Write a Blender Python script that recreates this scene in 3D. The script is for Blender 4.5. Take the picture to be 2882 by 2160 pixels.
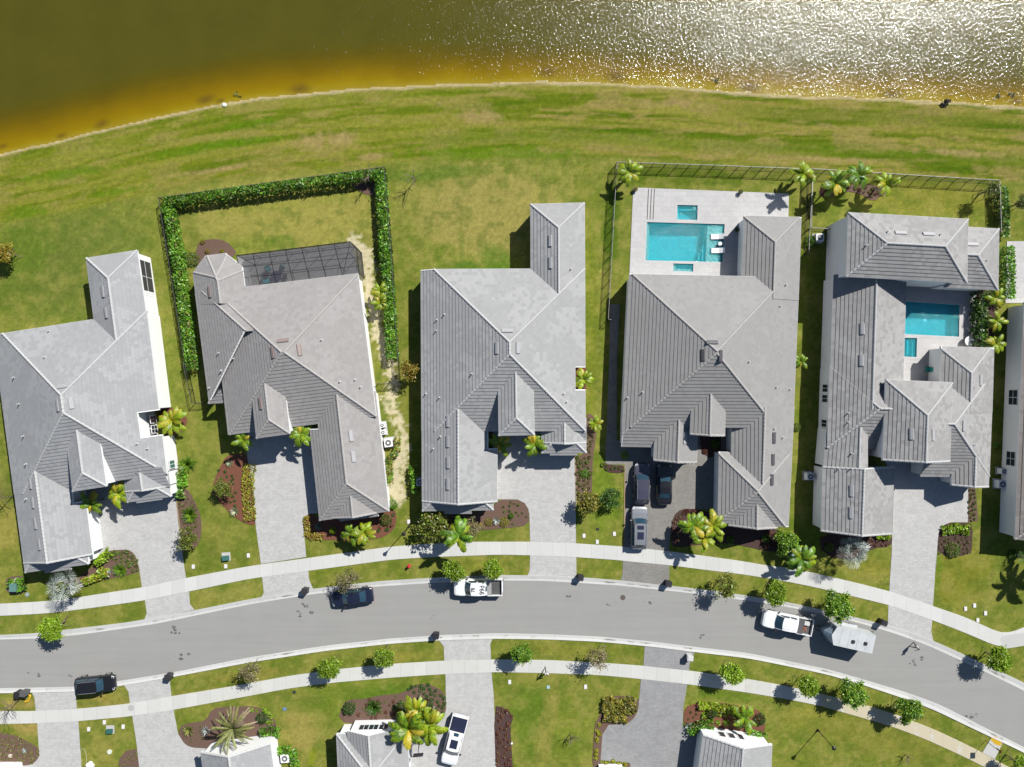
import bpy, math, random
import numpy as np
from mathutils import Vector, Matrix
from mathutils.geometry import tessellate_polygon
R = math.radians
random.seed(7); NR = np.random.default_rng(7)
for o in list(bpy.data.objects): bpy.data.objects.remove(o)
SC = bpy.context.scene; COL = SC.collection

# ---------------------------------------------------------------- camera, sky, sun, exposure
CAM_H = 85.0                      # drone height (m)
MPP = 0.0422                      # metres on the ground per photograph pixel
cam = bpy.data.cameras.new('camera'); camo = bpy.data.objects.new('camera', cam); COL.objects.link(camo)
camo.location = (0, 0, CAM_H); camo.rotation_euler = (0, 0, 0)
cam.sensor_width = 36; cam.lens = 36 * (CAM_H / MPP) / 2882.0
cam.clip_start = 1; cam.clip_end = 2000
SC.camera = camo
SUN_DIR = Vector((0.68, 0.78, 1.0)).normalized()
SUN_EL = math.asin(SUN_DIR.z); SUN_AZ = math.atan2(SUN_DIR.x, SUN_DIR.y)
w = bpy.data.worlds.new('World'); SC.world = w; w.use_nodes = True
nt = w.node_tree; bg = nt.nodes['Background']
sky = nt.nodes.new('ShaderNodeTexSky'); sky.sky_type = 'NISHITA'; sky.sun_disc = False
sky.sun_elevation = SUN_EL; sky.sun_rotation = SUN_AZ; sky.ozone_density = 3.0; sky.dust_density = .5
nt.links.new(sky.outputs[0], bg.inputs[0]); bg.inputs[1].default_value = 0.05
sl = bpy.data.lights.new('sun', 'SUN'); sl.energy = 4.4; sl.angle = R(0.5); sl.color = (1.0, 0.97, 0.92)
so = bpy.data.objects.new('sun', sl); COL.objects.link(so)
so.rotation_euler = SUN_DIR.to_track_quat('Z', 'Y').to_euler(); so.location = SUN_DIR * 150
SC.view_settings.view_transform = 'Standard'; SC.view_settings.look = 'None'
SC.view_settings.exposure = 0.62; SC.view_settings.gamma = 1.0; SC.view_settings.use_curve_mapping = False
SC.cycles.max_bounces = 5; SC.cycles.diffuse_bounces = 1; SC.cycles.glossy_bounces = 2
SC.cycles.transparent_max_bounces = 12; SC.cycles.caustics_reflective = False; SC.cycles.caustics_refractive = False

# ---------------------------------------------------------------- coordinates: survey of the place
CR = {'A': (0, 650, 3.3167), 'B': (0, 1100, 3.3167), 'C': (400, 450, 2.764), 'D': (500, 1000, 2.763), 'E': (1100, 450, 2.763),
      'F': (1100, 1000, 2.763), 'G': (1650, 430, 2.763), 'H': (1650, 1000, 2.763), 'I': (2250, 430, 2.763), 'J': (2250, 1000, 2.763),
      'K': (0, 1560, 2.763), 'L': (700, 1560, 2.763), 'M': (1400, 1560, 2.763), 'N': (2100, 1560, 2.763), 'T': (0, 0, 1.0), 'O': (0, 0, 0.7675)}
def P(s):
    out = []; cur = 'T'
    for t in s.replace(';', ' ').split():
        if t in CR: cur = t; continue
        x, y = t.split(','); ox, oy, k = CR[cur]
        out.append((ox + float(x) / k, oy + float(y) / k))
    return out
def W(p, h=0.0):
    f = MPP * (1 - h / CAM_H)
    return ((p[0] - 1441) * f, -(p[1] - 1080) * f)
def WP(s, h=0.0): return [W(p, h) for p in P(s)]
def W1(s, h=0.0): return W(P(s)[0], h)
def lin(c): c = c / 255.0; return c / 12.92 if c <= 0.04045 else ((c + 0.055) / 1.055) ** 2.4
GAIN = 1.75
def S(r, g, b, k=1.0): return tuple(lin(v) / GAIN * k for v in (r, g, b))

# ---------------------------------------------------------------- object helpers
ORG = {}
def tag(o, label=None, cat=None, group=None, kind=None):
    if label: o['label'] = label
    if cat: o['category'] = cat
    if group: o['group'] = group
    if kind: o['kind'] = kind
    return o
def empty(name, loc, label, cat, group=None, rz=0):
    o = bpy.data.objects.new(name, None); COL.objects.link(o); o.location = loc; o.rotation_euler = (0, 0, rz)
    o.empty_display_size = .2
    ORG[o.name] = Vector(loc); return tag(o, label, cat, group)
def link(name, me, parent=None, loc=(0, 0, 0), rot=(0, 0, 0), scale=None):
    o = bpy.data.objects.new(name, me); COL.objects.link(o); o.location = loc; o.rotation_euler = rot
    if scale: o.scale = scale
    if parent: o.parent = parent
    return o
class MB:
    def __init__(s): s.v = []; s.f = []; s.uv = []; s.c = []; s.m = []
    def poly(s, pts, uv=None, col=None, mi=0):
        n = len(s.v); s.v += [tuple(p) for p in pts]; s.f.append(tuple(range(n, n + len(pts))))
        s.uv.append(uv); s.c.append(col); s.m.append(mi)
    def box(s, c, d, rz=0, mi=0, taper=1.0):
        cx, cy, cz = c; a, b, h = d[0] / 2, d[1] / 2, d[2] / 2; q = []
        for z, k in ((-h, 1), (h, taper)):
            for x, y in ((-a, -b), (a, -b), (a, b), (-a, b)):
                x, y = x * k, y * k
                q.append((cx + x * math.cos(rz) - y * math.sin(rz), cy + x * math.sin(rz) + y * math.cos(rz), cz + z))
        for f in ((3, 2, 1, 0), (4, 5, 6, 7), (0, 1, 5, 4), (1, 2, 6, 5), (2, 3, 7, 6), (3, 0, 4, 7)):
            s.poly([q[i] for i in f], mi=mi)
    def tube(s, pts, rad, n=6, mi=0, cap=True):
        pts = [Vector(p) for p in pts]; rad = rad if isinstance(rad, (list, tuple)) else [rad] * len(pts); rings = []
        for i, p in enumerate(pts):
            d = (pts[min(i + 1, len(pts) - 1)] - pts[max(i - 1, 0)]).normalized()
            a = d.orthogonal().normalized(); b = d.cross(a)
            if i and rings:
                ref = rings[-1][0] - pts[i - 1]; a = (ref - d * ref.dot(d))
                a = a.normalized() if a.length > 1e-6 else d.orthogonal().normalized(); b = d.cross(a)
            rings.append([p + (a * math.cos(2 * math.pi * k / n) + b * math.sin(2 * math.pi * k / n)) * rad[i] for k in range(n)])
        for i in range(len(rings) - 1):
            for k in range(n):
                k2 = (k + 1) % n; s.poly([rings[i][k], rings[i][k2], rings[i + 1][k2], rings[i + 1][k]], mi=mi)
        if cap: s.poly(rings[-1], mi=mi); s.poly(rings[0][::-1], mi=mi)
    def cyl(s, c, r, h, n=16, axis='z', mi=0, r2=None):
        r2 = r if r2 is None else r2; c = Vector(c)
        ax = {'z': Vector((0, 0, 1)), 'x': Vector((1, 0, 0)), 'y': Vector((0, 1, 0))}[axis]
        a = ax.orthogonal().normalized(); b = ax.cross(a)
        lo = [c - ax * h / 2 + (a * math.cos(2 * math.pi * k / n) + b * math.sin(2 * math.pi * k / n)) * r for k in range(n)]
        hi = [c + ax * h / 2 + (a * math.cos(2 * math.pi * k / n) + b * math.sin(2 * math.pi * k / n)) * r2 for k in range(n)]
        for k in range(n):
            k2 = (k + 1) % n; s.poly([lo[k], lo[k2], hi[k2], hi[k]], mi=mi)
        s.poly(hi, mi=mi); s.poly(lo[::-1], mi=mi)
    def mesh(s, name, mats, smooth=False, off=None):
        me = bpy.data.meshes.new(name)
        v = [(a[0] - off[0], a[1] - off[1], a[2] - off[2]) for a in s.v] if off else s.v
        me.from_pydata(v, [], s.f); me.update()
        if not isinstance(mats, (list, tuple)): mats = [mats]
        for m in mats: me.materials.append(m)
        if len(mats) > 1: me.polygons.foreach_set('material_index', s.m)
        if any(u is not None for u in s.uv):
            L = me.uv_layers.new(name='UVMap'); a = []
            for f, u in zip(s.f, s.uv):
                for i in range(len(f)): a += list(u[i]) if u else [0.0, 0.0]
            L.data.foreach_set('uv', a)
        if any(c is not None for c in s.c):
            at = me.color_attributes.new('Col', 'FLOAT_COLOR', 'CORNER'); a = []
            for f, c in zip(s.f, s.c):
                c = c or (.1, .2, .05); a += [c[0], c[1], c[2], 1.0] * len(f)
            at.data.foreach_set('color', a)
        if smooth: me.polygons.foreach_set('use_smooth', [True] * len(me.polygons))
        return me
    def build(s, name, mats, parent=None, smooth=False, world=False):
        off = tuple(ORG[parent.name]) if (parent is not None and world) else None
        return link(name, s.mesh(name, mats, smooth, off), parent)
def fast(name, V, F, mat, col=None, uv=None, smooth=False):
    V = np.asarray(V, np.float32); F = np.asarray(F, np.int32); me = bpy.data.meshes.new(name); k = F.shape[1]
    me.vertices.add(len(V)); me.vertices.foreach_set('co', V.ravel())
    me.loops.add(F.size); me.loops.foreach_set('vertex_index', F.ravel())
    me.polygons.add(len(F)); me.polygons.foreach_set('loop_start', np.arange(0, F.size, k, dtype=np.int32))
    me.polygons.foreach_set('loop_total', np.full(len(F), k, np.int32)); me.update(calc_edges=True)
    me.materials.append(mat)
    if col is not None:   # per vertex or per face
        if len(col) == len(V): at = me.color_attributes.new('Col', 'FLOAT_COLOR', 'POINT'); a = col
        else: at = me.color_attributes.new('Col', 'FLOAT_COLOR', 'CORNER'); a = np.repeat(col, k, axis=0)
        a = np.concatenate([a, np.ones((len(a), 1))], 1); at.data.foreach_set('color', a.astype(np.float32).ravel())
    if uv is not None:
        L = me.uv_layers.new(name='UVMap'); L.data.foreach_set('uv', np.asarray(uv, np.float32).ravel())
    if smooth: me.polygons.foreach_set('use_smooth', [True] * len(F))
    me.validate(); return me

# ---------------------------------------------------------------- materials
def nodes(name):
    m = bpy.data.materials.new(name); m.use_nodes = True; t = m.node_tree; b = t.nodes['Principled BSDF']; return m, t, b
def N(t, typ, **kw):
    n = t.nodes.new(typ)
    for k, v in kw.items():
        if k.startswith('i_'):
            key = k[2:]; key = int(key) if key.isdigit() else key; n.inputs[key].default_value = v
        else: setattr(n, k, v)
    return n
def L(t, a, b): t.links.new(a, b)
def mth(t, op, a, b=None, c=None):
    n = t.nodes.new('ShaderNodeMath'); n.operation = op
    for i, v in enumerate((a, b, c)):
        if v is None: continue
        if hasattr(v, 'default_value') or hasattr(v, 'is_linked'): L(t, v, n.inputs[i])
        else: n.inputs[i].default_value = v
    return n.outputs[0]
def mixc(t, fac, a, b, mode='MIX'):
    n = t.nodes.new('ShaderNodeMix'); n.data_type = 'RGBA'; n.blend_type = mode
    for i, v in ((0, fac), (6, a), (7, b)):
        if isinstance(v, (int, float)): n.inputs[i].default_value = v
        elif isinstance(v, tuple): n.inputs[i].default_value = (*v[:3], 1)
        else: L(t, v, n.inputs[i])
    return n.outputs[2]
def ramp(t, f, lo, hi):
    n = N(t, 'ShaderNodeMapRange', i_1=lo, i_2=hi, i_3=0.0, i_4=1.0); L(t, f, n.inputs[0]); return n.outputs[0]
def noise(t, vec, scale, detail=3, rough=.55):
    n = N(t, 'ShaderNodeTexNoise', i_Scale=scale, i_Detail=detail, i_Roughness=rough)
    if vec is not None: L(t, vec, n.inputs['Vector'])
    return n.outputs[0]
def pos(t, obj=False):
    if obj: return t.nodes.new('ShaderNodeTexCoord').outputs['Object']
    return t.nodes.new('ShaderNodeNewGeometry').outputs['Position']
def basic(name, col, rough=.7, metal=0.0, spec=.5, n1=(2.0, .12), n2=(30.0, .08), obj=False, coat=0.0):
    m, t, b = nodes(name); p = pos(t, obj); c = col
    dark = tuple(v * .55 for v in col); lite = tuple(min(1, v * 1.3) for v in col)
    f = ramp(t, noise(t, p, n1[0]), .3, .7); c = mixc(t, n1[1], col, mixc(t, f, dark, lite))
    f2 = ramp(t, noise(t, p, n2[0], 2), .3, .7); c = mixc(t, n2[1], c, mixc(t, f2, dark, lite))
    L(t, c, b.inputs['Base Color']); b.inputs['Roughness'].default_value = rough; b.inputs['Metallic'].default_value = metal
    b.inputs['Specular IOR Level'].default_value = spec; b.inputs['Coat Weight'].default_value = coat
    return m
def leafmat(name, k=1.0):
    m, t, b = nodes(name); a = N(t, 'ShaderNodeAttribute', attribute_name='Col')
    oi = t.nodes.new('ShaderNodeObjectInfo')
    f = mth(t, 'MULTIPLY_ADD', oi.outputs['Random'], .35, .82 * k)
    c = mixc(t, 1.0, a.outputs['Color'], (1, 1, 1), 'MULTIPLY'); vm = t.nodes.new('ShaderNodeVectorMath'); vm.operation = 'SCALE'
    L(t, c, vm.inputs[0]); L(t, f, vm.inputs['Scale'])
    t.nodes.remove(b); d = N(t, 'ShaderNodeBsdfDiffuse'); tr = N(t, 'ShaderNodeBsdfTranslucent'); gl = N(t, 'ShaderNodeBsdfGlossy', i_Roughness=.45)
    L(t, vm.outputs[0], d.inputs[0]); L(t, vm.outputs[0], tr.inputs[0]); gl.inputs[0].default_value = (1, 1, 1, 1)
    mx = N(t, 'ShaderNodeMixShader', i_0=.32); L(t, d.outputs[0], mx.inputs[1]); L(t, tr.outputs[0], mx.inputs[2])
    mx2 = N(t, 'ShaderNodeMixShader', i_0=.035); L(t, mx.outputs[0], mx2.inputs[1]); L(t, gl.outputs[0], mx2.inputs[2])
    L(t, mx2.outputs[0], t.nodes['Material Output'].inputs[0]); return m
def tilemat(name, col, patch=.15, var=.10, warm=(1.0, 1.0, 1.0), seed=0.0):
    m, t, b = nodes(name); uv = N(t, 'ShaderNodeUVMap', uv_map='UVMap'); sp = t.nodes.new('ShaderNodeSeparateXYZ'); L(t, uv.outputs[0], sp.inputs[0])
    v = mth(t, 'FLOOR', mth(t, 'DIVIDE', sp.outputs[1], .38)); st = mth(t, 'MULTIPLY', mth(t, 'MODULO', v, 2.0), .5)
    uu = mth(t, 'ADD', mth(t, 'DIVIDE', sp.outputs[0], .42), st); u = mth(t, 'FLOOR', uu)
    cb = t.nodes.new('ShaderNodeCombineXYZ'); L(t, u, cb.inputs[0]); L(t, v, cb.inputs[1]); cb.inputs[2].default_value = seed
    wn = N(t, 'ShaderNodeTexWhiteNoise', noise_dimensions='3D'); L(t, cb.outputs[0], wn.inputs['Vector'])
    c = mixc(t, wn.outputs['Value'], tuple(x * (1 - var) for x in col), tuple(x * (1 + var) for x in col))
    # batches of paler tiles, snapped to the tile grid
    big = ramp(t, noise(t, cb.outputs[0], .09, 3, .6), .5, .515)
    wn2 = mth(t, 'GREATER_THAN', wn.outputs['Value'], .25); big = mth(t, 'MULTIPLY', big, wn2)
    c = mixc(t, mth(t, 'MULTIPLY', big, patch), c, (.9, .9, .88))
    big2 = ramp(t, noise(t, cb.outputs[0], .05, 2, .5), .57, .585)
    c = mixc(t, mth(t, 'MULTIPLY', big2, patch * 1.6), c, tuple(x * .7 * y for x, y in zip(col, warm)))
    p = pos(t); st1 = ramp(t, noise(t, p, .5, 4, .6), .35, .75); c = mixc(t, mth(t, 'MULTIPLY', st1, .14), c, tuple(x * .72 * y for x, y in zip(col, warm)))
    j = mth(t, 'LESS_THAN', mth(t, 'FRACT', uu), .045); c = mixc(t, mth(t, 'MULTIPLY', j, .35), c, tuple(x * .4 for x in col))
    g = ramp(t, noise(t, p, 14, 3, .6), .3, .7); c = mixc(t, .16, c, mixc(t, g, tuple(x * .6 for x in col), tuple(x * 1.35 for x in col)))
    L(t, c, b.inputs['Base Color']); b.inputs['Roughness'].default_value = .75; b.inputs['Specular IOR Level'].default_value = .3
    return m
def pavermat(name, col, var=.10, blotch=.2, sz=.24):
    m, t, b = nodes(name); p = pos(t); br = N(t, 'ShaderNodeTexBrick', i_Scale=1.0); L(t, p, br.inputs['Vector'])
    br.inputs['Brick Width'].default_value = sz * 1.5; br.inputs['Row Height'].default_value = sz; br.inputs['Mortar Size'].default_value = .012
    br.inputs['Color1'].default_value = (*[x * (1 - var) for x in col], 1); br.inputs['Color2'].default_value = (*[x * (1 + var) for x in col], 1)
    br.inputs['Mortar'].default_value = (*[x * .72 for x in col], 1)
    f = ramp(t, noise(t, p, .9, 5, .62), .32, .7); c = mixc(t, blotch, br.outputs[0], mixc(t, f, tuple(x * .6 for x in col), tuple(x * 1.35 for x in col)))
    f = ramp(t, noise(t, p, 5.5, 3, .6), .35, .65); c = mixc(t, blotch * .9, c, mixc(t, f, tuple(x * .65 for x in col), tuple(x * 1.3 for x in col)))
    L(t, c, b.inputs['Base Color']); b.inputs['Roughness'].default_value = .85; b.inputs['Specular IOR Level'].default_value = .25; return m
M = {}
M['white_wall'] = basic('white_stucco', (.80, .80, .79), .85, n1=(.6, .05), n2=(12, .05))
M['trim'] = basic('trim_grey', (.52, .52, .52), .6)
M['trim_white'] = basic('trim_white', (.78, .78, .77), .6)
M['cap'] = basic('ridge_cap_tile', (.40, .40, .395), .8, n1=(3, .2))
M['cap_warm'] = basic('ridge_cap_tile_warm', (.34, .325, .31), .8, n1=(3, .2))
M['cap_pale'] = basic('ridge_cap_tile_pale', (.42, .42, .415), .8, n1=(3, .15))
M['tile1'] = tilemat('roof_tile_pale', (.285, .288, .292), .055, .05, seed=1)
M['tile2'] = tilemat('roof_tile_warm', (.265, .255, .248), .03, .06, (1.0, .95, .9), seed=2)
M['tile3'] = tilemat('roof_tile_light', (.29, .291, .289), .06, .05, seed=3)
M['tile4'] = tilemat('roof_tile_greige', (.25, .244, .237), .02, .045, seed=4)
M['tile5'] = tilemat('roof_tile_mixed', (.262, .258, .252), .06, .10, (1, .93, .9), seed=5)
M['tile6'] = tilemat('roof_tile_brown', (.20, .18, .165), .05, .06, seed=6)
M['glass'] = basic('window_glass', (.02, .03, .04), .08, spec=.8, n1=(1, .1))
M['glass_teal'] = basic('window_glass_teal', (.06, .16, .14), .1, spec=.8)
M['screen'] = basic('porch_screen', (.045, .045, .05), .6)
M['frame_white'] = basic('window_frame', (.8, .8, .8), .4)
M['black_metal'] = basic('black_metal', (.018, .018, .018), .45, .3)
M['rail_metal'] = basic('fence_rail_metal', (.16, .16, .15), .35, .4)
M['sunlit_rail'] = basic('fence_rail_sunlit', (.34, .34, .33), .35, .2)  # dark rail lightened in its base colour to carry the sun's reflection
M['leaf'] = leafmat('foliage'); M['leaf_dark'] = leafmat('foliage_dark', .6)
M['bark'] = basic('bark', (.16, .12, .09), .9, n1=(6, .4)); M['palm_bark'] = basic('palm_bark', (.24, .21, .17), .9, n1=(5, .4))
M['paver'] = pavermat('paver_grey', S(219, 218, 215)); M['paver_mid'] = pavermat('paver_mid_grey', S(176, 176, 176), .12, .28)
M['paver_dark'] = pavermat('paver_dark', S(160, 157, 151), .12, .45)
M['deck'] = pavermat('pool_deck_stone', S(226, 224, 222), .05, .14, .6)
M['mulch'] = basic('mulch', S(128, 100, 86), .95, n1=(4, .5), n2=(22, .75))
M['mulch_red'] = basic('mulch_red', S(140, 88, 66), .95, n1=(4, .4), n2=(22, .7))
M['mulch_dark'] = basic('mulch_dark', S(92, 66, 60), .95, n1=(4, .4), n2=(22, .7))
M['edging'] = basic('bed_edging', S(185, 160, 125), .9)
# ---------------------------------------------------------------- ground, lake
def vnoise(x, y, seed):
    r = np.random.default_rng(seed); n = 256; g = r.random((n, n)); xi = np.floor(x).astype(int); yi = np.floor(y).astype(int)
    fx = x - xi; fy = y - yi; fx = fx * fx * (3 - 2 * fx); fy = fy * fy * (3 - 2 * fy); a = g[xi % n, yi % n]; b = g[(xi + 1) % n, yi % n]
    c = g[xi % n, (yi + 1) % n]; d = g[(xi + 1) % n, (yi + 1) % n]; return (a * (1 - fx) + b * fx) * (1 - fy) + (c * (1 - fx) + d * fx) * fy
def fbm(x, y, seed, o=4):
    s = 0; a = .5; t = 0
    for i in range(o): s = s + a * vnoise(x * 2 ** i, y * 2 ** i, seed + i); t += a; a *= .55
    return s / t
SH = np.array([(-900, 820), (-500, 590), (-200, 475), (0, 432.5), (130, 406), (260, 371), (390, 341), (456, 326), (586, 297), (717, 276), (847, 263), (977, 251.5), (1107, 243.5),
               (1238, 236), (1368, 232), (1498, 229), (1629, 230.5), (1759, 236), (1889, 243.5), (2020, 254), (2150, 263), (2280, 270), (2410, 275), (2541, 279), (2671, 285), (2801, 294.5), (2882, 301), (3100, 325), (3500, 400), (4000, 540)], float)
def smooth1(xs, ys, lo, hi, n=1400, k=25):
    X = np.linspace(lo, hi, n); Y = np.interp(X, xs, ys); ker = np.exp(-np.linspace(-2, 2, 2 * k + 1) ** 2); ker /= ker.sum()
    Yp = np.concatenate([Y[0] + (Y[1] - Y[0]) * np.arange(-k, 0), Y, Y[-1] + (Y[-1] - Y[-2]) * np.arange(1, k + 1)]); return X, np.convolve(Yp, ker, 'valid')
_sx, _sy = smooth1(SH[:, 0], SH[:, 1], -900, 4000, 4000, 45)
def shore(x): return np.interp(x, _sx, _sy) + 2.5 * (vnoise(x / 22 + 50, x * 0 + 3.3, 5) - .5) + 5 * (vnoise(x / 90 + 50, x * 0 + 9.3, 6) - .5)
def srgb(*c): return np.array([lin(v) / GAIN for v in c])
POOLS = [P('G 472,541 1075,558 1058,852 460,838'), P('G 708,408 865,412 862,525 706,522'), P('G 678,846 832,854 830,926 675,922'),
         P('I 790,1156 1242,1185 1238,1432 788,1410'), P('I 780,1440 912,1443 908,1590 778,1585')]
def inside(poly, x, y):
    r = np.zeros(x.shape, bool); n = len(poly)
    for i in range(n):
        x1, y1 = poly[i]; x2, y2 = poly[(i + 1) % n]; c = ((y1 > y) != (y2 > y)); 
        if y1 == y2: continue
        r ^= c & (x < (x2 - x1) * (y - y1) / (y2 - y1) + x1)
    return r
def blob(x, y, cx, cy, rx, ry, ang=0, soft=.5, seed=0, amp=.5):
    a = R(ang); dx = x - cx; dy = y - cy; u = (dx * math.cos(a) + dy * math.sin(a)) / rx; v = (-dx * math.sin(a) + dy * math.cos(a)) / ry
    d = np.sqrt(u * u + v * v) + amp * (fbm(x / 25 + 9, y / 25 + 9, seed + 300) - .5) * 2
    return np.clip((1 - d) / soft, 0, 1)
def seg_d(x, y, pts):
    best = np.full(x.shape, 1e9)
    for (x1, y1), (x2, y2) in zip(pts[:-1], pts[1:]):
        t = np.clip(((x - x1) * (x2 - x1) + (y - y1) * (y2 - y1)) / ((x2 - x1) ** 2 + (y2 - y1) ** 2), 0, 1)
        best = np.minimum(best, np.hypot(x - x1 - t * (x2 - x1), y - y1 - t * (y2 - y1)))
    return best
def land_colour(x, y):
    sv = y - shore(x)
    G1, G2, G3, DRY, TAN = srgb(92, 122, 34), srgb(122, 138, 56), srgb(146, 152, 76), srgb(170, 162, 100), srgb(178, 158, 116)
    n = fbm(x / 60, y / 60, 11); n2 = fbm(x / 14, y / 14, 21); C = np.zeros(x.shape + (3,))
    def mix(C, c, f): f = np.clip(f, 0, 1)[..., None]; return C * (1 - f) + c * f
    C[:] = G2; C = mix(C, G3, (n - .38) * 2.6); C = mix(C, DRY, (n2 - .5) * 1.6)
    # lake bank: mown in long curved streaks
    edge = np.interp(x, [0, 456, 560, 1080, 1100, 1500, 1735, 2882], [640, 548, 520, 470, 460, 455, 450, 520])
    st = fbm(x / 260 + .003 * sv, sv / 15, 31, 4); st2 = fbm(x / 90, sv / 9, 41, 3); m = np.clip((edge - y) / 14, 0, 1)
    B = np.zeros_like(C); B[:] = srgb(112, 128, 32); B = mix(B, srgb(150, 150, 72), (st - .44) * 5.0); B = mix(B, srgb(82, 112, 12), (.45 - st) * 4.5)
    B = mix(B, srgb(158, 148, 88), (st2 - .53) * 5); B = mix(B, srgb(172, 154, 108), np.clip((fbm(x / 95, sv / 30, 47, 4) - .55) * 5, 0, .5))
    k = np.clip((1700 - x) / 500, 0, 1); B = mix(B, srgb(134, 148, 40), .35 * k)
    B = mix(B, srgb(84, 112, 14), np.exp(-((sv - 55) / 22) ** 2) * .5 * np.clip((x - 1900) / 300, 0, 1)); B = mix(B, srgb(96, 128, 20), np.exp(-((sv - 155) / 22) ** 2) * .55 * np.clip((x - 1100) / 200, 0, 1))
    for cx, cy, rx, ry, a in ((560, 420, 190, 16, -9), (680, 400, 170, 14, -5), (180, 490, 150, 18, -9), (700, 350, 110, 14, -8), (1400, 435, 350, 26, 1), (330, 540, 120, 12, -9), (60, 600, 90, 30, -9)):
        B = mix(B, srgb(96, 136, 14), blob(x, y, cx, cy, rx, ry, a, .6, int(cx), .6) * .7)
    for cx, cy, rx, ry, a in ((960, 390, 70, 30, -6), (1050, 440, 60, 10, -4), (870, 400, 60, 26, -8), (1360, 330, 90, 20, 0), (600, 480, 120, 10, -9), (1900, 290, 90, 16, 2), (2350, 450, 200, 10, 3), (2700, 430, 150, 14, 3), (1240, 292, 9, 8, 0), (960, 380, 18, 7, 0)):
        B = mix(B, TAN, blob(x, y, cx, cy, rx, ry, a, .6, int(cx), .6) * .7)
    C = C * (1 - m[..., None]) + B * m[..., None]
    lands = [ # yards: polygon-ish blobs of their own turf
        (250, 760, 300, 190, -8, (118, 134, 62), 1.0), (60, 700, 120, 90, -8, (106, 132, 48), .7), (470, 900, 60, 500, -6, (134, 146, 66), .9),
        (800, 620, 330, 150, -7, (168, 166, 92), .95), (700, 700, 90, 60, 0, (122, 144, 52), .5), (860, 560, 300, 30, -7, (150, 158, 74), .5), (800, 685, 60, 30, 0, (92, 130, 40), .7),
        (1380, 600, 260, 150, 0, (166, 160, 96), .95), (1650, 900, 40, 500, 0, (130, 142, 54), .9), (1200, 490, 200, 24, -3, (98, 130, 46), .7), (1320, 770, 60, 40, 20, (86, 124, 44), .8), (1390, 730, 50, 55, -30, (100, 132, 50), .75),
        (1300, 700, 10, 60, 0, (96, 124, 44), .5), (1420, 760, 50, 30, 10, (88, 126, 36), .7),
        (1950, 500, 290, 28, 2, (96, 120, 34), .85), (1720, 640, 30, 170, 2, (88, 118, 34), .9), (2600, 560, 240, 60, 3, (140, 144, 62), .9), (2330, 560, 60, 60, 0, (104, 128, 42), .7),
        (560, 1330, 90, 200, 10, (134, 144, 68), .8), (560, 1480, 60, 130, 20, (110, 134, 48), .6), (600, 1500, 50, 60, 0, (158, 156, 84), .6),
        (1150, 1230, 40, 240, 0, (128, 138, 58), .8), (1700, 1400, 50, 150, 0, (124, 150, 52), .8), (2180, 1500, 200, 60, 8, (112, 136, 46), .8),
        (2450, 1600, 60, 40, 0, (150, 150, 66), .6), (2700, 1620, 110, 110, 0, (138, 142, 56), .8), (2640, 1600, 16, 90, 0, (92, 134, 24), .6),
        (1500, 2020, 90, 120, 0, (104, 136, 42), .7), (1600, 2060, 60, 120, 0, (128, 146, 56), .7), (1540, 2040, 30, 150, 10, (168, 160, 92), .55),
        (1000, 1960, 160, 90, -8, (118, 142, 50), .7), (840, 2060, 60, 70, 0, (176, 164, 98), .7), (880, 2130, 12, 30, 10, (150, 166, 30), .6), (1100, 1960, 130, 40, -6, (102, 134, 46), .8),
        (2420, 2040, 300, 90, 18, (138, 142, 64), .7), (2600, 1900, 200, 30, 25, (140, 138, 64), .8), (2260, 2020, 60, 50, 0, (150, 154, 70), .6), (2040, 1960, 140, 20, 6, (98, 132, 40), .7),
        (300, 1990, 100, 40, 0, (158, 152, 84), .8), (290, 2120, 60, 60, 0, (160, 158, 84), .7), (60, 1980, 60, 20, 0, (176, 158, 98), .8), (80, 2050, 60, 25, 20, (178, 160, 100), .8),
        (250, 1960, 80, 20, 0, (168, 156, 84), .8), (560, 1960, 200, 22, -8, (164, 152, 84), .7), (720, 1900, 160, 22, -8, (152, 148, 76), .7), (400, 1940, 40, 30, 0, (190, 164, 110), .5), (1120, 1850, 140, 20, -4, (150, 150, 72), .8), (1600, 1830, 180, 20, 2, (136, 142, 62), .8),
        (120, 1770, 200, 20, -4, (132, 146, 70), .8), (640, 1640, 90, 22, -8, (130, 146, 66), .7), (900, 1610, 120, 16, -6, (134, 146, 58), .7), (1340, 1590, 120, 20, 0, (140, 148, 62), .7), (560, 1690, 60, 14, -8, (150, 152, 74), .6),
        (950, 1010, 60, 240, -4, (140, 146, 64), .7), (20, 1480, 40, 130, 0, (168, 162, 88), .7), (30, 1380, 40, 60, 0, (98, 118, 50), .7)]
    for i, (cx, cy, rx, ry, a, c, f) in enumerate(lands):
        C = mix(C, srgb(*c), blob(x, y, cx, cy, rx, ry, a, .45, i * 7, .35) * f * (1 - m))
    mot = fbm(x / 7, y / 7, 77, 4); C = C * (1 + .55 * (mot - .5))[..., None]
    mot = fbm(x / 30, y / 30, 87, 4); C = mix(C, srgb(168, 164, 96), np.clip((mot - .56) * 3, 0, .35) * (1 - m)); C = mix(C, srgb(92, 120, 40), np.clip((.44 - mot) * 4, 0, .4) * (1 - m))
    # washed out sandy trail beside the second house
    sp = P('C 1640,640 1730,760 1740,860 1770,1060 1790,1150 1830,1290 1870,1450 1900,1580; D 1640,60 1670,180 1650,350 1690,480 1750,600 1745,720 1680,880 1690,1000 1700,1110')
    wd = 9 + 16 * fbm(x / 40, y / 40, 55); d = seg_d(x, y, sp); wd = wd + 12 * np.exp(-((y - 1340) / 90) ** 2) + 12 * np.exp(-((y - 730) / 60) ** 2)
    f = np.clip((wd * 1.15 - d) / 14 + 4.2 * (fbm(x / 9, y / 9, 65) - .52), 0, 1); C = mix(C, srgb(232, 224, 204), f * .92)
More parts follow.
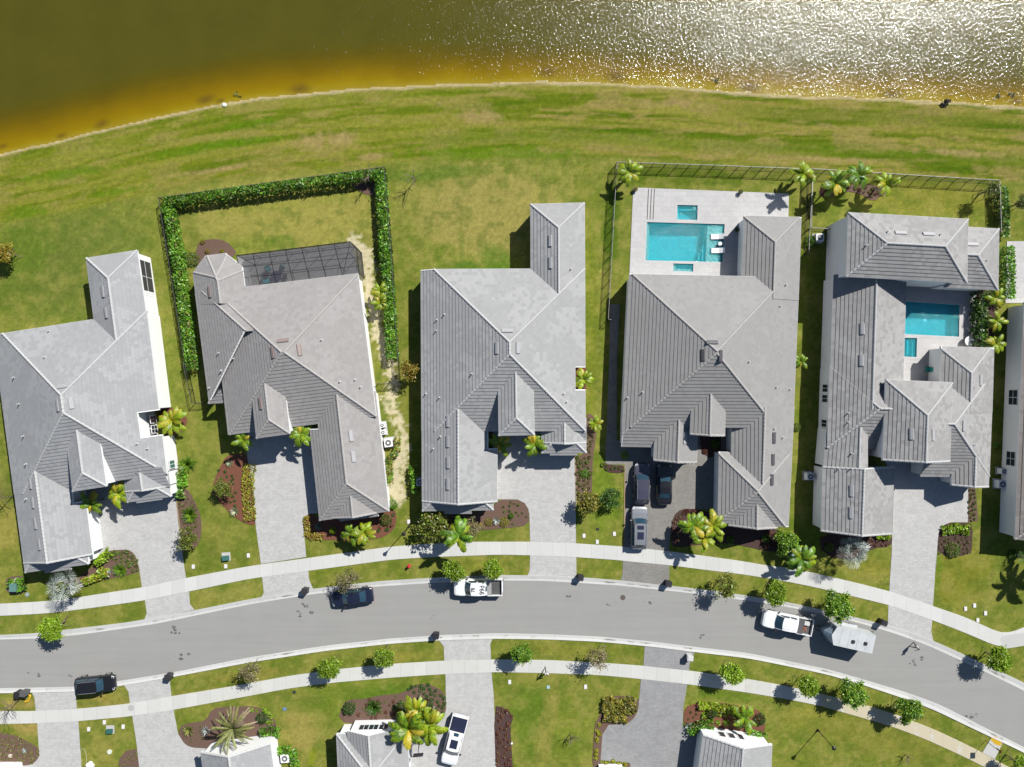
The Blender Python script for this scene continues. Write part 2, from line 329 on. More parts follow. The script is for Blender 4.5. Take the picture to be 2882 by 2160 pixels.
    d2 = blob(x, y, 700, 735, 26, 40, 0, .8, 3); C = mix(C, srgb(220, 210, 190), d2 * 0)
    # beach
    bw = 7 + 9 * fbm(x / 70, x * 0, 91); f = np.clip((bw - sv) / 4, 0, 1); sand = srgb(196, 184, 150) * (1 + .5 * (fbm(x / 9, y / 5, 93) - .5))[..., None]
    C = C * (1 - f[..., None]) + sand * f[..., None]
    return C
def build_ground():
    m, t, b = nodes('turf'); a = N(t, 'ShaderNodeAttribute', attribute_name='Col'); p = pos(t)
    f = ramp(t, noise(t, p, 7, 5, .8), .3, .7); c = mixc(t, .6, a.outputs['Color'], mixc(t, f, (.5, .5, .5), (1.6, 1.55, 1.4)), 'MULTIPLY')
    f = ramp(t, noise(t, p, 2.2, 3, .6), .35, .65); c = mixc(t, .3, c, mixc(t, f, (.65, .72, .6), (1.35, 1.28, 1.3)), 'MULTIPLY')
    mp = N(t, 'ShaderNodeMapping'); L(t, p, mp.inputs[0]); mp.inputs['Scale'].default_value = (.35, 1.8, 1); f = ramp(t, noise(t, mp.outputs[0], 1.6, 4, .65), .3, .7); c = mixc(t, .22, c, mixc(t, f, (.7, .72, .7), (1.35, 1.3, 1.3)), 'MULTIPLY')
    c = mixc(t, 1.0, c, (1.03, 1.0, .84), 'MULTIPLY')
    L(t, c, b.inputs['Base Color']); b.inputs['Roughness'].default_value = .95; b.inputs['Specular IOR Level'].default_value = .1
    bp = N(t, 'ShaderNodeBump', i_Strength=.5, i_Distance=.05); L(t, noise(t, p, 14, 4, .7), bp.inputs['Height']); L(t, bp.outputs[0], b.inputs['Normal'])
    M['turf'] = m
    xs = np.arange(-110, 2995, 4.6); ys = np.arange(150, 2265, 4.6); X, Y = np.meshgrid(xs, ys, indexing='ij')
    dep = shore(X) - Y; Z = np.where(dep > 0, -np.clip(dep * .004, .07, 2.5), 0.0)
    C = land_colour(X, Y); V = np.stack([(X - 1441) * MPP, -(Y - 1080) * MPP, Z], -1).reshape(-1, 3)
    nx, ny = X.shape; idx = np.arange(nx * ny).reshape(nx, ny)
    F = np.stack([idx[:-1, 1:], idx[1:, 1:], idx[1:, :-1], idx[:-1, :-1]], -1).reshape(-1, 4)
    cx = (X[:-1, :-1] + 2.3).ravel(); cy = (Y[:-1, :-1] + 2.3).ravel(); kill = np.zeros(len(F), bool)
    for q in POOLS:
        mx = np.mean([a[0] for a in q]); my = np.mean([a[1] for a in q]); q2 = [(mx + (a[0] - mx) * 1.03 + np.sign(a[0] - mx) * 4, my + (a[1] - my) * 1.03 + np.sign(a[1] - my) * 4) for a in q]; kill |= inside(q2, cx, cy)
    F = F[~kill]
    o = link('grass_ground', fast('grass_ground', V, F, m, C.reshape(-1, 3))); tag(o, kind='structure')
    # plain country beyond the surveyed block
    mb = MB(); h = 0.0; x0, x1, y0, y1 = xs[0], xs[-1], ys[0], ys[-1]
    def rect(a, b_, c_, d): mb.poly([(*W((a, d)), -.002), (*W((c_, d)), -.002), (*W((c_, b_)), -.002), (*W((a, b_)), -.002)], col=tuple(srgb(120, 136, 56)))
    rect(-9000, y1, 12000, 11000); rect(-9000, 150, x0, y1); rect(x1, 150, 12000, y1)
    tag(mb.build('far_grass_ground', m), kind='structure')
LAKE_ROUGH, LAKE_BUMP = .11, .056
def build_lake():
    m, t, b = nodes('lake_water'); a = N(t, 'ShaderNodeAttribute', attribute_name='Col'); p = pos(t)
    f = noise(t, p, .22, 5, .6); c = mixc(t, .35, a.outputs['Color'], mixc(t, ramp(t, f, .3, .7), (.8, .8, .8), (1.2, 1.2, 1.2)), 'MULTIPLY')
    t.nodes.remove(b); d = N(t, 'ShaderNodeBsdfDiffuse'); L(t, c, d.inputs[0]); gl = N(t, 'ShaderNodeBsdfGlossy', i_Roughness=LAKE_ROUGH); fr = N(t, 'ShaderNodeFresnel', i_IOR=1.5)
    mp = N(t, 'ShaderNodeMapping'); L(t, p, mp.inputs[0]); mp.inputs['Rotation'].default_value = (0, 0, R(-28)); mp.inputs['Scale'].default_value = (1.9, .9, 1)
    n1 = noise(t, mp.outputs[0], 2.5, 3, .66); n3 = noise(t, p, .25, 2, .5); hgt = mth(t, 'ADD', n1, mth(t, 'MULTIPLY', n3, 1.0))
    bp = N(t, 'ShaderNodeBump', i_Strength=1.0, i_Distance=LAKE_BUMP); L(t, hgt, bp.inputs['Height']); L(t, bp.outputs[0], gl.inputs['Normal'])
    mx = t.nodes.new('ShaderNodeMixShader'); L(t, fr.outputs[0], mx.inputs[0]); L(t, d.outputs[0], mx.inputs[1]); L(t, gl.outputs[0], mx.inputs[2]); L(t, mx.outputs[0], t.nodes['Material Output'].inputs[0])
    xs = np.concatenate([[-9000, -3000], np.arange(-900, 3800, 9.0), [6000, 12000]]); ds = np.concatenate([np.arange(-10, 60, 3.0), np.arange(60, 700, 9.0), [1500, 4000, 9000]])
    X, D = np.meshgrid(xs, ds, indexing='ij'); Y = shore(X) - D
    stops = np.array([-20, 0, 10, 24, 46, 72, 104, 140, 190, 900]); cols = np.array([srgb(178, 158, 66), srgb(168, 146, 44), srgb(160, 138, 14), srgb(152, 126, 0), srgb(138, 112, 0), srgb(118, 98, 0), srgb(100, 88, 8), srgb(93, 88, 20), srgb(92, 87, 22), srgb(90, 86, 22)]) * 1.12
    wob = D + 22 * (fbm(X / 90, D / 60, 101) - .5) - np.clip((X - 1300) / 900, 0, 1) * 0
    fac = np.interp(X, [0, 700, 1500, 2882], [1.0, 1.0, .85, .75]); wob = np.where(D > 8, wob / fac, D)
    C = np.stack([np.interp(wob, stops, cols[:, k]) for k in range(3)], -1)
    for cx, dd, r in ((285, 16, 26), (172, 12, 18), (578, 20, 30), (845, 14, 34), (1540, 26, 36), (1735, 18, 38), (2510, 10, 40), (8, 20, 16), (620, 8, 14), (2860, 12, 24), (2110, 14, 40)):
        q = np.clip(1.15 - np.hypot((X - cx) / r, (D - dd) / (r * .55)) + .5 * (fbm(X / 12, D / 12, int(cx)) - .5), 0, 1); C = C * (1 - .75 * q[..., None]) + srgb(112, 88, 30) * .75 * q[..., None]
    V = np.stack([(X - 1441) * MPP, -(Y - 1080) * MPP, np.full(D.shape, -.02)], -1).reshape(-1, 3); nx, ny = X.shape; idx = np.arange(nx * ny).reshape(nx, ny)
    F = np.stack([idx[:-1, :-1], idx[1:, :-1], idx[1:, 1:], idx[:-1, 1:]], -1).reshape(-1, 4)
    tag(link('lake_water', fast('lake_water', V, F, m, C.reshape(-1, 3))), kind='structure')
build_ground(); build_lake()

# ---------------------------------------------------------------- flat sheets and strips
def sheet(name, pts, z, mat, thick=.0, world=True, kind='structure', parent=None, loops=None):
    q = [Vector((*W(p), z)) for p in pts]; a = sum(q[i].x * q[(i + 1) % len(q)].y - q[(i + 1) % len(q)].x * q[i].y for i in range(len(q)))
    if a < 0: q = q[::-1]
    mb = MB()
    for tri in tessellate_polygon([q]):
        tr = [q[i] for i in tri]; n = (tr[1] - tr[0]).cross(tr[2] - tr[0])
        if n.z < 0: tr = tr[::-1]
        mb.poly(tr)
    if thick:
        for i in range(len(q)):
            a1, b1 = q[i], q[(i + 1) % len(q)]; mb.poly([(a1.x, a1.y, z - thick), (b1.x, b1.y, z - thick), b1, a1])
    o = mb.build(name, mat, parent, world=parent is not None)
    if kind: tag(o, kind=kind)
    return o
def roundpoly(pts, it=2):
    for _ in range(it):
        o = []
        for i in range(len(pts)):
            a, b = pts[i], pts[(i + 1) % len(pts)]; o += [(a[0] * .75 + b[0] * .25, a[1] * .75 + b[1] * .25), (a[0] * .25 + b[0] * .75, a[1] * .25 + b[1] * .75)]
        pts = o
    return pts
def line(s, k=18):
    p = sorted(P(s)); xs = [a[0] for a in p]; ys = [a[1] for a in p]; return smooth1(np.array(xs), np.array(ys), -160, 3040, 900, k)
def ext(s, l, r):  # extend a traced line past both picture edges
    p = sorted(P(s)); return 'T ' + ' '.join('%f,%f' % a for a in [(-160, l)] + p + [(3040, r)])
NW_T = ext('K 0,388 350,368 560,345 830,302 1100,262 1430,190 1934,95; F 0,1490 300,1468 600,1453 1080,1452 1440,1465 1810,1490; H 290,1490 600,1520 900,1560 1250,1610 1450,1645; N 0,60 300,100 580,160 900,235 1150,300 1450,405 1700,490 2010,632', 1702, 1700)
NW_B = ext('K 0,480 370,460 700,420 1120,360 1470,290 1934,192; F 0,1590 300,1570 600,1560 850,1550 1080,1556 1440,1570 1810,1600; M 970,48 1335,85 1600,120 1934,160; N 330,215 560,262 800,320 1110,395 1440,510 1700,610 1990,735', 1736, 1740)
RN_O = ext('K 0,630 300,615 1000,530 1500,440 1934,352; L 500,270 1000,212 1500,180; M 0,163 350,168 600,178 960,205 1360,250 1600,275 1934,322; N 400,390 800,480 1200,580 1450,672 1700,785 1850,858 2000,925 2161,1000', 1790, 2010)
RN_I = ext('K 0,665 320,655 600,630 1200,545 1934,392; L 450,318 700,288 1000,252 1500,220; M 0,205 350,208 600,222 960,245 1360,288 1600,315 1934,362; N 270,400 700,487 1000,570 1150,615 1400,705 1700,842 1900,935 2000,985 2161,1062', 1803, 2040)
RS_I = ext('K 0,1042 600,1030 900,990 1340,920 1934,802; L 600,710 1100,655 1500,628; M 0,613 400,622 800,640 1200,678 1600,728 1934,765; N 250,815 640,895 900,970 1250,1075 1500,1165 1800,1320 2161,1500', 1938, 2190)
RS_O = ext('K 0,1080 600,1068 960,1020 1340,955 1934,842; L 600,750 1100,695 1500,668; M 0,656 400,662 800,680 1200,718 1600,768 1934,806; N 250,855 620,932 880,1007 1200,1112 1450,1205 1750,1350 2161,1543', 1952, 2206)
SW_T = ext('K 0,1222 280,1222 600,1205 1000,1165 1400,1095 1800,1030; L 330,945 700,895 1100,855 1520,830; M 0,820 400,825 870,850 1140,870 1500,908 1934,970; N 280,1020 560,1082 900,1165 1200,1260 1500,1380 1800,1525 2161,1722', 2003, 2262)
SW_B = ext('K 0,1320 280,1315 610,1298 1020,1260 1350,1210 1934,1102; L 300,1045 640,1000 1100,960 1520,932; M 0,916 400,925 800,940 1120,970 1475,1010 1934,1074; N 280,1120 550,1172 850,1257 1150,1345 1400,1440 1730,1592 1900,1680 2161,1830', 2040, 2306)
LN = {k: line(v) for k, v in (('nt', NW_T), ('nb', NW_B), ('rno', RN_O), ('rni', RN_I), ('rsi', RS_I), ('rso', RS_O), ('st', SW_T), ('sb', SW_B))}
def strip(name, rows, mat, x0=-160, x1=3040, n=400):
    """rows: list of (line key or callable, z, v)"""
    xs = np.linspace(x0, x1, n); R_ = []
    for k, z, v in rows:
        y = np.interp(xs, *LN[k]) if isinstance(k, str) else k(xs); R_.append(np.stack([(xs - 1441) * MPP, -(y - 1080) * MPP, np.full(n, z)], -1))
    u = np.concatenate([[0], np.cumsum(np.hypot(*np.diff(R_[0][:, :2], axis=0).T))]); mb = MB()
    for j in range(len(rows) - 1):
        for i in range(n - 1):
            a, b_, c, d = R_[j][i], R_[j][i + 1], R_[j + 1][i + 1], R_[j + 1][i]
            mb.poly([d, c, b_, a], uv=[(u[i], rows[j + 1][2]), (u[i + 1], rows[j + 1][2]), (u[i + 1], rows[j][2]), (u[i], rows[j][2])])
    o = mb.build(name, mat); return tag(o, kind='structure')
def concrete(name, col, joint, stain, crease=False):
    m, t, b = nodes(name); uv = N(t, 'ShaderNodeUVMap', uv_map='UVMap'); sp = t.nodes.new('ShaderNodeSeparateXYZ'); L(t, uv.outputs[0], sp.inputs[0]); p = pos(t)
    u = mth(t, 'DIVIDE', sp.outputs[0], joint); fl = mth(t, 'FLOOR', u); wn = N(t, 'ShaderNodeTexWhiteNoise', noise_dimensions='1D'); L(t, fl, wn.inputs['W'])
    c = mixc(t, wn.outputs[0], tuple(x * .95 for x in col), tuple(x * 1.05 for x in col))
    f = ramp(t, noise(t, p, 1.1, 5, .65), .38, .75); c = mixc(t, mth(t, 'MULTIPLY', f, .15), c, tuple(x * .62 for x in col))
    f = ramp(t, noise(t, p, 20, 3, .6), .3, .7); c = mixc(t, .12, c, mixc(t, f, tuple(x * .6 for x in col), tuple(x * 1.3 for x in col)))
    if stain:   # mineral staining of the newer slabs at the bend
        g = t.nodes.new('ShaderNodeSeparateXYZ'); L(t, p, g.inputs[0]); f1 = ramp(t, mth(t, 'ADD', g.outputs[0], mth(t, 'MULTIPLY', noise(t, p, .4, 2), 4.0)), 38.2, 38.6)
        f2 = ramp(t, g.outputs[0], 54.0, 60.0); c = mixc(t, mth(t, 'MULTIPLY', f1, .75), c, S(226, 212, 172)); wht = ramp(t, noise(t, p, .8, 3), .6, .68)
        c = mixc(t, mth(t, 'MULTIPLY', mth(t, 'MULTIPLY', f1, wht), .8), c, S(236, 238, 238))
        rst = ramp(t, noise(t, p, .35, 4, .7), .6, .75); c = mixc(t, mth(t, 'MULTIPLY', rst, .4), c, S(206, 198, 170))
    if crease:
        d = mth(t, 'ABSOLUTE', mth(t, 'SUBTRACT', sp.outputs[1], .45)); cr = mth(t, 'LESS_THAN', d, .06); c = mixc(t, mth(t, 'MULTIPLY', cr, .3), c, tuple(x * .6 for x in col))
        mp = N(t, 'ShaderNodeMapping'); L(t, uv.outputs[0], mp.inputs[0]); mp.inputs['Scale'].default_value = (.45, .6, 1)
        f = ramp(t, noise(t, mp.outputs[0], 1.0, 4, .6), .55, .66); d2 = ramp(t, d, .22, .06); c = mixc(t, mth(t, 'MULTIPLY', mth(t, 'MULTIPLY', f, d2), .75), c, S(112, 96, 86))
    j = mth(t, 'LESS_THAN', mth(t, 'FRACT', u), .035 / joint * 1.6); c = mixc(t, mth(t, 'MULTIPLY', j, .22), c, tuple(x * .35 for x in col))
    L(t, c, b.inputs['Base Color']); b.inputs['Roughness'].default_value = .9; b.inputs['Specular IOR Level'].default_value = .2; return m
M['walk'] = concrete('sidewalk_concrete', S(240, 240, 235), 1.52, False); M['walk2'] = concrete('stained_sidewalk_concrete', S(238, 238, 231), 1.52, True)
M['kerb'] = concrete('kerb_concrete', S(238, 238, 234), 3.05, False, True)
m, t, b = nodes('asphalt'); p = pos(t); col = S(180, 179, 175)
f = ramp(t, noise(t, p, .35, 5, .6), .3, .7); c = mixc(t, .16, col, mixc(t, f, tuple(x * .75 for x in col), tuple(x * 1.2 for x in col)))
f = ramp(t, noise(t, p, 26, 3, .8), .25, .75); c = mixc(t, .3, c, mixc(t, f, tuple(x * .6 for x in col), tuple(x * 1.4 for x in col)))
mp = N(t, 'ShaderNodeMapping'); L(t, p, mp.inputs[0]); mp.inputs['Scale'].default_value = (.08, 1.6, 1); f = ramp(t, noise(t, mp.outputs[0], 1, 4, .6), .35, .65); c = mixc(t, .1, c, mixc(t, f, tuple(x * .7 for x in col), tuple(x * 1.25 for x in col)))
f = ramp(t, noise(t, p, 2.3, 5, .75), .68, .8); c = mixc(t, mth(t, 'MULTIPLY', f, .3), c, tuple(x * .4 for x in col))
L(t, c, b.inputs['Base Color']); b.inputs['Roughness'].default_value = .9; b.inputs['Specular IOR Level'].default_value = .2; M['asphalt'] = m
def mid(a, b_, f): return lambda xs: np.interp(xs, *LN[a]) * (1 - f) + np.interp(xs, *LN[b_]) * f
strip('road', [('rni', .014, 0), ('rsi', .014, 1)], M['asphalt'])
strip('north_kerb', [(mid('rno', 'rni', -.02), .0, 1.02), ('rno', .10, 1), (mid('rno', 'rni', .55), .024, .45), ('rni', .03, 0)], M['kerb'])
strip('south_kerb', [('rsi', .03, 0), (mid('rsi', 'rso', .45), .024, .45), ('rso', .10, 1), (mid('rsi', 'rso', 1.02), .0, 1.02)], M['kerb'])
for nm, a, b_, mt in (('north_sidewalk', 'nt', 'nb', 'walk'), ('south_sidewalk', 'st', 'sb', 'walk2')):
    strip(nm, [(mid(a, b_, -.012), 0, -.01), (a, .05, 0), (b_, .05, 1), (mid(a, b_, 1.012), 0, 1.01)], M[mt])
sheet('corner_sidewalk', P('N 1975,650 2010,632 2161,612 2400,585 2400,680 2161,712 1995,738'), .054, M['walk'], .05)
sheet('ramp_slab', P('N 1900,1436 1990,1470 1932,1592 1835,1542'), .056, M['walk'], .05)
sheet('tactile_pad', P('N 1906,1412 1940,1420 1990,1452 1975,1490 1935,1478 1900,1445'), .064, basic('tactile_yellow', S(236, 190, 10), .7, n2=(14, .3)), .03)
# driveways
DR = [('driveway', 'B 700,850 1645,850 1660,1200 1722,1658; K 1447,188 1106,260 1085,130; B 1297,1640 1268,1545 1235,1505 1180,1483 1060,1488 930,1530 700,1500', 'paver'),
      ('driveway_apron', 'K 1128,358 1470,288 1478,390 1512,432 1122,515 1142,460', 'paver'),
      ('driveway', 'D 525,600 1150,560 1095,1230 1030,1232 992,1255 975,1310 988,1440 1000,1569 648,1624 608,1330 598,1200 575,1000 548,850', 'paver'),
      ('driveway_apron', 'L 104,172 462,115 470,200 502,272 95,342 118,300', 'paver'),
      ('driveway', 'F 790,560 1440,600 1432,900 1440,1468 1083,1454 1078,1240 1068,1195 1040,1150 985,1122 835,1122 790,1122', 'paver'),
      ('driveway_apron', 'M 255,6 613,18 615,187 232,172 250,130', 'paver'),
      ('driveway', 'H 150,700 300,640 860,600 1130,600 1050,1205 770,1195 722,1208 690,1238 666,1290 655,1370 640,1528 290,1494 297,1000 302,850 150,850', 'paver_dark'),
      ('driveway_apron', 'M 975,45 1337,82 1335,245 955,210 972,160', 'paver_dark'),
      ('side_path', 'G 185,1180 262,1180; H 240,0 236,790 150,790 180,0', 'paver_dark'),
      ('driveway', 'J 650,780 1000,780 1315,1000 1308,1300 1170,1300 1115,1325 1082,1380 1075,1440 1060,1658; N 1478,0 1452,407 1112,292 1130,0; J 714,1658 720,1390 735,1000', 'paver'),
      ('driveway_apron', 'N 1106,393 1447,508 1438,600 1457,680 1100,560', 'paver'),
      ('driveway_apron', 'K 248,1072 590,1064 597,1207 280,1222 270,1120', 'paver'), ('driveway', 'K 290,1313 610,1298 640,1760 100,1760 130,1650 225,1640 275,1615 306,1560', 'paver'),
      ('driveway_apron', 'K 965,1018 1322,957 1322,1000 1335,1112 1012,1162 1000,1070', 'paver'), ('driveway', 'K 1030,1260 1350,1210 1385,1400 1440,1478 1500,1505 1600,1498 1660,1760 1095,1760 1060,1450', 'paver'),
      ('driveway_apron', 'L 1480,668 1900,650 1878,700 1885,825 1521,832 1517,720', 'paver'), ('driveway', 'L 1530,930 1888,918 1905,1100 1920,1500 1934,1780 1200,1780 1200,1450 1470,1320 1520,1250 1535,1200', 'paver'),
      ('driveway_apron', 'M 1145,712 1535,758 1495,850 1490,908 1135,872', 'paver_mid'), ('driveway', 'M 1116,968 1476,1008 1445,1200 1440,1340 1580,1420 1500,1780 1035,1780 1030,1622 795,1600 822,1325 1000,1320 1060,1275 1095,1200 1105,1090', 'paver_mid')]
for nm, s, mt in DR: sheet(nm, P(s), .037 if nm == 'side_path' else .03, M[mt], .03)
# beds
BEDS = [('B 1650,1010 1700,900 1760,930 1800,1000 1860,1120 1885,1250 1870,1400 1820,1470 1720,1510 1690,1320', 'mulch'), ('B 1490,150 1580,150 1700,200 1750,260 1740,320 1650,440 1510,440', 'mulch_red'),
        ('B 1000,1500 1060,1490 1180,1483 1230,1500 1262,1545 1297,1640; K 1090,135 1040,150 960,172 850,192 760,205 640,262 608,250 600,180 720,100 800,40', 'mulch'),
        ('K 50,180 180,165 198,200 205,260 190,310 60,312 45,240', 'mulch'), ('D 450,772 525,755 560,870 590,1100 605,1310 590,1328 480,1290 380,1200 300,1110 268,1060 285,970 340,850 385,780', 'mulch_red'),
        ('D 1050,1230 992,1258 976,1310 988,1438 1150,1437 1350,1442 1550,1432 1650,1390 1700,1320 1702,1215 1650,1200 1100,1280', 'mulch_red'),
        ('C 425,690 450,635 530,617 620,622 690,660 745,742 620,780 560,860 430,860 400,800', 'mulch'), ('C 1620,190 1700,160 1830,150 1815,290 1720,262', 'mulch'),
        ('F 820,1125 985,1123 1040,1152 1068,1200 1080,1322 900,1345 700,1362 450,1362 240,1325 240,1225 790,1220', 'mulch'), ('F 1430,790 1515,770 1520,450 1560,460 1600,510 1600,600 1570,800 1565,1000 1560,1100 1440,1160', 'mulch'),
        ('F 1425,98 1518,98 1520,266 1425,266', 'mulch_red'), ('H 770,1197 850,1198 1020,1240 1100,1320 1480,1340 1510,1420 1600,1460 1560,1530 1440,1530 1250,1490 1100,1460 900,1470 690,1500 655,1450 658,1350 666,1290 690,1238 722,1208', 'mulch_dark'),
        ('H 880,620 1050,620 1042,760 960,800 895,762', 'mulch_dark'), ('H 120,830 200,858 300,856 302,912 220,920 140,900', 'mulch_dark'),
        ('J 1105,1335 1160,1302 1315,1302 1345,1325 1342,1480 1330,1560 1070,1560 1078,1400', 'mulch_dark'), ('J 1312,1025 1370,1030 1388,1290 1310,1300', 'mulch'), ('J 150,1380 500,1405 722,1392 716,1490 560,1500 440,1600 180,1560', 'mulch_dark'),
        ('I 150,280 230,240 420,230 640,262 645,330 570,385 480,320 350,300 240,345 160,345', 'mulch'), ('I 1368,1060 1470,1075 1530,1200 1500,1500 1362,1510', 'mulch_dark'),
        ('K 1388,1400 1402,1340 1470,1312 1600,1300 1650,1200 1760,1188 1934,1182; L 90,1195 190,1260 215,1330 230,1430 200,1560 100,1560; K 1600,1508 1500,1505 1440,1480', 'mulch'),
        ('K -60,1380 100,1400 200,1450 300,1502 308,1570 275,1618 225,1642 130,1645 -60,1640', 'mulch'), ('K 930,1590 980,1530 1062,1515 1090,1700 915,1700', 'mulch'),
        ('L 740,1150 800,1128 900,1128 1010,1100 1100,1092 1200,1080 1250,1035 1320,1008 1400,1012 1490,1050 1532,1100 1537,1200 1520,1255 1470,1320 1380,1420 1200,1400 900,1330 690,1300', 'mulch'),
        ('M -30,1180 50,1190 128,1262 100,1340 110,1500 125,1760 -10,1760', 'mulch_dark'), ('M 840,1108 900,1100 1098,1108 1098,1200 1062,1278 1000,1322 822,1328 800,1620 800,1700 735,1700 752,1330 800,1250 815,1150', 'mulch'),
        ('M 1450,1192 1560,1155 1700,1150 1934,1185; N 80,1208 138,1250 150,1370 100,1430 -60,1420; M 1860,1420 1590,1400 1450,1345', 'mulch_red'), ('M 790,1625 1030,1625 1040,1700 790,1700', 'mulch')]
for i, (s, mt) in enumerate(BEDS):
    pp = P(s); sheet('mulch_bed', pp if len(pp) < 6 else roundpoly(pp, 1), .045, M[mt], .045)
sheet('bed_edging', P('C 214,368 236,366 262,640 330,1050 425,1610 412,1612 316,1050 250,640'), .05, M['edging'], .03)
for s in ('B 1640,1010 1650,1008 1690,1320 1722,1512 1708,1512', 'F 1429,780 1436,780 1446,1160 1439,1160', 'H 296,856 304,856 298,1492 290,1492'):
    sheet('bed_edging', P(s), .055, M['edging'], .03)
# pool decks with real basins
def cl(poly, a, b, c, keep=1):   # clip 2d polygon to a*x+b*y+c >= 0
    o = []; n = len(poly)
    for i in range(n):
        p, q = poly[i], poly[(i + 1) % n]; dp = a * p[0] + b * p[1] + c; dq = a * q[0] + b * q[1] + c
        if dp >= 0: o.append(p)
        if (dp > 0 and dq < 0) or (dp < 0 and dq > 0): s_ = dp / (dp - dq); o.append((p[0] + (q[0] - p[0]) * s_, p[1] + (q[1] - p[1]) * s_))
    return o
def area(p): return sum(p[i][0] * p[(i + 1) % len(p)][1] - p[(i + 1) % len(p)][0] * p[i][1] for i in range(len(p))) / 2
def ccw(p): return p if area(p) > 0 else p[::-1]
def subtract(polys, hole):
    hole = ccw(hole); out = []
    for p in polys:
        rest = p
        for i in range(len(hole)):
            (x1, y1), (x2, y2) = hole[i], hole[(i + 1) % len(hole)]; a, b_ = -(y2 - y1), (x2 - x1); c = -(a * x1 + b_ * y1)  # inside >= 0
            o = cl(rest, -a, -b_, -c)
            if len(o) > 2 and abs(area(o)) > 1e-4: out.append(o)
            rest = cl(rest, a, b_, c)
            if len(rest) < 3 or abs(area(rest)) < 1e-5: break
    return out
def deck(name, s, z, holes, mat):
    polys = [ccw([W(p) for p in P(q)]) for q in s.split('|')]
    for h in holes: polys = subtract(polys, [W(p) for p in h])
    mb = MB()
    for p in polys:
        mb.poly([(x, y, z) for x, y in p])
        for i in range(len(p)): a_, b_ = p[i], p[(i + 1) % len(p)]; mb.poly([(a_[0], a_[1], 0), (b_[0], b_[1], 0), (b_[0], b_[1], z), (a_[0], a_[1], z)])
    return tag(mb.build(name, mat), kind='structure')
deck('pool_terrace', 'G 365,272 1575,320 1560,900 1290,985 335,955', .06, POOLS[:3], M['deck'])
deck('courtyard_terrace', 'I 780,990 1372,1068 1368,1510 780,1640|I 780,1640 1368,1510 1368,1640 780,1645|I 780,1645 1368,1640 1368,1900 780,1900', .06, POOLS[3:], M['deck'])
deck('terrace', 'I 1612,690 1900,690 1900,1170 1600,1170', .06, [], M['deck'])
def watermat(name, tint):
    m, t, b = nodes(name); t.nodes.remove(b); p = pos(t); tr = N(t, 'ShaderNodeBsdfTransparent'); tr.inputs[0].default_value = (*tint, 1)
    gl = N(t, 'ShaderNodeBsdfGlossy', i_Roughness=.06); fr = N(t, 'ShaderNodeFresnel', i_IOR=1.33)
    hg = noise(t, p, 3.2, 3, .6); bp = N(t, 'ShaderNodeBump', i_Strength=1.0, i_Distance=.12); L(t, hg, bp.inputs['Height']); L(t, bp.outputs[0], gl.inputs['Normal']); L(t, bp.outputs[0], fr.inputs['Normal'])
    mx = t.nodes.new('ShaderNodeMixShader'); L(t, fr.outputs[0], mx.inputs[0]); df = N(t, 'ShaderNodeBsdfDiffuse'); df.inputs[0].default_value = (.10, .80, .88, 1); b3 = N(t, 'ShaderNodeBump', i_Strength=1.0, i_Distance=.4); L(t, noise(t, p, 4.5, 3, .6), b3.inputs['Height']); L(t, b3.outputs[0], df.inputs['Normal'])
    m2 = N(t, 'ShaderNodeMixShader', i_0=.26); L(t, tr.outputs[0], m2.inputs[1]); L(t, df.outputs[0], m2.inputs[2]); L(t, m2.outputs[0], mx.inputs[1]); L(t, gl.outputs[0], mx.inputs[2]); L(t, mx.outputs[0], t.nodes['Material Output'].inputs[0]); return m
M['pool_water'] = watermat('pool_water', (.72, .97, .99)); M['pool_water2'] = watermat('pool_water_pale', (.72, .96, .98))
M['pool_shell'] = basic('pool_plaster', (.015, .60, .74), .7, n1=(1.5, .1), n2=(3.2, .35)); M['pool_pale'] = basic('pool_ledge_mosaic', (.62, .72, .66), .7, n1=(3, .15), n2=(9, .3)); M['coping'] = basic('pool_coping', S(222, 222, 220), .8)
PZ = [.066]
def pool(name, q, label, floors, depth, wm, tile='pool_shell', cop=True):
    """floors: list of (polygon px, depth, material) ledges standing on the basin floor"""
    q = [W(p) for p in q]; c = (sum(a[0] for a in q) / 4, sum(a[1] for a in q) / 4); o = empty(name, (c[0], c[1], 0), label, 'pool'); mb = MB(); n = len(q); q = ccw(q)
    mb.poly([(x, y, -depth) for x, y in q])
    for i in range(n): a_, b_ = q[i], q[(i + 1) % n]; mb.poly([(b_[0], b_[1], -depth), (a_[0], a_[1], -depth), (a_[0], a_[1], .055), (b_[0], b_[1], .055)])
    mb.build('basin', M[tile], o, world=True)
    for fp, d, mt in floors:
        mb = MB(); f = ccw([W(p) for p in fp]); mb.poly([(x, y, -d) for x, y in f])
        for i in range(len(f)): a_, b_ = f[i], f[(i + 1) % len(f)]; mb.poly([(a_[0], a_[1], -depth), (b_[0], b_[1], -depth), (b_[0], b_[1], -d), (a_[0], a_[1], -d)])
        mb.build('ledge', M[mt], o, world=True)
    mb = MB(); mb.poly([(x, y, -.06) for x, y in q]); mb.build('water', M[wm], o, world=True)
    if not cop: return o
    PZ[0] += .003; cz = PZ[0]; mb = MB()
    for i in range(n):
        a_, b_ = Vector(q[i]), Vector(q[(i + 1) % n]); d = (b_ - a_); nn = Vector((d.y, -d.x)).normalized(); e = d.normalized() * .3
        p1, p2, p3, p4 = a_ - e * (1 if i % 2 == 0 else 0), b_ + e * (1 if i % 2 == 0 else 0), b_ + nn * .3 + e * (1 if i % 2 == 0 else 0), a_ + nn * .3 - e * (1 if i % 2 == 0 else 0)
        mb.poly([(*p1, cz), (*p4, cz), (*p3, cz), (*p2, cz)]); mb.poly([(*p2, -.02), (*p1, -.02), (*p1, cz), (*p2, cz)])
    mb.build('coping', M['coping'], o, world=True); return o
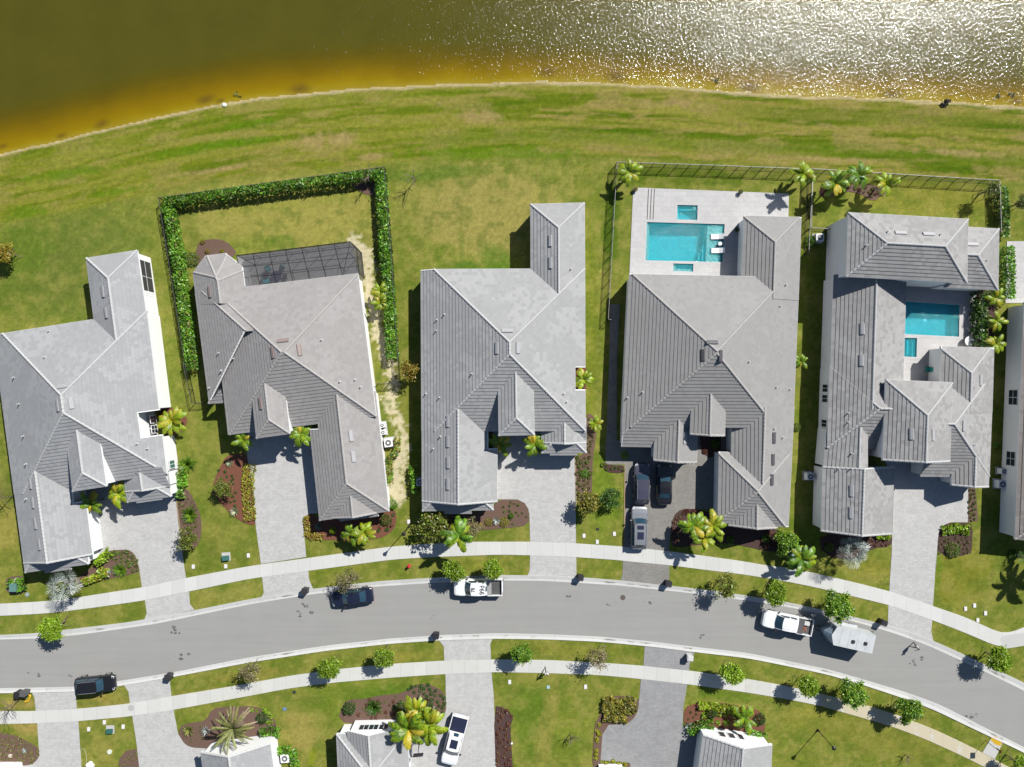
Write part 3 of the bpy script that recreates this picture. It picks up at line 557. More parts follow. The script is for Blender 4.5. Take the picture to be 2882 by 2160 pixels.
pool('swimming_pool', POOLS[0], 'large turquoise rectangular pool with pale sunken ledge at its right end', [(P('G 946,556 1072,561 1056,850 935,847'), .22, 'pool_pale'), (P('G 473,542 496,543 485,838 462,837'), .3, 'pool_pale'), (P('G 915,720 946,720 938,846 908,845'), .6, 'pool_shell'), (P('G 885,770 915,770 908,845 880,844'), .9, 'pool_shell')], 1.5, 'pool_water')
pool('hot_tub', POOLS[1], 'small square spa pool set in white terrace above the larger pool', [(P('G 708,412 726,412 726,522 706,522'), .4, 'pool_shell'), (P('G 727,428 838,430 838,446 727,444'), .4, 'pool_shell'), (P('G 832,422 856,423 855,446 832,445'), .1, 'pool_pale')], .9, 'pool_water2')
pool('splash_pool', POOLS[2], 'small sunken seat pool touching the lower edge of the large pool', [(P('G 678,850 702,851 700,922 676,921'), .25, 'pool_pale'), (P('G 702,902 830,906 829,925 702,922'), .25, 'pool_pale')], .8, 'pool_water2', cop=False)
pool('swimming_pool', POOLS[3], 'turquoise courtyard pool between the two grey roofed wings of the two storey house', [(P('I 790,1158 1165,1180 1160,1428 788,1408'), .75, 'pool_shell')], 1.5, 'pool_water2')
pool('hot_tub', POOLS[4], 'narrow spa pool below the courtyard pool, half under the eave', [(P('I 886,1444 910,1445 906,1588 884,1587'), .3, 'pool_shell'), (P('I 850,1460 866,1461 864,1570 848,1569'), .4, 'pool_shell')], .8, 'pool_water2')
mb = MB()
for i, x in enumerate((480, 503, 526)): a_, b_ = W1('G %d,282' % x), W1('G %d,540' % (x - 12)); mb.poly([(a_[0], a_[1], .064), (a_[0] + .1, a_[1], .064), (b_[0] + .1, b_[1], .064), (b_[0], b_[1], .064)][::-1])
tag(mb.build('terrace_step_shade', basic('step_shade_dark', (.03, .03, .03), .5)), 'three dark parallel painted step lines across the white pool terrace', 'steps')  # terrace steps drawn as flat dark strips, the shade of their edges painted in
def stain(s, r, seed):
    c = W1(s); rr = random.Random(seed); mb = MB()
    for k in range(rr.randint(3, 6)):
        a = rr.uniform(0, 6.28); d = rr.uniform(0, r); x = c[0] + math.cos(a) * d; y = c[1] + math.sin(a) * d * .6; q = rr.uniform(.07, .3) * r
        mb.poly([(x + math.cos(j / 9 * 6.283) * q * rr.uniform(.6, 1.2), y + math.sin(j / 9 * 6.283) * q * .7 * rr.uniform(.6, 1.2), .0185 + .0006 * k) for j in range(9)])
    return mb
def stainmat():
    m, t, b = nodes('oil_stain'); p = pos(t); f = ramp(t, noise(t, p, 3.5, 4, .7), .35, .62); tr = N(t, 'ShaderNodeBsdfTransparent'); mx = t.nodes.new('ShaderNodeMixShader'); b.inputs['Base Color'].default_value = (*S(104, 101, 98), 1); b.inputs['Roughness'].default_value = .8
    L(t, mth(t, 'MULTIPLY', f, .75), mx.inputs[0]); L(t, tr.outputs[0], mx.inputs[1]); L(t, b.outputs[0], mx.inputs[2]); L(t, mx.outputs[0], t.nodes['Material Output'].inputs[0]); return m
SM = stainmat()
for i, (s, r) in enumerate((('K 1360,600', 1.0), ('K 1410,780', 1.0), ('K 280,935', 1.0), ('K 545,943', .6), ('L 440,420', 1.2), ('L 400,460', .8), ('M 545,330', .9), ('M 1190,370', .9), ('M 870,395', .5), ('M 1590,630', .7), ('N 1335,825', .9), ('N 1640,820', .4), ('N 1750,1265', 1.0), ('N 1310,860', .8), ('L 1440,490', .5), ('L 390,520', .4))):
    tag(stain(s, r, i).build('road_stain', SM), kind='structure')
mb = MB(); c = W1('M 975,338'); mb.cyl((c[0], c[1], .018), .31, .012, 28); o = mb.build('manhole_cover', basic('cast_iron', S(120, 108, 102), .6, .2, n2=(8, .5))); tag(o, 'round brown cast iron manhole cover in the middle of the road', 'manhole cover')
# ---------------------------------------------------------------- houses: roofs are intersections of pitched planes over each wing
def on_edge(q, m_):
    return any(abs((m_.x - q[i][0]) * (q[(i + 1) % len(q)][1] - q[i][1]) - (m_.y - q[i][1]) * (q[(i + 1) % len(q)][0] - q[i][0])) / math.hypot(q[(i + 1) % len(q)][0] - q[i][0], q[(i + 1) % len(q)][1] - q[i][1]) < .02 for i in range(len(q)))
def self_edge(q, n, r, a, b): return math.hypot(q[r][0] - a[0], q[r][1] - a[1]) < .05 and math.hypot(q[(r + 1) % n][0] - b[0], q[(r + 1) % n][1] - b[1]) < .05
class House:
    def __init__(s, name, loc, label, tile, cap='cap', wall='white_wall', group='pale houses with grey tiled roofs'):
        c = W1(loc); s.o = empty(name, (c[0], c[1], 0), label, 'house', group); s.tile = tile; s.cap = cap; s.wall = wall
        s.R = MB(); s.C = MB(); s.Wl = MB(); s.T = MB(); s.n = 0; s.fas = []; s.caps = []; s.solids = []
    def roof(s, pts, eaves, pitch=.5, holes=(), rake=(), h0=3.0, inset=.25, walls=True, fascia=True, course=.38):
        px = P(pts); n = len(px); s.n += 1; eps = .0045 * (s.n % 7); eaves = [None if e is None else e + eps for e in eaves]
        q = []
        for i, p in enumerate(px):
            hs = [e for e in (eaves[i - 1], eaves[i]) if e is not None]; q.append(W(p, min(hs) if hs else h0))
        if area(q) < 0:   # make counter-clockwise, keep edge i between vertex i and i+1
            q = q[::-1]; eaves = [eaves[(n - 2 - i) % n] for i in range(n)]; rake = [(n - 2 - r) % n for r in rake]
        pl = []           # z = A x + B y + C, inward distance line
        for i in range(n):
            if eaves[i] is None: continue
            (x1, y1), (x2, y2) = q[i], q[(i + 1) % n]; d = math.hypot(x2 - x1, y2 - y1); nx, ny = -(y2 - y1) / d, (x2 - x1) / d
            pl.append((nx, ny, -(nx * x1 + ny * y1), eaves[i], (x1, y1), ((x2 - x1) / d, (y2 - y1) / d)))
        def pz(k, x, y): a = pl[k]; return a[3] + pitch * (a[0] * x + a[1] * y + a[2])
        def rz(x, y): return min(pz(k, x, y) for k in range(len(pl)))
        s.solids.append((q, rz))
        base = [q]
        for h in holes: base = subtract(base, [W(p, 3.0) for p in P(h)])
        for k, a in enumerate(pl):
            for piece in base:
                f = piece
                for j, b_ in enumerate(pl):
                    if j == k: continue
                    f = cl(f, pitch * (b_[0] - a[0]), pitch * (b_[1] - a[1]), b_[3] - a[3] + pitch * (b_[2] - a[2]))
                    if len(f) < 3: break
                if len(f) < 3 or abs(area(f)) < .01: continue
                ds = [a[0] * x + a[1] * y + a[2] for x, y in f]; c0 = math.floor(min(ds) / course + 1e-6); c1 = math.ceil(max(ds) / course - 1e-6); sl = math.sqrt(1 + pitch * pitch)
                for c in range(c0, c1):
                    g = cl(f, a[0], a[1], a[2] - c * course); g = cl(g, -a[0], -a[1], -a[2] + (c + 1) * course) if len(g) > 2 else g
                    if len(g) < 3 or abs(area(g)) < .002: continue
                    V3 = []; uv = []
                    for x, y in g:
                        dd = a[0] * x + a[1] * y + a[2]; V3.append((x, y, a[3] + pitch * dd + .05 * (1 - (dd - c * course) / course)))
                        uu = (x - a[4][0]) * a[5][0] + (y - a[4][1]) * a[5][1]; uv.append((uu + 60 + 13 * k, dd * sl * .38 / (course * sl) + 19 * .38 * (s.n + k) + .01))
                    s.R.poly(V3, uv=uv)
                    for i in range(len(g)):
                        (x1, y1), (x2, y2) = g[i], g[(i + 1) % len(g)]
                        if abs(a[0] * x1 + a[1] * y1 + a[2] - c * course) < 1e-4 and abs(a[0] * x2 + a[1] * y2 + a[2] - c * course) < 1e-4:
                            z = a[3] + pitch * c * course; u1, u2 = uv[i], uv[(i + 1) % len(g)]
                            s.R.poly([(x1, y1, z - .02), (x2, y2, z - .02), (x2, y2, z + .05), (x1, y1, z + .05)], uv=[u1, u2, u2, u1])
        # ridge and hip caps
        for i in range(len(pl)):
            for j in range(i + 1, len(pl)):
                a, b_ = pl[i], pl[j]; dx, dy = a[0] - b_[0], a[1] - b_[1]; dc = (a[3] - b_[3]) / pitch + a[2] - b_[2]; nn = dx * dx + dy * dy
                if nn < 1e-6: continue
                p0 = (-dc * dx / nn, -dc * dy / nn); d = (-dy / math.sqrt(nn), dx / math.sqrt(nn)); lo, hi = -500.0, 500.0
                cons = [(pitch * (c[0] - a[0]), pitch * (c[1] - a[1]), c[3] - a[3] + pitch * (c[2] - a[2])) for m_, c in enumerate(pl) if m_ not in (i, j)]
                for m_ in range(n):
                    (x1, y1), (x2, y2) = q[m_], q[(m_ + 1) % n]; l = math.hypot(x2 - x1, y2 - y1); cons.append((-(y2 - y1) / l, (x2 - x1) / l, ((y2 - y1) * x1 - (x2 - x1) * y1) / l))
                for A, B, Cc in cons:
                    v0 = A * p0[0] + B * p0[1] + Cc; v1 = A * d[0] + B * d[1]
                    if abs(v1) < 1e-9:
                        if v0 < -1e-6: lo, hi = 1, 0
                        continue
                    t_ = -v0 / v1
                    if v1 > 0: lo = max(lo, t_)
                    else: hi = min(hi, t_)
                if hi - lo > .4: s.capline((p0[0] + d[0] * lo, p0[1] + d[1] * lo), (p0[0] + d[0] * hi, p0[1] + d[1] * hi), rz)
        # boundary loop (holes in the plan are followed), fascia and walls
        loop = s.boundary(base)
        for lp in loop:
            m_ = len(lp); ins = []
            for i in range(m_):
                p0, p1, p2 = Vector(lp[i - 1]), Vector(lp[i]), Vector(lp[(i + 1) % m_]); d1 = (p1 - p0).normalized(); d2 = (p2 - p1).normalized(); n1 = Vector((-d1.y, d1.x)); n2 = Vector((-d2.y, d2.x)); bs = n1 + n2
                ins.append(p1 + bs * (inset / max(.3, 1 + n1.dot(n2))))
            for i in range(m_):
                a_, b_ = Vector(lp[i]), Vector(lp[(i + 1) % m_]); ia, ib = ins[i], ins[(i + 1) % m_]
                ln = (b_ - a_).length
                if ln < .02: continue
                dn = (b_ - a_).normalized(); out = Vector((dn.y, -dn.x)) * .012
                def brk(A, B):
                    ts = {0.0, 1.0}
                    for u in range(len(pl)):
                        for v in range(u + 1, len(pl)):
                            f0 = pz(u, A.x, A.y) - pz(v, A.x, A.y); f1 = pz(u, B.x, B.y) - pz(v, B.x, B.y)
                            if f0 * f1 < 0: ts.add(f0 / (f0 - f1))
                    return sorted(ts)
                if fascia and any(abs(a[0] * (a_.x + b_.x) / 2 + a[1] * (a_.y + b_.y) / 2 + a[2]) < .02 or 0 for a in pl) or any(self_edge(q, n, r, a_, b_) for r in rake) or holes and not on_edge(q, (a_ + b_) / 2):
                    ts = brk(a_, b_)
                    for t0, t1 in zip(ts[:-1], ts[1:]):
                        s.fas.append((a_.lerp(b_, t0) + out, a_.lerp(b_, t1) + out, out, rz, len(s.solids) - 1))
                if walls and (ib - ia).length > .02:
                    ts = brk(ia, ib)
                    for t0, t1 in zip(ts[:-1], ts[1:]):
                        A = ia.lerp(ib, t0); B = ia.lerp(ib, t1)
                        s.Wl.poly([(A.x, A.y, -.02), (B.x, B.y, -.02), (B.x, B.y, rz(B.x, B.y) - .03), (A.x, A.y, rz(A.x, A.y) - .03)])
        for r in rake: s.capline(q[r], q[(r + 1) % n], rz, w=.15, inw=.10, brk=True, pl=pl, pz=pz)
    def boundary(s, base):
        if len(base) == 1: return [base[0]]
        V = [p for b_ in base for p in b_]; E = []
        for bi, b_ in enumerate(base):
            for i in range(len(b_)):
                p, q = b_[i], b_[(i + 1) % len(b_)]; d = math.hypot(q[0] - p[0], q[1] - p[1])
                if d < 1e-4: continue
                ts = {0.0, 1.0}
                for v in V:
                    t_ = ((v[0] - p[0]) * (q[0] - p[0]) + (v[1] - p[1]) * (q[1] - p[1])) / d / d
                    if 1e-4 < t_ < 1 - 1e-4 and abs((v[0] - p[0]) * (q[1] - p[1]) - (v[1] - p[1]) * (q[0] - p[0])) / d < 1e-3: ts.add(t_)
                ts = sorted(ts)
                for a_, c in zip(ts[:-1], ts[1:]):
                    m_ = (a_ + c) / 2; mx = p[0] + (q[0] - p[0]) * m_ + (q[1] - p[1]) / d * .01; my = p[1] + (q[1] - p[1]) * m_ - (q[0] - p[0]) / d * .01
                    if any(bj != bi and bool(inside(ob, np.array([mx]), np.array([my]))[0]) for bj, ob in enumerate(base)): continue
                    E.append(((p[0] + (q[0] - p[0]) * a_, p[1] + (q[1] - p[1]) * a_), (p[0] + (q[0] - p[0]) * c, p[1] + (q[1] - p[1]) * c)))
        loops = []
        while E:
            a_, b_ = E.pop(0); lp = [a_]; cur = b_
            for _ in range(200):
                k = next((i for i, e in enumerate(E) if math.hypot(e[0][0] - cur[0], e[0][1] - cur[1]) < 5e-3), None)
                if k is None: break
                e = E.pop(k); lp.append(e[0]); cur = e[1]
            cl_ = []
            for i in range(len(lp)):
                p0, p1, p2 = lp[i - 1], lp[i], lp[(i + 1) % len(lp)]; c = (p1[0] - p0[0]) * (p2[1] - p1[1]) - (p1[1] - p0[1]) * (p2[0] - p1[0])
                if abs(c) > 1e-5: cl_.append(p1)
            if len(cl_) > 2: loops.append(cl_)
        return loops
    def capline(s, p, q, rz, w=.15, inw=0.0, brk=False, pl=None, pz=None):
        p, q = Vector(p), Vector(q); seg = [(p, q)]
        if brk:
            ts = {0.0, 1.0}
            for u in range(len(pl)):
                for v in range(u + 1, len(pl)):
                    f0 = pz(u, *p) - pz(v, *p); f1 = pz(u, *q) - pz(v, *q)
                    if f0 * f1 < 0: ts.add(f0 / (f0 - f1))
            ts = sorted(ts); seg = [(p.lerp(q, a), p.lerp(q, b_)) for a, b_ in zip(ts[:-1], ts[1:])]
        for a_, b_ in seg:
            za, zb = rz(*a_), rz(*b_); d = b_ - a_; ln = d.length
            if ln < .05: continue
            nn = Vector((-d.y, d.x)).normalized(); sh = nn * 0
            if inw: 
                sh = nn * inw; m_ = (a_ + b_) / 2 + sh * 2
                if not inside([tuple(v) for v in s.solids[-1][0]], np.array([m_.x]), np.array([m_.y]))[0]: sh = -sh
            s.caps.append((a_ + sh, b_ + sh, nn, rz, w, len(s.solids) - 1))
    def hidden(s, x, y, z, me, tol):
        for k, (q, rz) in enumerate(s.solids):
            if k != me and rz(x, y) > z + (tol if tol < 0 else (.03 if k > me else -.035)) and inside(q, np.array([x]), np.array([y]))[0]: return True
        return False
    def flush(s):
        for A0, B0, out, rz, me in s.fas:
            k = max(1, int((B0 - A0).length / .5))
            for i in range(k):
                A, B = A0.lerp(B0, i / k), A0.lerp(B0, (i + 1) / k); m_ = (A + B) / 2 + out * 5; mi = (A + B) / 2 - out * 2
                if s.hidden(m_.x, m_.y, rz(mi.x, mi.y), me, -.09): continue
                za, zb = rz(A.x, A.y), rz(B.x, B.y)
                s.T.poly([(A.x, A.y, za - .22), (B.x, B.y, zb - .22), (B.x, B.y, zb + .045), (A.x, A.y, za + .045)])
                s.T.poly([(A.x, A.y, za + .045), (B.x, B.y, zb + .045), (B.x - out.x * 8, B.y - out.y * 8, zb + .07), (A.x - out.x * 8, A.y - out.y * 8, za + .07)])
                s.T.poly([(A.x, A.y, za - .22), (A.x - out.x * 24, A.y - out.y * 24, za - .22), (B.x - out.x * 24, B.y - out.y * 24, zb - .22), (B.x, B.y, zb - .22)])
        for a_, b_, nn, rz, w, me in s.caps:
            za, zb = rz(*a_), rz(*b_)
            if zb < za: a_, b_, za, zb = b_, a_, zb, za
            sh = Vector((0, 0)); k = max(1, int((b_ - a_).length / .42))
            for i in range(k):
                m_ = a_.lerp(b_, (i + .5) / k)
                if s.hidden(m_.x, m_.y, rz(*m_), me, .03): continue
                A, B = a_.lerp(b_, i / k) + sh, a_.lerp(b_, (i + 1) / k) + sh; z0 = za + (zb - za) * i / k + .035; z1 = za + (zb - za) * (i + 1) / k
                pr = ((-w, -.07), (-w * .62, .055), (0, .09), (w * .62, .055), (w, -.07))
                lo = [(A.x + nn.x * y, A.y + nn.y * y, z0 + z) for y, z in pr]; hi = [(B.x + nn.x * y * .88, B.y + nn.y * y * .88, z1 + z) for y, z in pr]
                for u in range(4): s.C.poly([lo[u], lo[u + 1], hi[u + 1], hi[u]])
                s.C.poly(lo)
    def z(s, x, y):
        best = 0
        for q, rz in s.solids:
            if inside(q, np.array([x]), np.array([y]))[0]: best = max(best, rz(x, y))
        return best
    def at(s, t):   # picture point -> point on this house's roof
        z = 4.0
        for _ in range(12): x, y = W1(t, z); z = s.z(x, y) * .5 + z * .5
        return x, y, s.z(x, y)
    def vent(s, t, ang=90, l=1.25, w=.42, mat=None):
        x, y, z = s.at(t); e = .1; gx = (s.z(x + e, y) - s.z(x - e, y)) / (2 * e); gy = (s.z(x, y + e) - s.z(x, y - e)) / (2 * e)
        a = R(ang); mb = MB(); h = .17; pr = ((-w / 2, 0), (-w / 2, h * .7), (-w * .3, h), (w * .3, h), (w / 2, h * .7), (w / 2, 0)); ends = []
        for sgn in (-1, 1):
            ring = []
            for u, v in pr:
                dx, dy = math.cos(a) * l / 2 * sgn - math.sin(a) * u, math.sin(a) * l / 2 * sgn + math.cos(a) * u; ring.append((x + dx, y + dy, z + gx * dx + gy * dy + v - (.03 if v == 0 else 0)))
            ends.append(ring)
        for i in range(5): mb.poly([ends[0][i], ends[0][i + 1], ends[1][i + 1], ends[1][i]])
        mb.poly(ends[0][::-1]); mb.poly(ends[1]); mb.build('roof_vent', mat or s.vm, s.o, world=True)
    def pipe(s, t, r=.06, h=.45, mat=None):
        x, y, z = s.at(t); mb = MB(); mb.cyl((x, y, z + h / 2 - .05), r, h, 8); mb.cyl((x, y, z + .03), r * 1.9, .06, 8); mb.build('vent_pipe', mat or M['trim'], s.o, world=True)
    def window(s, ta, tb, wall, rows=2, cols=2, name='window', glass='glass', fr='frame_white', proud=.03, hz=None):
        """ta, tb: opposite corners in the picture, lying on the vertical wall through world points wall[0], wall[1]"""
        (ax, ay), (bx, by) = wall; d = Vector((bx - ax, by - ay)).normalized(); nn = Vector((-d.y, d.x))
        def hit(t):
            px, py = P(t)[0]; rx, ry = (px - 1441) * MPP / CAM_H, -(py - 1080) * MPP / CAM_H   # ray (rx,ry,-1) from camera
            den = rx * nn.x + ry * nn.y; k = ((ax * nn.x + ay * nn.y)) / den; x, y, z = rx * k, ry * k, CAM_H - k
            return (x - ax) * d.x + (y - ay) * d.y, z
        (u0, z0), (u1, z1) = hit(ta), hit(tb)
        if hz: z0, z1 = hz
        u0, u1 = sorted((u0, u1)); z0, z1 = sorted((z0, z1)); z0 = max(z0, .3)
        side = 1 if (nn.x * (-ax) + nn.y * (-ay)) > 0 else -1; nv = nn * side
        def pt(u, z, o): return (ax + d.x * u + nv.x * o, ay + d.y * u + nv.y * o, z)
        f = MB(); bw = .07
        def bar(ua, ub, za, zb, o=proud + .02):
            q0 = [pt(ua, za, 0), pt(ub, za, 0), pt(ub, zb, 0), pt(ua, zb, 0)]; q1 = [pt(ua, za, o), pt(ub, za, o), pt(ub, zb, o), pt(ua, zb, o)]
            f.poly(q1); 
            for i in range(4): f.poly([q0[i], q0[(i + 1) % 4], q1[(i + 1) % 4], q1[i]])
        bar(u0 - bw, u1 + bw, z0 - bw, z0); bar(u0 - bw, u1 + bw, z1, z1 + bw); bar(u0 - bw, u0, z0, z1); bar(u1, u1 + bw, z0, z1)
        for i in range(1, cols): u = u0 + (u1 - u0) * i / cols; bar(u - .025, u + .025, z0, z1)
        for i in range(1, rows): z = z0 + (z1 - z0) * i / rows; bar(u0, u1, z - .025, z + .025, proud + .014)
        fo = f.build(name, M[fr], s.o, world=True); g = MB(); g.poly([pt(u0, z0, proud), pt(u1, z0, proud), pt(u1, z1, proud), pt(u0, z1, proud)])
        go = g.build('pane', M[glass], None); go.data.transform(Matrix.Translation(-ORG[s.o.name])); go.parent = fo
    def done(s):
        s.flush()
        s.R.build('roof', M[s.tile], s.o, world=True); s.C.build('ridge_cap', M[s.cap], s.o, world=True)
        s.T.build('fascia', M['trim_white'], s.o, world=True); s.Wl.build('wall', M[s.wall], s.o, world=True)
VM_PALE = basic('roof_vent_pale', S(200, 200, 202), .5); VM_TAN = basic('roof_vent_tan', S(170, 152, 146), .5); VM_DARK = basic('roof_vent_dark', S(98, 96, 100), .5)
House.vm = VM_PALE
A_, B_ = 3.4, 2.6
# --- house 3 (straight, third from the left)
h = House('tiled_house', 'E 900,1200', 'light grey roofed house in the middle, long thin wing pointing to the lake', 'tile3', 'cap_pale')
h.roof('E 232,860 1509,846; F 1514,590 238,590', [A_, A_, A_, B_], holes=['F 1428,96 1560,96 1560,268 1428,268'])
h.roof('E 1085,345 1507,334 1511,1150 1088,1150', [A_, A_, None, A_])
h.roof('F 239,412 828,412 828,1143 242,1143', [None, B_, None, B_], holes=['F 757,540 860,540 860,728 757,728'], rake=[2])
h.roof('F 240,900 800,900 797,1206 245,1214', [None, B_, B_, B_])
h.roof('F 415,1180 628,1180 628,1233 415,1235', [None, None, 2.42, None])
h.roof('F 832,100 1106,100 1117,622 838,627', [None, 5.7, 5.7, 5.7])
h.roof('F 1168,490 1519,490 1520,688 1170,688', [None, 2.65, None, 2.65], rake=[2])
h.roof('F 1170,600 1519,600 1520,761 1173,763', [None, 2.65, 2.65, 2.65])
h.roof('F 1237,720 1450,720 1450,779 1237,779', [None, None, 2.5, None])
h.roof('F 1343,560 1516,560 1518,660 1343,660', [None, None, 2.7, None], fascia=False)
for t in ('F 443,515', 'F 443,672', 'F 445,836', 'F 443,1002', 'E 1238,632', 'E 1240,803', 'E 823,1465', 'E 990,1462'): h.vent(t)
h.vent('E 905,1328', 0)
for t in ('E 360,1245', 'E 355,1330', 'E 418,1203', 'E 1402,850', 'F 632,145', 'F 380,330', 'F 275,300', 'F 388,632', 'F 332,728', 'F 1370,362', 'F 1346,298'): h.pipe(t)
h.done()
# --- house 1 (left, turned)
h = House('tiled_house', 'B 500,300', 'pale blue grey roofed house cut off by the left edge of the photo', 'tile1', 'cap_pale')
h.roof('A -62,983 1372,748; B 1560,775 133,972', [A_, A_, A_, B_], holes=['B 1343,203 1650,158 1680,385 1373,431'])
h.roof('A 803,255 1282,180 1400,1000 905,1060', [A_, A_, None, A_])
h.roof('B 108,765 760,690 866,1533 222,1617', [None, B_, None, B_], holes=['B 668,820 900,800 925,1015 690,1045'], rake=[2])
h.roof('B 155,1120 765,1040; K 692,78 195,145', [None, B_, B_, B_])
h.roof('K 335,90 540,60 550,118 352,147', [None, None, 2.42, None])
h.roof('B 600,310 905,270 997,893 678,942', [None, 5.6, 5.6, 5.6])
h.roof('B 1135,680 1550,620 1592,898 1172,952', [None, 2.65, None, 2.65], rake=[2])
h.roof('B 1145,760 1565,720 1600,990 1188,1043', [None, 2.65, 2.65, 2.65])
h.roof('B 1260,960 1500,930 1520,1015 1275,1050', [None, None, 2.5, None])
h.roof('B 1310,740 1555,700 1592,900 1325,930', [None, None, 2.85, None], fascia=False)
for t in ('B 285,865', 'B 308,1045', 'B 330,1240', 'B 368,1435', 'A 962,570', 'A 990,765', 'B 540,140', 'B 668,115'): h.vent(t, 98)
h.vent('A 590,1450', 8)
for t in ('B 182,125', 'B 225,425', 'B 248,685', 'B 250,1010', 'A 425,1180', 'A 462,935', 'B 1288,495', 'B 1384,540', 'A 135,1370'): h.pipe(t)
def inset_wall(a, b, ha, hb, d=.25, sgn=1):
    A, B = Vector(W1(a, ha)), Vector(W1(b, hb)); e = (B - A).normalized(); n = Vector((-e.y, e.x)) * d * sgn; return tuple(A + n), tuple(B + n)
wE = inset_wall('A 1282,180', 'B 1600,990', A_, A_, .25, -1)
for a, b in (('A 1350,285', 'A 1395,585'), ('A 1400,612', 'A 1440,920')): h.window(a, b, wE, 2, 2, 'porch_screen_opening', 'screen', hz=(.35, 3.0))
h.window('A 1415,1000', 'A 1425,1095', wE, 2, 2, hz=(1.1, 2.4)); h.window('B 1565,662', 'B 1575,728', wE, 1, 2, glass='glass_teal', hz=(1.1, 2.3))
wN = inset_wall('B 1343,203', 'B 1373,431', 3.0, 3.0, .25, 1)
h.window('B 1392,238', 'B 1438,300', wN, 2, 2, hz=(1.0, 2.3)); h.window('B 1404,330', 'B 1448,392', wN, 2, 2, hz=(1.0, 2.3))
h.done()
# --- house 2 (warm grey, screened pool cage)
h = House('tiled_house', 'D 700,200', 'warm grey roofed house with a dark screened patio and a hedged back lawn', 'tile2', 'cap_warm'); h.vm = VM_TAN
h.roof('C 545,1022 1680,885; D 1546,478 393,620', [3.1, 3.1, 3.1, 3.0])
h.roof('C 412,1037 930,975 930,1345 865,1350; D 245,380', [3.1, None, None, None, 2.6], pitch=.48, rake=[3])
h.roof('D 245,378 352,262 354,372', [None, None, 2.7])
h.roof('C 395,885 490,750 650,727 785,835 800,985 700,1130 425,1130', [2.65, 2.75, 2.85, 3.0, None, None, 2.6], h0=2.8)
h.roof('D 560,150 818,120 875,612 612,648', [None, 4.8, 4.8, 4.8])
h.roof('D 1000,330 1540,280 1645,1215 1103,1287', [None, B_, B_, B_], holes=['D 980,480 1096,480 1098,572 990,580'])
h.roof('D 1190,1040 1528,1010 1550,1232 1210,1272', [None, 2.62, None, 2.62], rake=[2])
h.roof('D 1195,1200 1550,1170 1562,1252 1262,1292', [None, None, 2.42, None])
h.vent('C 525,1030', 98); h.vent('C 1015,1500', 98); h.vent('C 1225,1480', 98); h.vent('C 1097,1405', 7); h.vent('D 645,378', 98); h.vent('D 1350,627', 98, mat=VM_PALE); h.vent('D 1368,788', 98, mat=VM_PALE)
for t in ('C 598,1505', 'C 710,1548', 'C 620,1640', 'C 1398,1402', 'D 343,122', 'D 250,255', 'D 1264,206', 'D 1383,190', 'D 1426,248'): h.pipe(t)
h.done()
# --- house 4 (greige, pool terrace)
h = House('tiled_house', 'G 950,1400', 'greige roofed house whose roof meets a white terrace with a turquoise pool', 'tile4', 'cap_warm'); h.vm = VM_DARK
h.roof('G 335,945 1656,980; H 1608,560 281,560', [3.35, 2.45, 3.62, 3.2])
h.roof('H 282,500 640,500 640,718 272,712', [None, None, 2.45, 3.2])
h.roof('G 1225,490 1672,505 1650,1150 1203,1150', [2.64, 2.5, None, 2.7])
h.roof('H 820,270 1083,270 1078,632 808,620', [None, 4.6, None, 4.6], rake=[2])
h.roof('H 540,440 868,440 860,840 522,822', [None, 2.85, None, 2.85], rake=[2])
h.roof('H 1030,752 1600,770 1572,1335 1020,1305', [2.7, 2.5, 2.7, 2.8], rake=[])
h.roof('H 1130,400 1618,400 1583,1100 1125,1100', [None, 2.5, None, 2.9])
h.roof('H 1105,1120 1490,1120 1487,1348 1103,1328', [None, 2.62, None, 2.62], rake=[2])
for t in ('H 1460,643', 'H 1452,812', 'H 1444,968', 'G 905,1575', 'G 1045,1580', 'H 768,645'): h.vent(t, 90, mat=VM_PALE if t in ('H 768,645',) else None)
h.vent('G 978,1475', 0)
for t in ('H 438,288', 'H 320,330', 'G 1508,1192', 'G 1552,1028', 'H 1478,248', 'H 1583,265', 'H 1463,570', 'H 1528,640', 'H 1265,50'): h.pipe(t)
h.done()
# --- house 5 (two storey)
h = House('tiled_house', 'J 700,300', 'mottled grey roofed house with a raised second storey by the lake and a courtyard pool', 'tile5', 'cap', group='pale houses with grey tiled roofs')
h.roof('I 378,465 1312,517 1303,1013 362,965', [5.8, 5.8, 5.8, 5.8])
h.roof('I 1100,567 1552,592 1545,1070 1130,1048', [3.2, 3.2, 3.2, None])
h.roof('I 264,950 832,950; J 800,420 228,420', [None, 2.8, None, 3.1])
h.roof('J 236,85 700,92 700,737 216,722', [3.1, None, 3.1, 3.1])
h.roof('J 180,865 738,865 715,1395 168,1372', [None, 2.55, None, 2.9], rake=[0, 2])
h.roof('J 212,560 530,560 530,880 185,880', [None, 3.9, None, 2.9])
h.roof('J 672,190 1190,213 1170,832 645,820', [5.2, 5.2, None, 5.2], rake=[2])
h.roof('J 960,205 1505,228 1474,950 935,945', [3.1, 2.35, 2.3, None])
h.roof('J 1180,760 1483,760 1470,1030 1180,1015', [None, 2.36, None, 2.5], rake=[2])
h.roof('I 1098,1505 1513,1520; J 1498,450 1084,450', [2.7, 2.36, None, 2.85])
for t in ('I 485,1370', 'J 478,40', 'J 868,612', 'J 1410,195', 'J 1278,548', 'J 1038,620', 'J 403,1055', 'J 398,1225'): h.vent(t)
for t in ('I 785,622', 'I 1002,632', 'I 1345,712'): h.vent(t, -2)
for t in ('I 683,615', 'I 1092,636', 'I 520,722', 'I 1453,838', 'J 378,522', 'J 378,450', 'J 405,765', 'J 303,885', 'J 400,882', 'J 1357,698'): h.pipe(t)
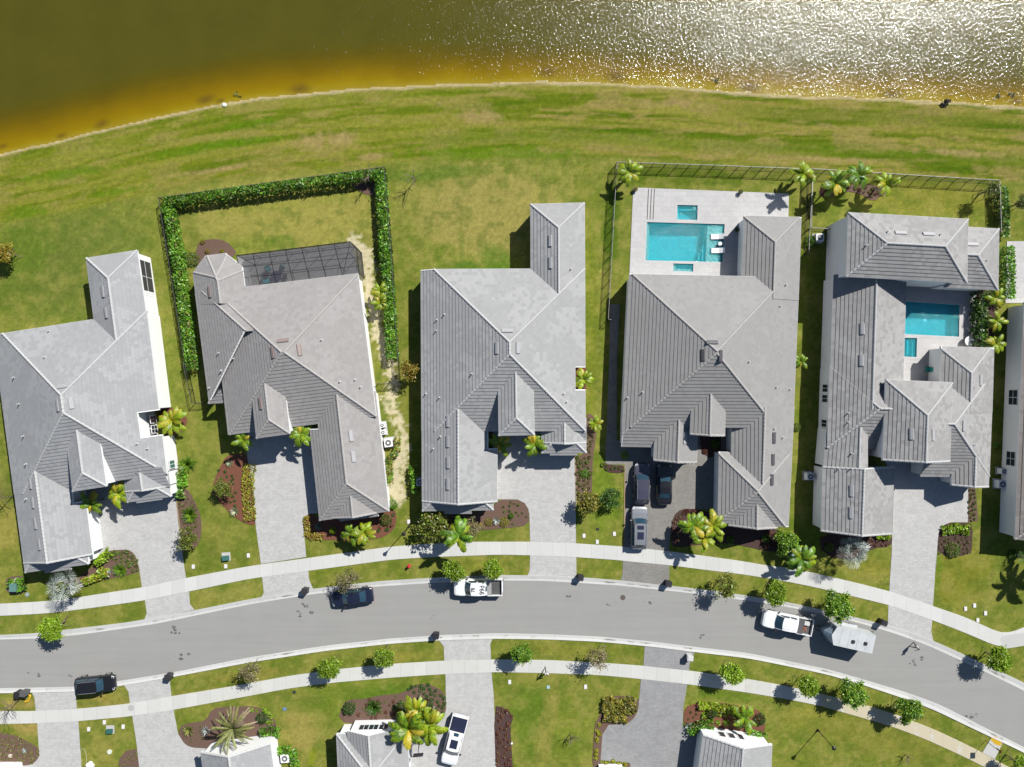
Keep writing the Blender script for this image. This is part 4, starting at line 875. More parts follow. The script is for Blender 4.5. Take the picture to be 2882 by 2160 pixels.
wW = inset_wall('I 264,950', 'J 228,420', 3.1, 3.1, .25, 1); wW2 = inset_wall('J 236,85', 'J 216,722', 3.1, 3.1, .25, 1)
for a, b in (('J 190,230', 'J 222,286'), ('J 188,310', 'J 220,366'), ('J 178,502', 'J 212,560'), ('J 176,566', 'J 210,620')): h.window(a, b, wW2, 1, 2, hz=(.9, 2.2))
h.done()
# --- house 6 (right edge, only its side wall and eave)
h = House('tiled_house', 'J 1740,800', 'brown tiled house cut off by the right edge, side wall with two windows', 'tile6', 'cap_warm')
h.roof('I 1746,1165 2300,1190; J 2290,1500 1674,1432', [3.0, 3.0, 3.0, 3.0])
w6 = inset_wall('I 1746,1165', 'J 1674,1432', 3.0, 3.0, .25, 1)
for a, b in (('J 1672,272', 'J 1722,388'), ('J 1652,752', 'J 1702,868')): h.window(a, b, w6, 2, 2, hz=(.8, 2.2))
h.done()
# --- houses across the street (bottom edge)
h = House('tiled_house', 'K 1800,1700', 'pale gabled house at the bottom edge behind the huge old palm', 'tile1', 'cap_pale')
h.roof('K 1558,1538; L 168,1468 215,1800; K 1605,1870', [None, 2.8, None, 2.8], rake=[0]); h.done()
h = House('tiled_house', 'L 950,1700', 'grey hipped house at the bottom edge with three small windows beside yellow palms', 'tile3', 'cap_pale')
h.roof('L 680,1398 1235,1378 1258,1900 705,1930', [2.8, 2.8, 2.8, 2.8])
h.roof('L 765,1374 1130,1366 1140,1640 790,1640', [None, 3.1, None, 3.1], rake=[])
wn = inset_wall('L 765,1374', 'L 1130,1366', 3.1, 3.1, .25, -1)
for x in (870, 945, 1022): h.window('L %d,1330' % x, 'L %d,1355' % (x + 58), wn, 1, 2, hz=(1.3, 2.5))
h.done()
h = House('tiled_house', 'M 1800,1600', 'grey gabled house at the bottom edge with three square windows in its white front', 'tile3', 'cap_pale')
h.roof('M 1598,1402; N 202,1478 185,1900; M 1530,1900', [None, 2.8, None, 2.8], rake=[0])
wn = inset_wall('M 1598,1402', 'N 202,1478', 2.8, 2.8, .25, -1)
for a, b in (('M 1728,1408', 'M 1788,1440'), ('M 1800,1416', 'M 1862,1448'), ('M 1876,1424', 'M 1930,1456')): h.window(a, b, wn, 1, 1, hz=(1.0, 2.2), glass='screen')
h.done()
h = House('tiled_house', 'M 900,1900', 'white walled house mostly hidden below the bottom edge beside the dark driveway', 'tile3', 'cap_pale')
h.roof('M 790,1715 1010,1712 1030,2000 790,2000', [2.8, 2.8, 2.8, 2.8]); h.done()
h = House('tiled_house', 'K 0,1800', 'white walled house in the bottom left corner, only a wall edge showing', 'tile1', 'cap_pale')
h.roof('K -500,1700 60,1696 90,1990 -500,1990', [2.8, 2.8, 2.8, 2.8]); h.done()
# screened enclosure on house 2
def mesh_mat():
    m, t, b = nodes('insect_screen'); tr = N(t, 'ShaderNodeBsdfTransparent'); mx = N(t, 'ShaderNodeMixShader', i_0=.6); b.inputs['Base Color'].default_value = (.055, .055, .062, 1); b.inputs['Roughness'].default_value = .7
    L(t, tr.outputs[0], mx.inputs[1]); L(t, b.outputs[0], mx.inputs[2]); L(t, mx.outputs[0], t.nodes['Material Output'].inputs[0]); return m
M['screen_mesh'] = mesh_mat()
def cage():
    HT = 2.9; a, b, c, d, e = (W1('C 735,745', HT), W1('C 1618,637', HT), W1('C 1668,690', HT), W1('C 1690,890', HT), W1('C 790,1002', HT))
    cc = W1('C 1200,820'); o = empty('screen_enclosure', (cc[0], cc[1], 0), 'black framed screened patio enclosure attached to the warm grey house', 'patio enclosure'); fr = MB(); mb = MB(); q = [a, b, c, d, e]
    mb.poly([(x, y, HT - .03) for x, y in ccw(q)])
    for i in range(3): p, r_ = q[i], q[i + 1]; mb.poly([(p[0], p[1], .05), (r_[0], r_[1], .05), (r_[0], r_[1], HT), (p[0], p[1], HT)])
    def bar(p, r_, z0, z1, w_=.035): fr.tube([(p[0], p[1], z0), (r_[0], r_[1], z1)], w_, 4)
    for i in range(5): bar(q[i], q[(i + 1) % 5], HT, HT, .045)
    for i in range(4): bar(q[i], q[i], 0, HT)
    for i in range(3): bar(q[i], q[i + 1], 1.1, 1.1); bar(q[i], q[i + 1], .1, .1)
    for k in range(1, 7):
        f = k / 7.0; p = (a[0] + (b[0] - a[0]) * f, a[1] + (b[1] - a[1]) * f); r_ = (e[0] + (d[0] - e[0]) * f, e[1] + (d[1] - e[1]) * f); bar(p, r_, HT, HT); bar(p, p, 0, HT)
    for g in (.35, .68): bar((a[0] + (e[0] - a[0]) * g, a[1] + (e[1] - a[1]) * g), (c[0] + (d[0] - c[0]) * g, c[1] + (d[1] - c[1]) * g), HT, HT, .025)
    bar(a, (a[0] + (b[0] - a[0]) / 7 + (e[0] - a[0]) * .35, a[1] + (b[1] - a[1]) / 7 + (e[1] - a[1]) * .35), HT, HT, .03); bar(b, (e[0] + (d[0] - e[0]) * 6 / 7, e[1] + (d[1] - e[1]) * 6 / 7), HT, HT, .03)
    fr.build('frame', M['black_metal'], o, world=True); mb.build('screen_panel', M['screen_mesh'], o, world=True)
    sheet('patio_floor', P('C 740,752 1625,650 1690,900 760,1010'), .05, M['paver'], .05)
cage()
# ---------------------------------------------------------------- vegetation
def leafquads(c, size, rng, up=.35, asp=1.7):
    n = len(c); d = rng.normal(size=(n, 3)); d[:, 2] += up * 2 * np.abs(rng.normal(size=n)); d /= np.linalg.norm(d, axis=1, keepdims=True)
    r = rng.normal(size=(n, 3)); a = np.cross(d, r); a /= np.linalg.norm(a, axis=1, keepdims=True); b = np.cross(d, a); s = size * rng.uniform(.6, 1.3, n)[:, None]
    V = np.stack([c - a * s * asp / 2, c + b * s / 2 - a * s * .1, c + a * s * asp / 2, c - b * s / 2 - a * s * .1], 1).reshape(-1, 3)
    return V, np.arange(4 * n).reshape(n, 4)
def pal(rng, n, cols, jit=.18):
    cols = np.array(cols); i = rng.integers(0, len(cols), n); return np.clip(cols[i] * rng.uniform(1 - jit, 1 + jit, (n, 1)) * rng.uniform(.93, 1.07, (n, 3)), 0, 1)
def crownmesh(name, seed, cols, n=2600, size=.13, rx=1.25, rz=1.0, cz=0.0, clumps=26, spread=.3, solid=.55, mat='leaf', up=.35):
    rng = np.random.default_rng(seed); k = rng.normal(size=(clumps, 3)); k /= np.linalg.norm(k, axis=1, keepdims=True); k[:, 2] = np.abs(k[:, 2]) * .9 - .25
    k *= rng.uniform(solid, 1.0, (clumps, 1)); k[:, :2] *= rx * rng.uniform(.8, 1.12); k[:, 2] *= rz
    ci = rng.integers(0, clumps, n); p = k[ci] + rng.normal(size=(n, 3)) * spread * np.array([rx, rx, rz]) * .55; p[:, 2] += cz
    tone = rng.uniform(.75, 1.2, clumps)[ci][:, None]; V, F = leafquads(p, size, rng, up); return fast(name, V, F, M[mat], pal(rng, n, cols) * tone)
LIME = [(.21, .34, .015), (.26, .40, .02), (.16, .28, .015), (.30, .42, .03)]
GREEN = [(.10, .22, .02), (.14, .28, .03), (.07, .16, .015)]; DEEP = [(.05, .13, .02), (.08, .18, .03), (.04, .09, .015)]; HEDGE = [(.09, .24, .015), (.14, .32, .02), (.06, .17, .01), (.2, .36, .03)]
OLIVE = [(.17, .18, .03), (.22, .22, .04), (.12, .14, .03)]; TANL = [(.26, .20, .10), (.20, .17, .09), (.30, .26, .14), (.2, .22, .07)]; ORNG = [(.42, .22, .02), (.36, .26, .03), (.26, .22, .04)]
YEL = [(.44, .40, .02), (.36, .40, .03), (.30, .36, .02)]; REDL = [(.20, .03, .02), (.14, .02, .02), (.10, .05, .03)]; SILV = [(.40, .45, .40), (.16, .20, .18), (.55, .58, .54)]; GOLDT = [(.3, .27, .03), (.24, .25, .03), (.36, .28, .03)]
def trunkmesh(seed, h, r=.06, stakes=False, br=5, spread=.7):
    rr = random.Random(seed); mb = MB(); mb.tube([(0, 0, 0), (rr.uniform(-.04, .04), rr.uniform(-.04, .04), h * .5), (0, 0, h)], [r * 1.3, r, r * .7], 7)
    for i in range(br):
        a = i * 6.283 / br + rr.uniform(-.4, .4); z = h * rr.uniform(.6, .95); l = spread * rr.uniform(.7, 1.1); mb.tube([(0, 0, z), (math.cos(a) * l * .5, math.sin(a) * l * .5, z + .35), (math.cos(a) * l, math.sin(a) * l, z + .8)], [r * .55, r * .35, r * .15], 5)
    return mb.mesh('trunk', M['bark'])
def staketree_parts(o, seed):
    rr = random.Random(seed); mb = MB(); a0 = rr.uniform(0, 6.28)
    for k in range(3): a = a0 + k * 2.094; mb.tube([(math.cos(a) * .75, math.sin(a) * .75, 0), (0, 0, 1.25)], .03, 4)
    mb.build('support_stake', M['bark'], o)
TR = {'lime': [crownmesh('crown', 100 + i, LIME, n=5200, size=.12, clumps=44, solid=.5, spread=.26) for i in range(4)], 'green': [crownmesh('crown', 120 + i, GREEN + LIME[:2], n=5200, size=.12, clumps=44, solid=.5, spread=.26) for i in range(3)],
      'olive': [crownmesh('crown', 140, OLIVE + LIME[:1], n=1500, solid=.3)], 'dry': [crownmesh('crown', 160 + i, TANL, n=1300, size=.10, solid=.25, rz=1.1) for i in range(2)], 'orange': [crownmesh('crown', 170, ORNG + GOLDT, n=1500, solid=.3)],
      'gold': [crownmesh('crown', 175, GOLDT + OLIVE, n=2200)], 'grey': [crownmesh('crown', 180, OLIVE + DEEP + TANL[:1], n=1100, solid=.3)], 'weep': [crownmesh('crown', 185, DEEP + GREEN, n=2000, size=.11, rz=.8)]}
TK = [trunkmesh(i, 1.9) for i in range(3)]
def tree(s, kind, r, label, hc=2.6, cat='tree', name='street_tree', group=None, stakes=True, seed=0):
    x, y = W1(s, hc); o = empty(name, (x, y, 0), label, cat, group); k = r / 2.763 * MPP * 1.04 / 1.25; f = hc / 2.6; ml = TR[kind]; me = ml[seed % len(ml)]
    link('trunk', TK[seed % 3], o, scale=(1, 1, f)); link('crown', me, o, (0, 0, hc), (0, 0, seed * 2.1), (k, k, k * .95))
    if stakes: staketree_parts(o, seed)
    return o
GT = 'young street trees along the road verges'
for i, (s, kd, r, lb) in enumerate((
    ('K 408,575', 'lime', 88, 'round bright green tree on the verge nearest the lower left edge of the photo'), ('L 1597,135', 'lime', 80, 'bright green tree overhanging the nose of the numbered white pickup'),
    ('L 1892,120', 'lime', 78, 'bright green tree overhanging the bed of the numbered white pickup'), ('L 770,215', 'dry', 86, 'dry tan tree leaning over the dark blue black sedan'),
    ('M 1780,250', 'olive', 84, 'sparse olive tree on verge right of the dark paved apron with a bin'), ('N 235,305', 'lime', 86, 'yellow green tree above the nose of the pickup that tows the white trailer'),
    ('N 710,405', 'green', 98, 'dense green tree standing above the gap between tow truck and white trailer'), ('N 1975,825', 'lime', 86, 'olive green tree at the bend by the right edge with blue shadow on road'),
    ('L 5,920', 'dry', 80, 'bare looking tan tree on lower verge above the giant old palm'), ('L 622,885', 'lime', 82, 'green tree left of two on the lower verge beneath the dark sedan'),
    ('L 1050,805', 'lime', 80, 'green tree on lower verge left of the wheelie bin and pale driveway'), ('M 190,775', 'green', 82, 'dull green tree on lower verge just right of the driveway with parked white pickup'),
    ('M 790,810', 'dry', 86, 'thin brown tree casting lacy blue shadow on the lower sidewalk'), ('M 1825,935', 'lime', 84, 'green tree right of the dark grey driveway on the lower verge'),
    ('N 480,1030', 'lime', 84, 'green tree beside the joint where the lower sidewalk turns yellowish'), ('N 830,1085', 'green', 92, 'middle one of three dark green trees beside the stained yellowish sidewalk'),
    ('N 1265,1215', 'green', 90, 'last green tree before the yellow ramp on the stained sidewalk'), ('N 2140,1650', 'lime', 70, 'green tree cut off by the bottom right corner of the photo'))):
    tree(s, kd, r, lb, hc=2.55, group=GT, seed=i)
tree('D 1800,118', 'orange', 74, 'orange yellow leaved small tree by the fence end between second and third house', 2.2, name='garden_tree', seed=1)
tree('F 1535,1150', 'gold', 84, 'gold green round tree at the edge of the third house driveway', 2.2, name='garden_tree', seed=2, stakes=False)
tree('F 1705,1115', 'weep', 76, 'dark feathery green tree on lawn left of the parked dark cars', 1.3, name='garden_tree', seed=1, stakes=False)
tree('A 40,200', 'orange', 74, 'small orange leaved tree on the lawn at the left edge', 2.0, name='garden_tree', seed=2)
tree('I 1500,285', 'grey', 64, 'thin grey leaved tree in the far corner of the fenced lawn by the lake', 2.4, name='garden_tree', seed=0)
tree('I 1735,385', 'grey', 60, 'thin dark tree at right edge outside the lakeside fence corner', 2.2, name='garden_tree', seed=2)
tree('B 1745,1385', 'olive', 80, 'thin open leaved tree in the bed beside first house driveway', 2.2, name='garden_tree', seed=1, stakes=False)
tree('F 330,1330', 'olive', 110, 'loose olive shrub tree below the third house garage', 2.2, name='garden_tree', seed=2, stakes=False)
tree('F 640,1330', 'dry', 70, 'tan wispy shrub tree between tall palm and third house bed', 1.6, name='garden_tree', seed=1, stakes=False)
tree('H 1555,1460', 'green', 85, 'leafy green shrub tree wrapped round the pale green utility box', 1.5, name='garden_tree', seed=1, stakes=False)
tree('D 350,1035', 'olive', 66, 'round olive shrub tree in red mulch beside the second driveway', 1.6, name='garden_tree', seed=0, stakes=False)
def bare(s, label, hc=2.4, sp=1.3, seed=0, name='bare_tree'):
    x, y = W1(s, 0); rr = random.Random(seed + 50); mb = MB(); mb.tube([(0, 0, 0), (.05, .05, hc * .5), (.1, 0, hc)], [.06, .045, .02], 6)
    br = MB()
    for i in range(11):
        a = rr.uniform(0, 6.28); z = hc * rr.uniform(.35, .9); l = sp * rr.uniform(.5, 1); e = (math.cos(a) * l, math.sin(a) * l, z + l * .6); br.tube([(.05, 0, z), (e[0] * .5, e[1] * .5, z + l * .35), e], [.03, .02, .006], 4)
        for _ in range(3): a2 = a + rr.uniform(-.9, .9); t_ = rr.uniform(.4, .9); br.tube([(e[0] * t_, e[1] * t_, z + l * .6 * t_), (e[0] * t_ + math.cos(a2) * l * .4, e[1] * t_ + math.sin(a2) * l * .4, z + l * (.6 * t_ + .25))], [.012, .004], 4)
    o = empty(name, (x, y, 0), label, 'bare tree'); mb.build('trunk', M['bark'], o); br.build('branches', M['bark'], o)
bare('E 190,165', 'leafless sapling casting forked shadow on the open lawn above the third house', seed=1); bare('C 1790,160', 'leafless small tree in the top right corner inside the hedged lawn', seed=2)
bare('B 120,985', 'leafless dark tree poking out beside the first house at the left edge', 3.4, 1.7, 3); bare('K 150,1130', 'leafless grey tree by the two wheelie bins in the bottom left', 3.2, 1.7, 4); bare('N 1235,1560', 'bare stumpy cut shrub on lawn at the bottom edge', .9, .8, 5, 'bare_shrub'); bare('M 565,1400', 'leafless pale sapling in the middle of the lower lawn', 1.6, 1.1, 6)
# palms
def frondmesh(seed, l, cols, w=.50, n=24, rise=.6, droop=1.35, lw=.115, mat='leaf'):
    rr = random.Random(seed); mb = MB(); P3 = []
    for i in range(n + 1):
        t_ = i / n; P3.append(Vector((l * t_ * (1 - .12 * t_), .08 * math.sin(3 * t_ + seed), l * (rise * t_ - droop * .5 * t_ * t_))))
    for i in range(1, n + 1):
        t_ = i / n; p = P3[i]; d = (P3[i] - P3[i - 1]).normalized(); s_ = d.cross(Vector((0, 0, 1))).normalized(); u = s_.cross(d); ll = w * (math.sin(math.pi * min(1, .14 + .8 * t_))) ** .6 * rr.uniform(.85, 1.12)
        for sg in (-1, 1):
            dr = (s_ * sg * .85 + d * .62 - Vector((0, 0, rr.uniform(.15, .45)))).normalized(); c = cols[rr.randrange(len(cols))]; k = rr.uniform(.8, 1.2); c = tuple(v * k for v in c); e = d * lw * .5 * (l / 2)
            mb.poly([p - e, p + dr * ll * .5 - e * 1.1 + u * .01, p + dr * ll, p + dr * ll * .5 + e * 1.1 + u * .01, p + e], col=c)
    for i in range(n):
        s_ = Vector((0, .018, 0)); mb.poly([P3[i] - s_, P3[i] + s_, P3[i + 1] + s_ * .7, P3[i + 1] - s_ * .7], col=tuple(min(1, v * 1.25) for v in cols[0]))
    return mb.mesh('frond', M[mat])
PY = [(.27, .36, .01), (.20, .32, .01), (.34, .38, .01), (.12, .22, .01)]; PG = [(.11, .24, .01), (.17, .31, .01), (.06, .14, .01)]; PD = [(.07, .14, .02), (.10, .19, .03)]; PO = [(.48, .36, .02), (.42, .38, .03)]
PO2 = [(.24, .26, .07), (.30, .30, .10), (.18, .22, .05)]; PBR = [(.34, .27, .15), (.28, .22, .12), (.38, .32, .2)]
FR = {'y': [frondmesh(i, 2.0, PY) for i in range(4)] + [frondmesh(9, 1.9, PO + PY)], 'g': [frondmesh(10 + i, 2.1, PG) for i in range(3)] + [frondmesh(14, 2.0, PY)], 'd': [frondmesh(20 + i, 2.0, PD + PG[:1]) for i in range(3)],
      'gy': [frondmesh(30 + i, 2.0, PG + PY) for i in range(3)] + [frondmesh(34, 1.7, PO)]}
def palm(s, kind, r, h, label, nf=9, seed=0, name='palm_tree', cat='palm', group=None, trunk=True, lean=None, tr=.10):
    x, y = W1(s, h + .1); rr = random.Random(seed * 7 + 3); o = empty(name, (x, y, 0), label, cat, group); k = r / 2.763 * MPP / 1.75
    mb = MB(); mb.tube([(0, 0, 0), (.04, .02, h * .5), (0, 0, h)], [tr * 1.5, tr, tr * .8], 8); mb.build('trunk', M['palm_bark'], o)
    a0 = rr.uniform(0, 6.28); nf += 3
    for i in range(nf):
        me = FR[kind][rr.randrange(len(FR[kind]))]; a = a0 + i * 6.283 / nf + rr.uniform(-.22, .22); kk = k * rr.uniform(.8, 1.12); el = rr.uniform(-.35, .45) * (1 if i % 3 else 1.8)
        link('frond', me, o, (0, 0, h), Matrix.Rotation(a, 4, 'Z').__matmul__(Matrix.Rotation(-el, 4, 'Y')).to_euler(), (kk, kk * 1.05, kk))
    return o
for i, (s, kd, r, h_, lb, nf) in enumerate((
    ('B 1605,285', 'y', 108, 1.5, 'yellow green palm in red mulch against the notch of the first house', 13), ('B 1095,965', 'y', 102, 2.6, 'yellow palm right of two by the first house front door', 9),
    ('B 850,1050', 'gy', 98, 2.4, 'half shaded palm left of two by the first house front door', 8), ('D 508,660', 'gy', 78, 2.6, 'green palm left of two at the second house entry', 8), ('D 955,615', 'gy', 96, 2.8, 'green palm beside the garage wing of the second house entry', 8),
    ('D 1350,1390', 'gy', 92, 2.0, 'green palm left half of the pair below the second house garage', 9), ('D 1450,1385', 'y', 92, 2.2, 'green palm right half of the pair below the second house garage', 9),
    ('C 1848,1022', 'y', 66, 1.7, 'upper small yellow palm by the hedge end on the sandy strip', 8), ('C 1852,1108', 'y', 70, 1.7, 'lower small yellow palm by the hedge end on the sandy strip', 8),
    ('F 850,690', 'gy', 96, 2.4, 'shaded green palm left of two under the third house porch gable', 8), ('F 1118,690', 'gy', 96, 2.6, 'sunlit green palm right of two under the third house porch gable', 8), ('F 1498,190', 'y', 86, 1.8, 'yellow green palm in the wall notch of the third house', 9),
    ('F 1590,532', 'y', 62, 1.2, 'tiny yellow palm in the narrow side bed of the third house', 7), ('F 525,1405', 'g', 125, 4.3, 'tall thin palm casting star shadow across sidewalk below the third house', 8),
    ('G 335,150', 'y', 98, 2.4, 'yellow palm in the left fence corner above the white pool terrace', 9), ('G 1690,165', 'y', 104, 2.6, 'yellow palm at fence junction above the greige house', 8), ('I 285,240', 'gy', 105, 2.6, 'curled frond palm left of three in the lakeside mulch bed', 9),
    ('I 465,175', 'g', 100, 2.6, 'darker green palm middle of three in the lakeside mulch bed', 9), ('I 672,240', 'y', 100, 2.5, 'yellow green palm right of three in the lakeside mulch bed', 9), ('I 1535,1130', 'y', 78, 1.8, 'top yellow palm in row beside the courtyard hedge', 9),
    ('I 1540,1310', 'y', 82, 1.8, 'middle yellow palm in row beside the courtyard hedge', 9), ('I 1530,1490', 'y', 80, 1.8, 'lowest yellow palm in row beside the courtyard hedge', 9), ('H 835,1330', 'gy', 112, 3.2, 'upright green palm left of three at the dark driveway bed', 8),
    ('H 985,1330', 'y', 118, 3.2, 'yellow tipped palm right of three at the dark driveway bed', 8), ('H 915,1420', 'y', 100, 3.0, 'lowest of three palms at the dark driveway bed', 8), ('J 20,1590', 'g', 120, 2.6, 'soft green palm between the utility box and silver fan palm', 11),
    ('L 1240,1365', 'gy', 160, 4.4, 'bright palm arching over the roof corner of the bottom hipped house', 10), ('L 1405,1330', 'y', 140, 4.4, 'bright yellow palm nearest the white pickup in the lower driveway', 10), ('L 1300,1215', 'y', 115, 3.6, 'yellow palm behind two others in the lower bed', 9),
    ('M 1930,1275', 'gy', 110, 1.6, 'long leaved green palm in the pink mulch bed', 9), ('H 1668,50', 'gy', 60, 1.0, 'small green palm on the strip right of the greige house', 8))):
    palm(s, kd, r, h_, lb, nf, i, group='feather palms in the gardens')
x, y = W1('N 2050,250', 0); x -= -SUN_DIR.x / SUN_DIR.z * 6.6; y -= -SUN_DIR.y / SUN_DIR.z * 6.6
o = palm('T 0,0', 'g', 150, 6.4, 'tall palm standing just outside the right edge, its star shadow on the lawn', 8, 77, group='feather palms in the gardens'); o.location = (x, y, 0)
# giant old date palm
OLD = [frondmesh(40 + i, 3.0, PO2, .34, 26, .35, .7, .05) for i in range(3)] + [frondmesh(44 + i, 3.0, PBR, .30, 26, .25, .7, .05) for i in range(2)]
x, y = W1('T 655,2052', 3.2); o = empty('date_palm', (x, y, 0), 'huge half brown palm with stiff radiating leaves beside the bottom gabled house', 'palm'); mb = MB(); mb.tube([(0, 0, 0), (0, 0, 3.1)], [.3, .24], 10); mb.build('trunk', M['palm_bark'], o); rr = random.Random(5)
for i in range(46):
    a = rr.uniform(0, 6.283); brn = (.2 < (a % 6.283) < 1.9) and rr.random() < .75; k = rr.uniform(.8, 1.02); link('frond', OLD[3 + i % 2] if brn else OLD[i % 3], o, (0, 0, 3.1), Matrix.Rotation(a, 4, 'Z').__matmul__(Matrix.Rotation(-rr.uniform(-.25, .8), 4, 'Y')).to_euler(), (k, k * .8, k))
def fanmesh(seed, cols, l=1.15, fan=.85, n=17):
    rr = random.Random(seed); mb = MB(); mb.tube([(0, 0, 0), (l * .5, 0, l * .28), (l, 0, l * .32)], .022, 4); c0 = Vector((l, 0, l * .32)); mb.c = [tuple(cols[0])] * len(mb.f)
    for i in range(n):
        a = (i / (n - 1) - .5) * 4.6; b_ = (i + .42) / (n - 1) - .5; b_ *= 4.6; k = fan * rr.uniform(.85, 1.08); c = cols[rr.randrange(len(cols))]; z = -.22 * abs(math.sin(a)) ** 1.3
        mb.poly([c0, c0 + Vector((math.cos(a) * k * .7, math.sin(a) * k * .7, .04 + z * .6)), c0 + Vector((math.cos((a + b_) / 2) * k, math.sin((a + b_) / 2) * k, z)), c0 + Vector((math.cos(b_) * k * .7, math.sin(b_) * k * .7, -.02 + z * .6))], col=c)
    return mb.mesh('fan_leaf', M['leaf'])
FAN = [fanmesh(i, SILV) for i in range(3)]; FANG = [fanmesh(5 + i, GREEN) for i in range(3)]
def fanpalm(s, r, h, label, nf=14, seed=0, set_=FAN):
    x, y = W1(s, h); rr = random.Random(seed); o = empty('fan_palm', (x, y, 0), label, 'palm'); k = r / 2.763 * MPP / 1.9; mb = MB(); mb.tube([(0, 0, 0), (0, 0, h)], [.22, .16], 8); mb.build('trunk', M['palm_bark'], o)
    for i in range(nf): a = i * 2.4 + rr.uniform(-.2, .2); el = -.15 + 1.1 * (i / nf) ** 1.2; kk = k * rr.uniform(.85, 1.1); link('fan_leaf', set_[i % 3], o, (0, 0, h), Matrix.Rotation(a, 4, 'Z').__matmul__(Matrix.Rotation(-el, 4, 'Y')).to_euler(), (kk, kk, kk))
fanpalm('K 500,230', 132, 2.2, 'silver grey fan palm below the first house garage', 15, 1); fanpalm('J 400,1520', 132, 2.4, 'silver fan palm at the lower edge of the two storey house roof', 14, 2)
fanpalm('N 2150,20', 60, 1.2, 'green fan palm at right edge below the last house', 12, 4, FANG)
# agaves
def agavemesh(seed, cols, n=22, l=.62):
    rr = random.Random(seed); mb = MB()
    for i in range(n):
        a = i * 2.4; el = .25 + .9 * i / n; k = l * rr.uniform(.85, 1.1); d = Vector((math.cos(a) * math.cos(el), math.sin(a) * math.cos(el), math.sin(el))); s_ = Vector((-math.sin(a), math.cos(a), 0)) * .055; c = cols[rr.randrange(len(cols))]
        mb.poly([d * .05 - s_ * .6, d * .05 + s_ * .6, d * k * .45 + s_ + Vector((0, 0, .03)), d * k, d * k * .45 - s_ + Vector((0, 0, .03))], col=c)
    return mb.mesh('agave', M['leaf'])
AG = {'v': agavemesh(1, [(.45, .46, .30), (.2, .28, .12), (.5, .5, .36)]), 'b': agavemesh(2, SILV), 'd': agavemesh(3, [(.12, .18, .14), (.2, .25, .2)]), 'y': agavemesh(4, [(.3, .3, .06), (.2, .24, .05)])}
for i, (s, k, sz, lb) in enumerate((('D 400,840', 'v', 1.0, 'variegated agave at the top of the red mulch bed'), ('D 312,1015', 'v', .6, 'small variegated agave at the left tip of the red mulch bed'), ('D 442,1218', 'v', 1.2, 'largest variegated agave at the bottom of the red mulch bed'), ('D 1092,1332', 'd', 1.1, 'dark agave in shade below the second house garage'),
    ('K 190,1530', 'b', .75, 'blue grey agave in the bottom left mulch bed'), ('K 842,130', 'b', .9, 'silver agave beside the round bush of the first house'), ('F 822,1290', 'b', 1.0, 'silver agave in the bed below the third house garage'), ('M 1488,1340', 'b', 1.1, 'silver blue agave at the corner of the dark driveway'), ('K 1600,1375', 'b', 1.2, 'silver agave tucked under the left side of the giant palm'), ('K 1465,1370', 'y', 1.5, 'olive spiky rosette left of the giant palm'))):
    x, y = W1(s, .3); o = link('agave_plant', AG[k], None, (x, y, .05), (0, 0, i), (sz,) * 3); tag(o, lb, 'agave')
# bushes, hedges, groundcover
def bushmesh(seed, cols, n=900, size=.09, flat=.75, mat='leaf', solid=.72):
    rng = np.random.default_rng(seed); d = rng.normal(size=(n, 3)); d /= np.linalg.norm(d, axis=1, keepdims=True); d[:, 2] = np.abs(d[:, 2]); r = rng.uniform(solid, 1.0, (n, 1)) * (1 + .12 * np.sin(d[:, :1] * 7 + seed) * np.cos(d[:, 1:2] * 6)); p = d * r; p[:, 2] *= flat
    V, F = leafquads(p, size, rng, .2); return fast('bush', V, F, M[mat], pal(rng, n, cols, .3))
BU = {'g': bushmesh(1, GREEN), 'd': bushmesh(2, DEEP), 'l': bushmesh(3, LIME), 'h': bushmesh(4, HEDGE), 'o': bushmesh(5, GOLDT), 'r': bushmesh(6, REDL), 'y': bushmesh(7, YEL), 't': bushmesh(8, TANL), 'm': bushmesh(9, GREEN + OLIVE)}
def spike(seed, cols, n=70):
    rr = random.Random(seed); mb = MB()
    for i in range(n):
        a = rr.uniform(0, 6.283); el = rr.uniform(.15, 1.35); k = rr.uniform(.75, 1.05); d = Vector((math.cos(a) * math.cos(el), math.sin(a) * math.cos(el), math.sin(el) * .9)); s_ = Vector((-math.sin(a), math.cos(a), 0)) * .035
        mb.poly([s_ * -1, s_, d * k * .6 + s_, d * k, d * k * .6 - s_], col=cols[rr.randrange(len(cols))])
    return mb.mesh('bush', M['leaf'])
BU['s'] = spike(1, GREEN + LIME[:1], 150); BU['s2'] = spike(2, DEEP + GREEN, 150)
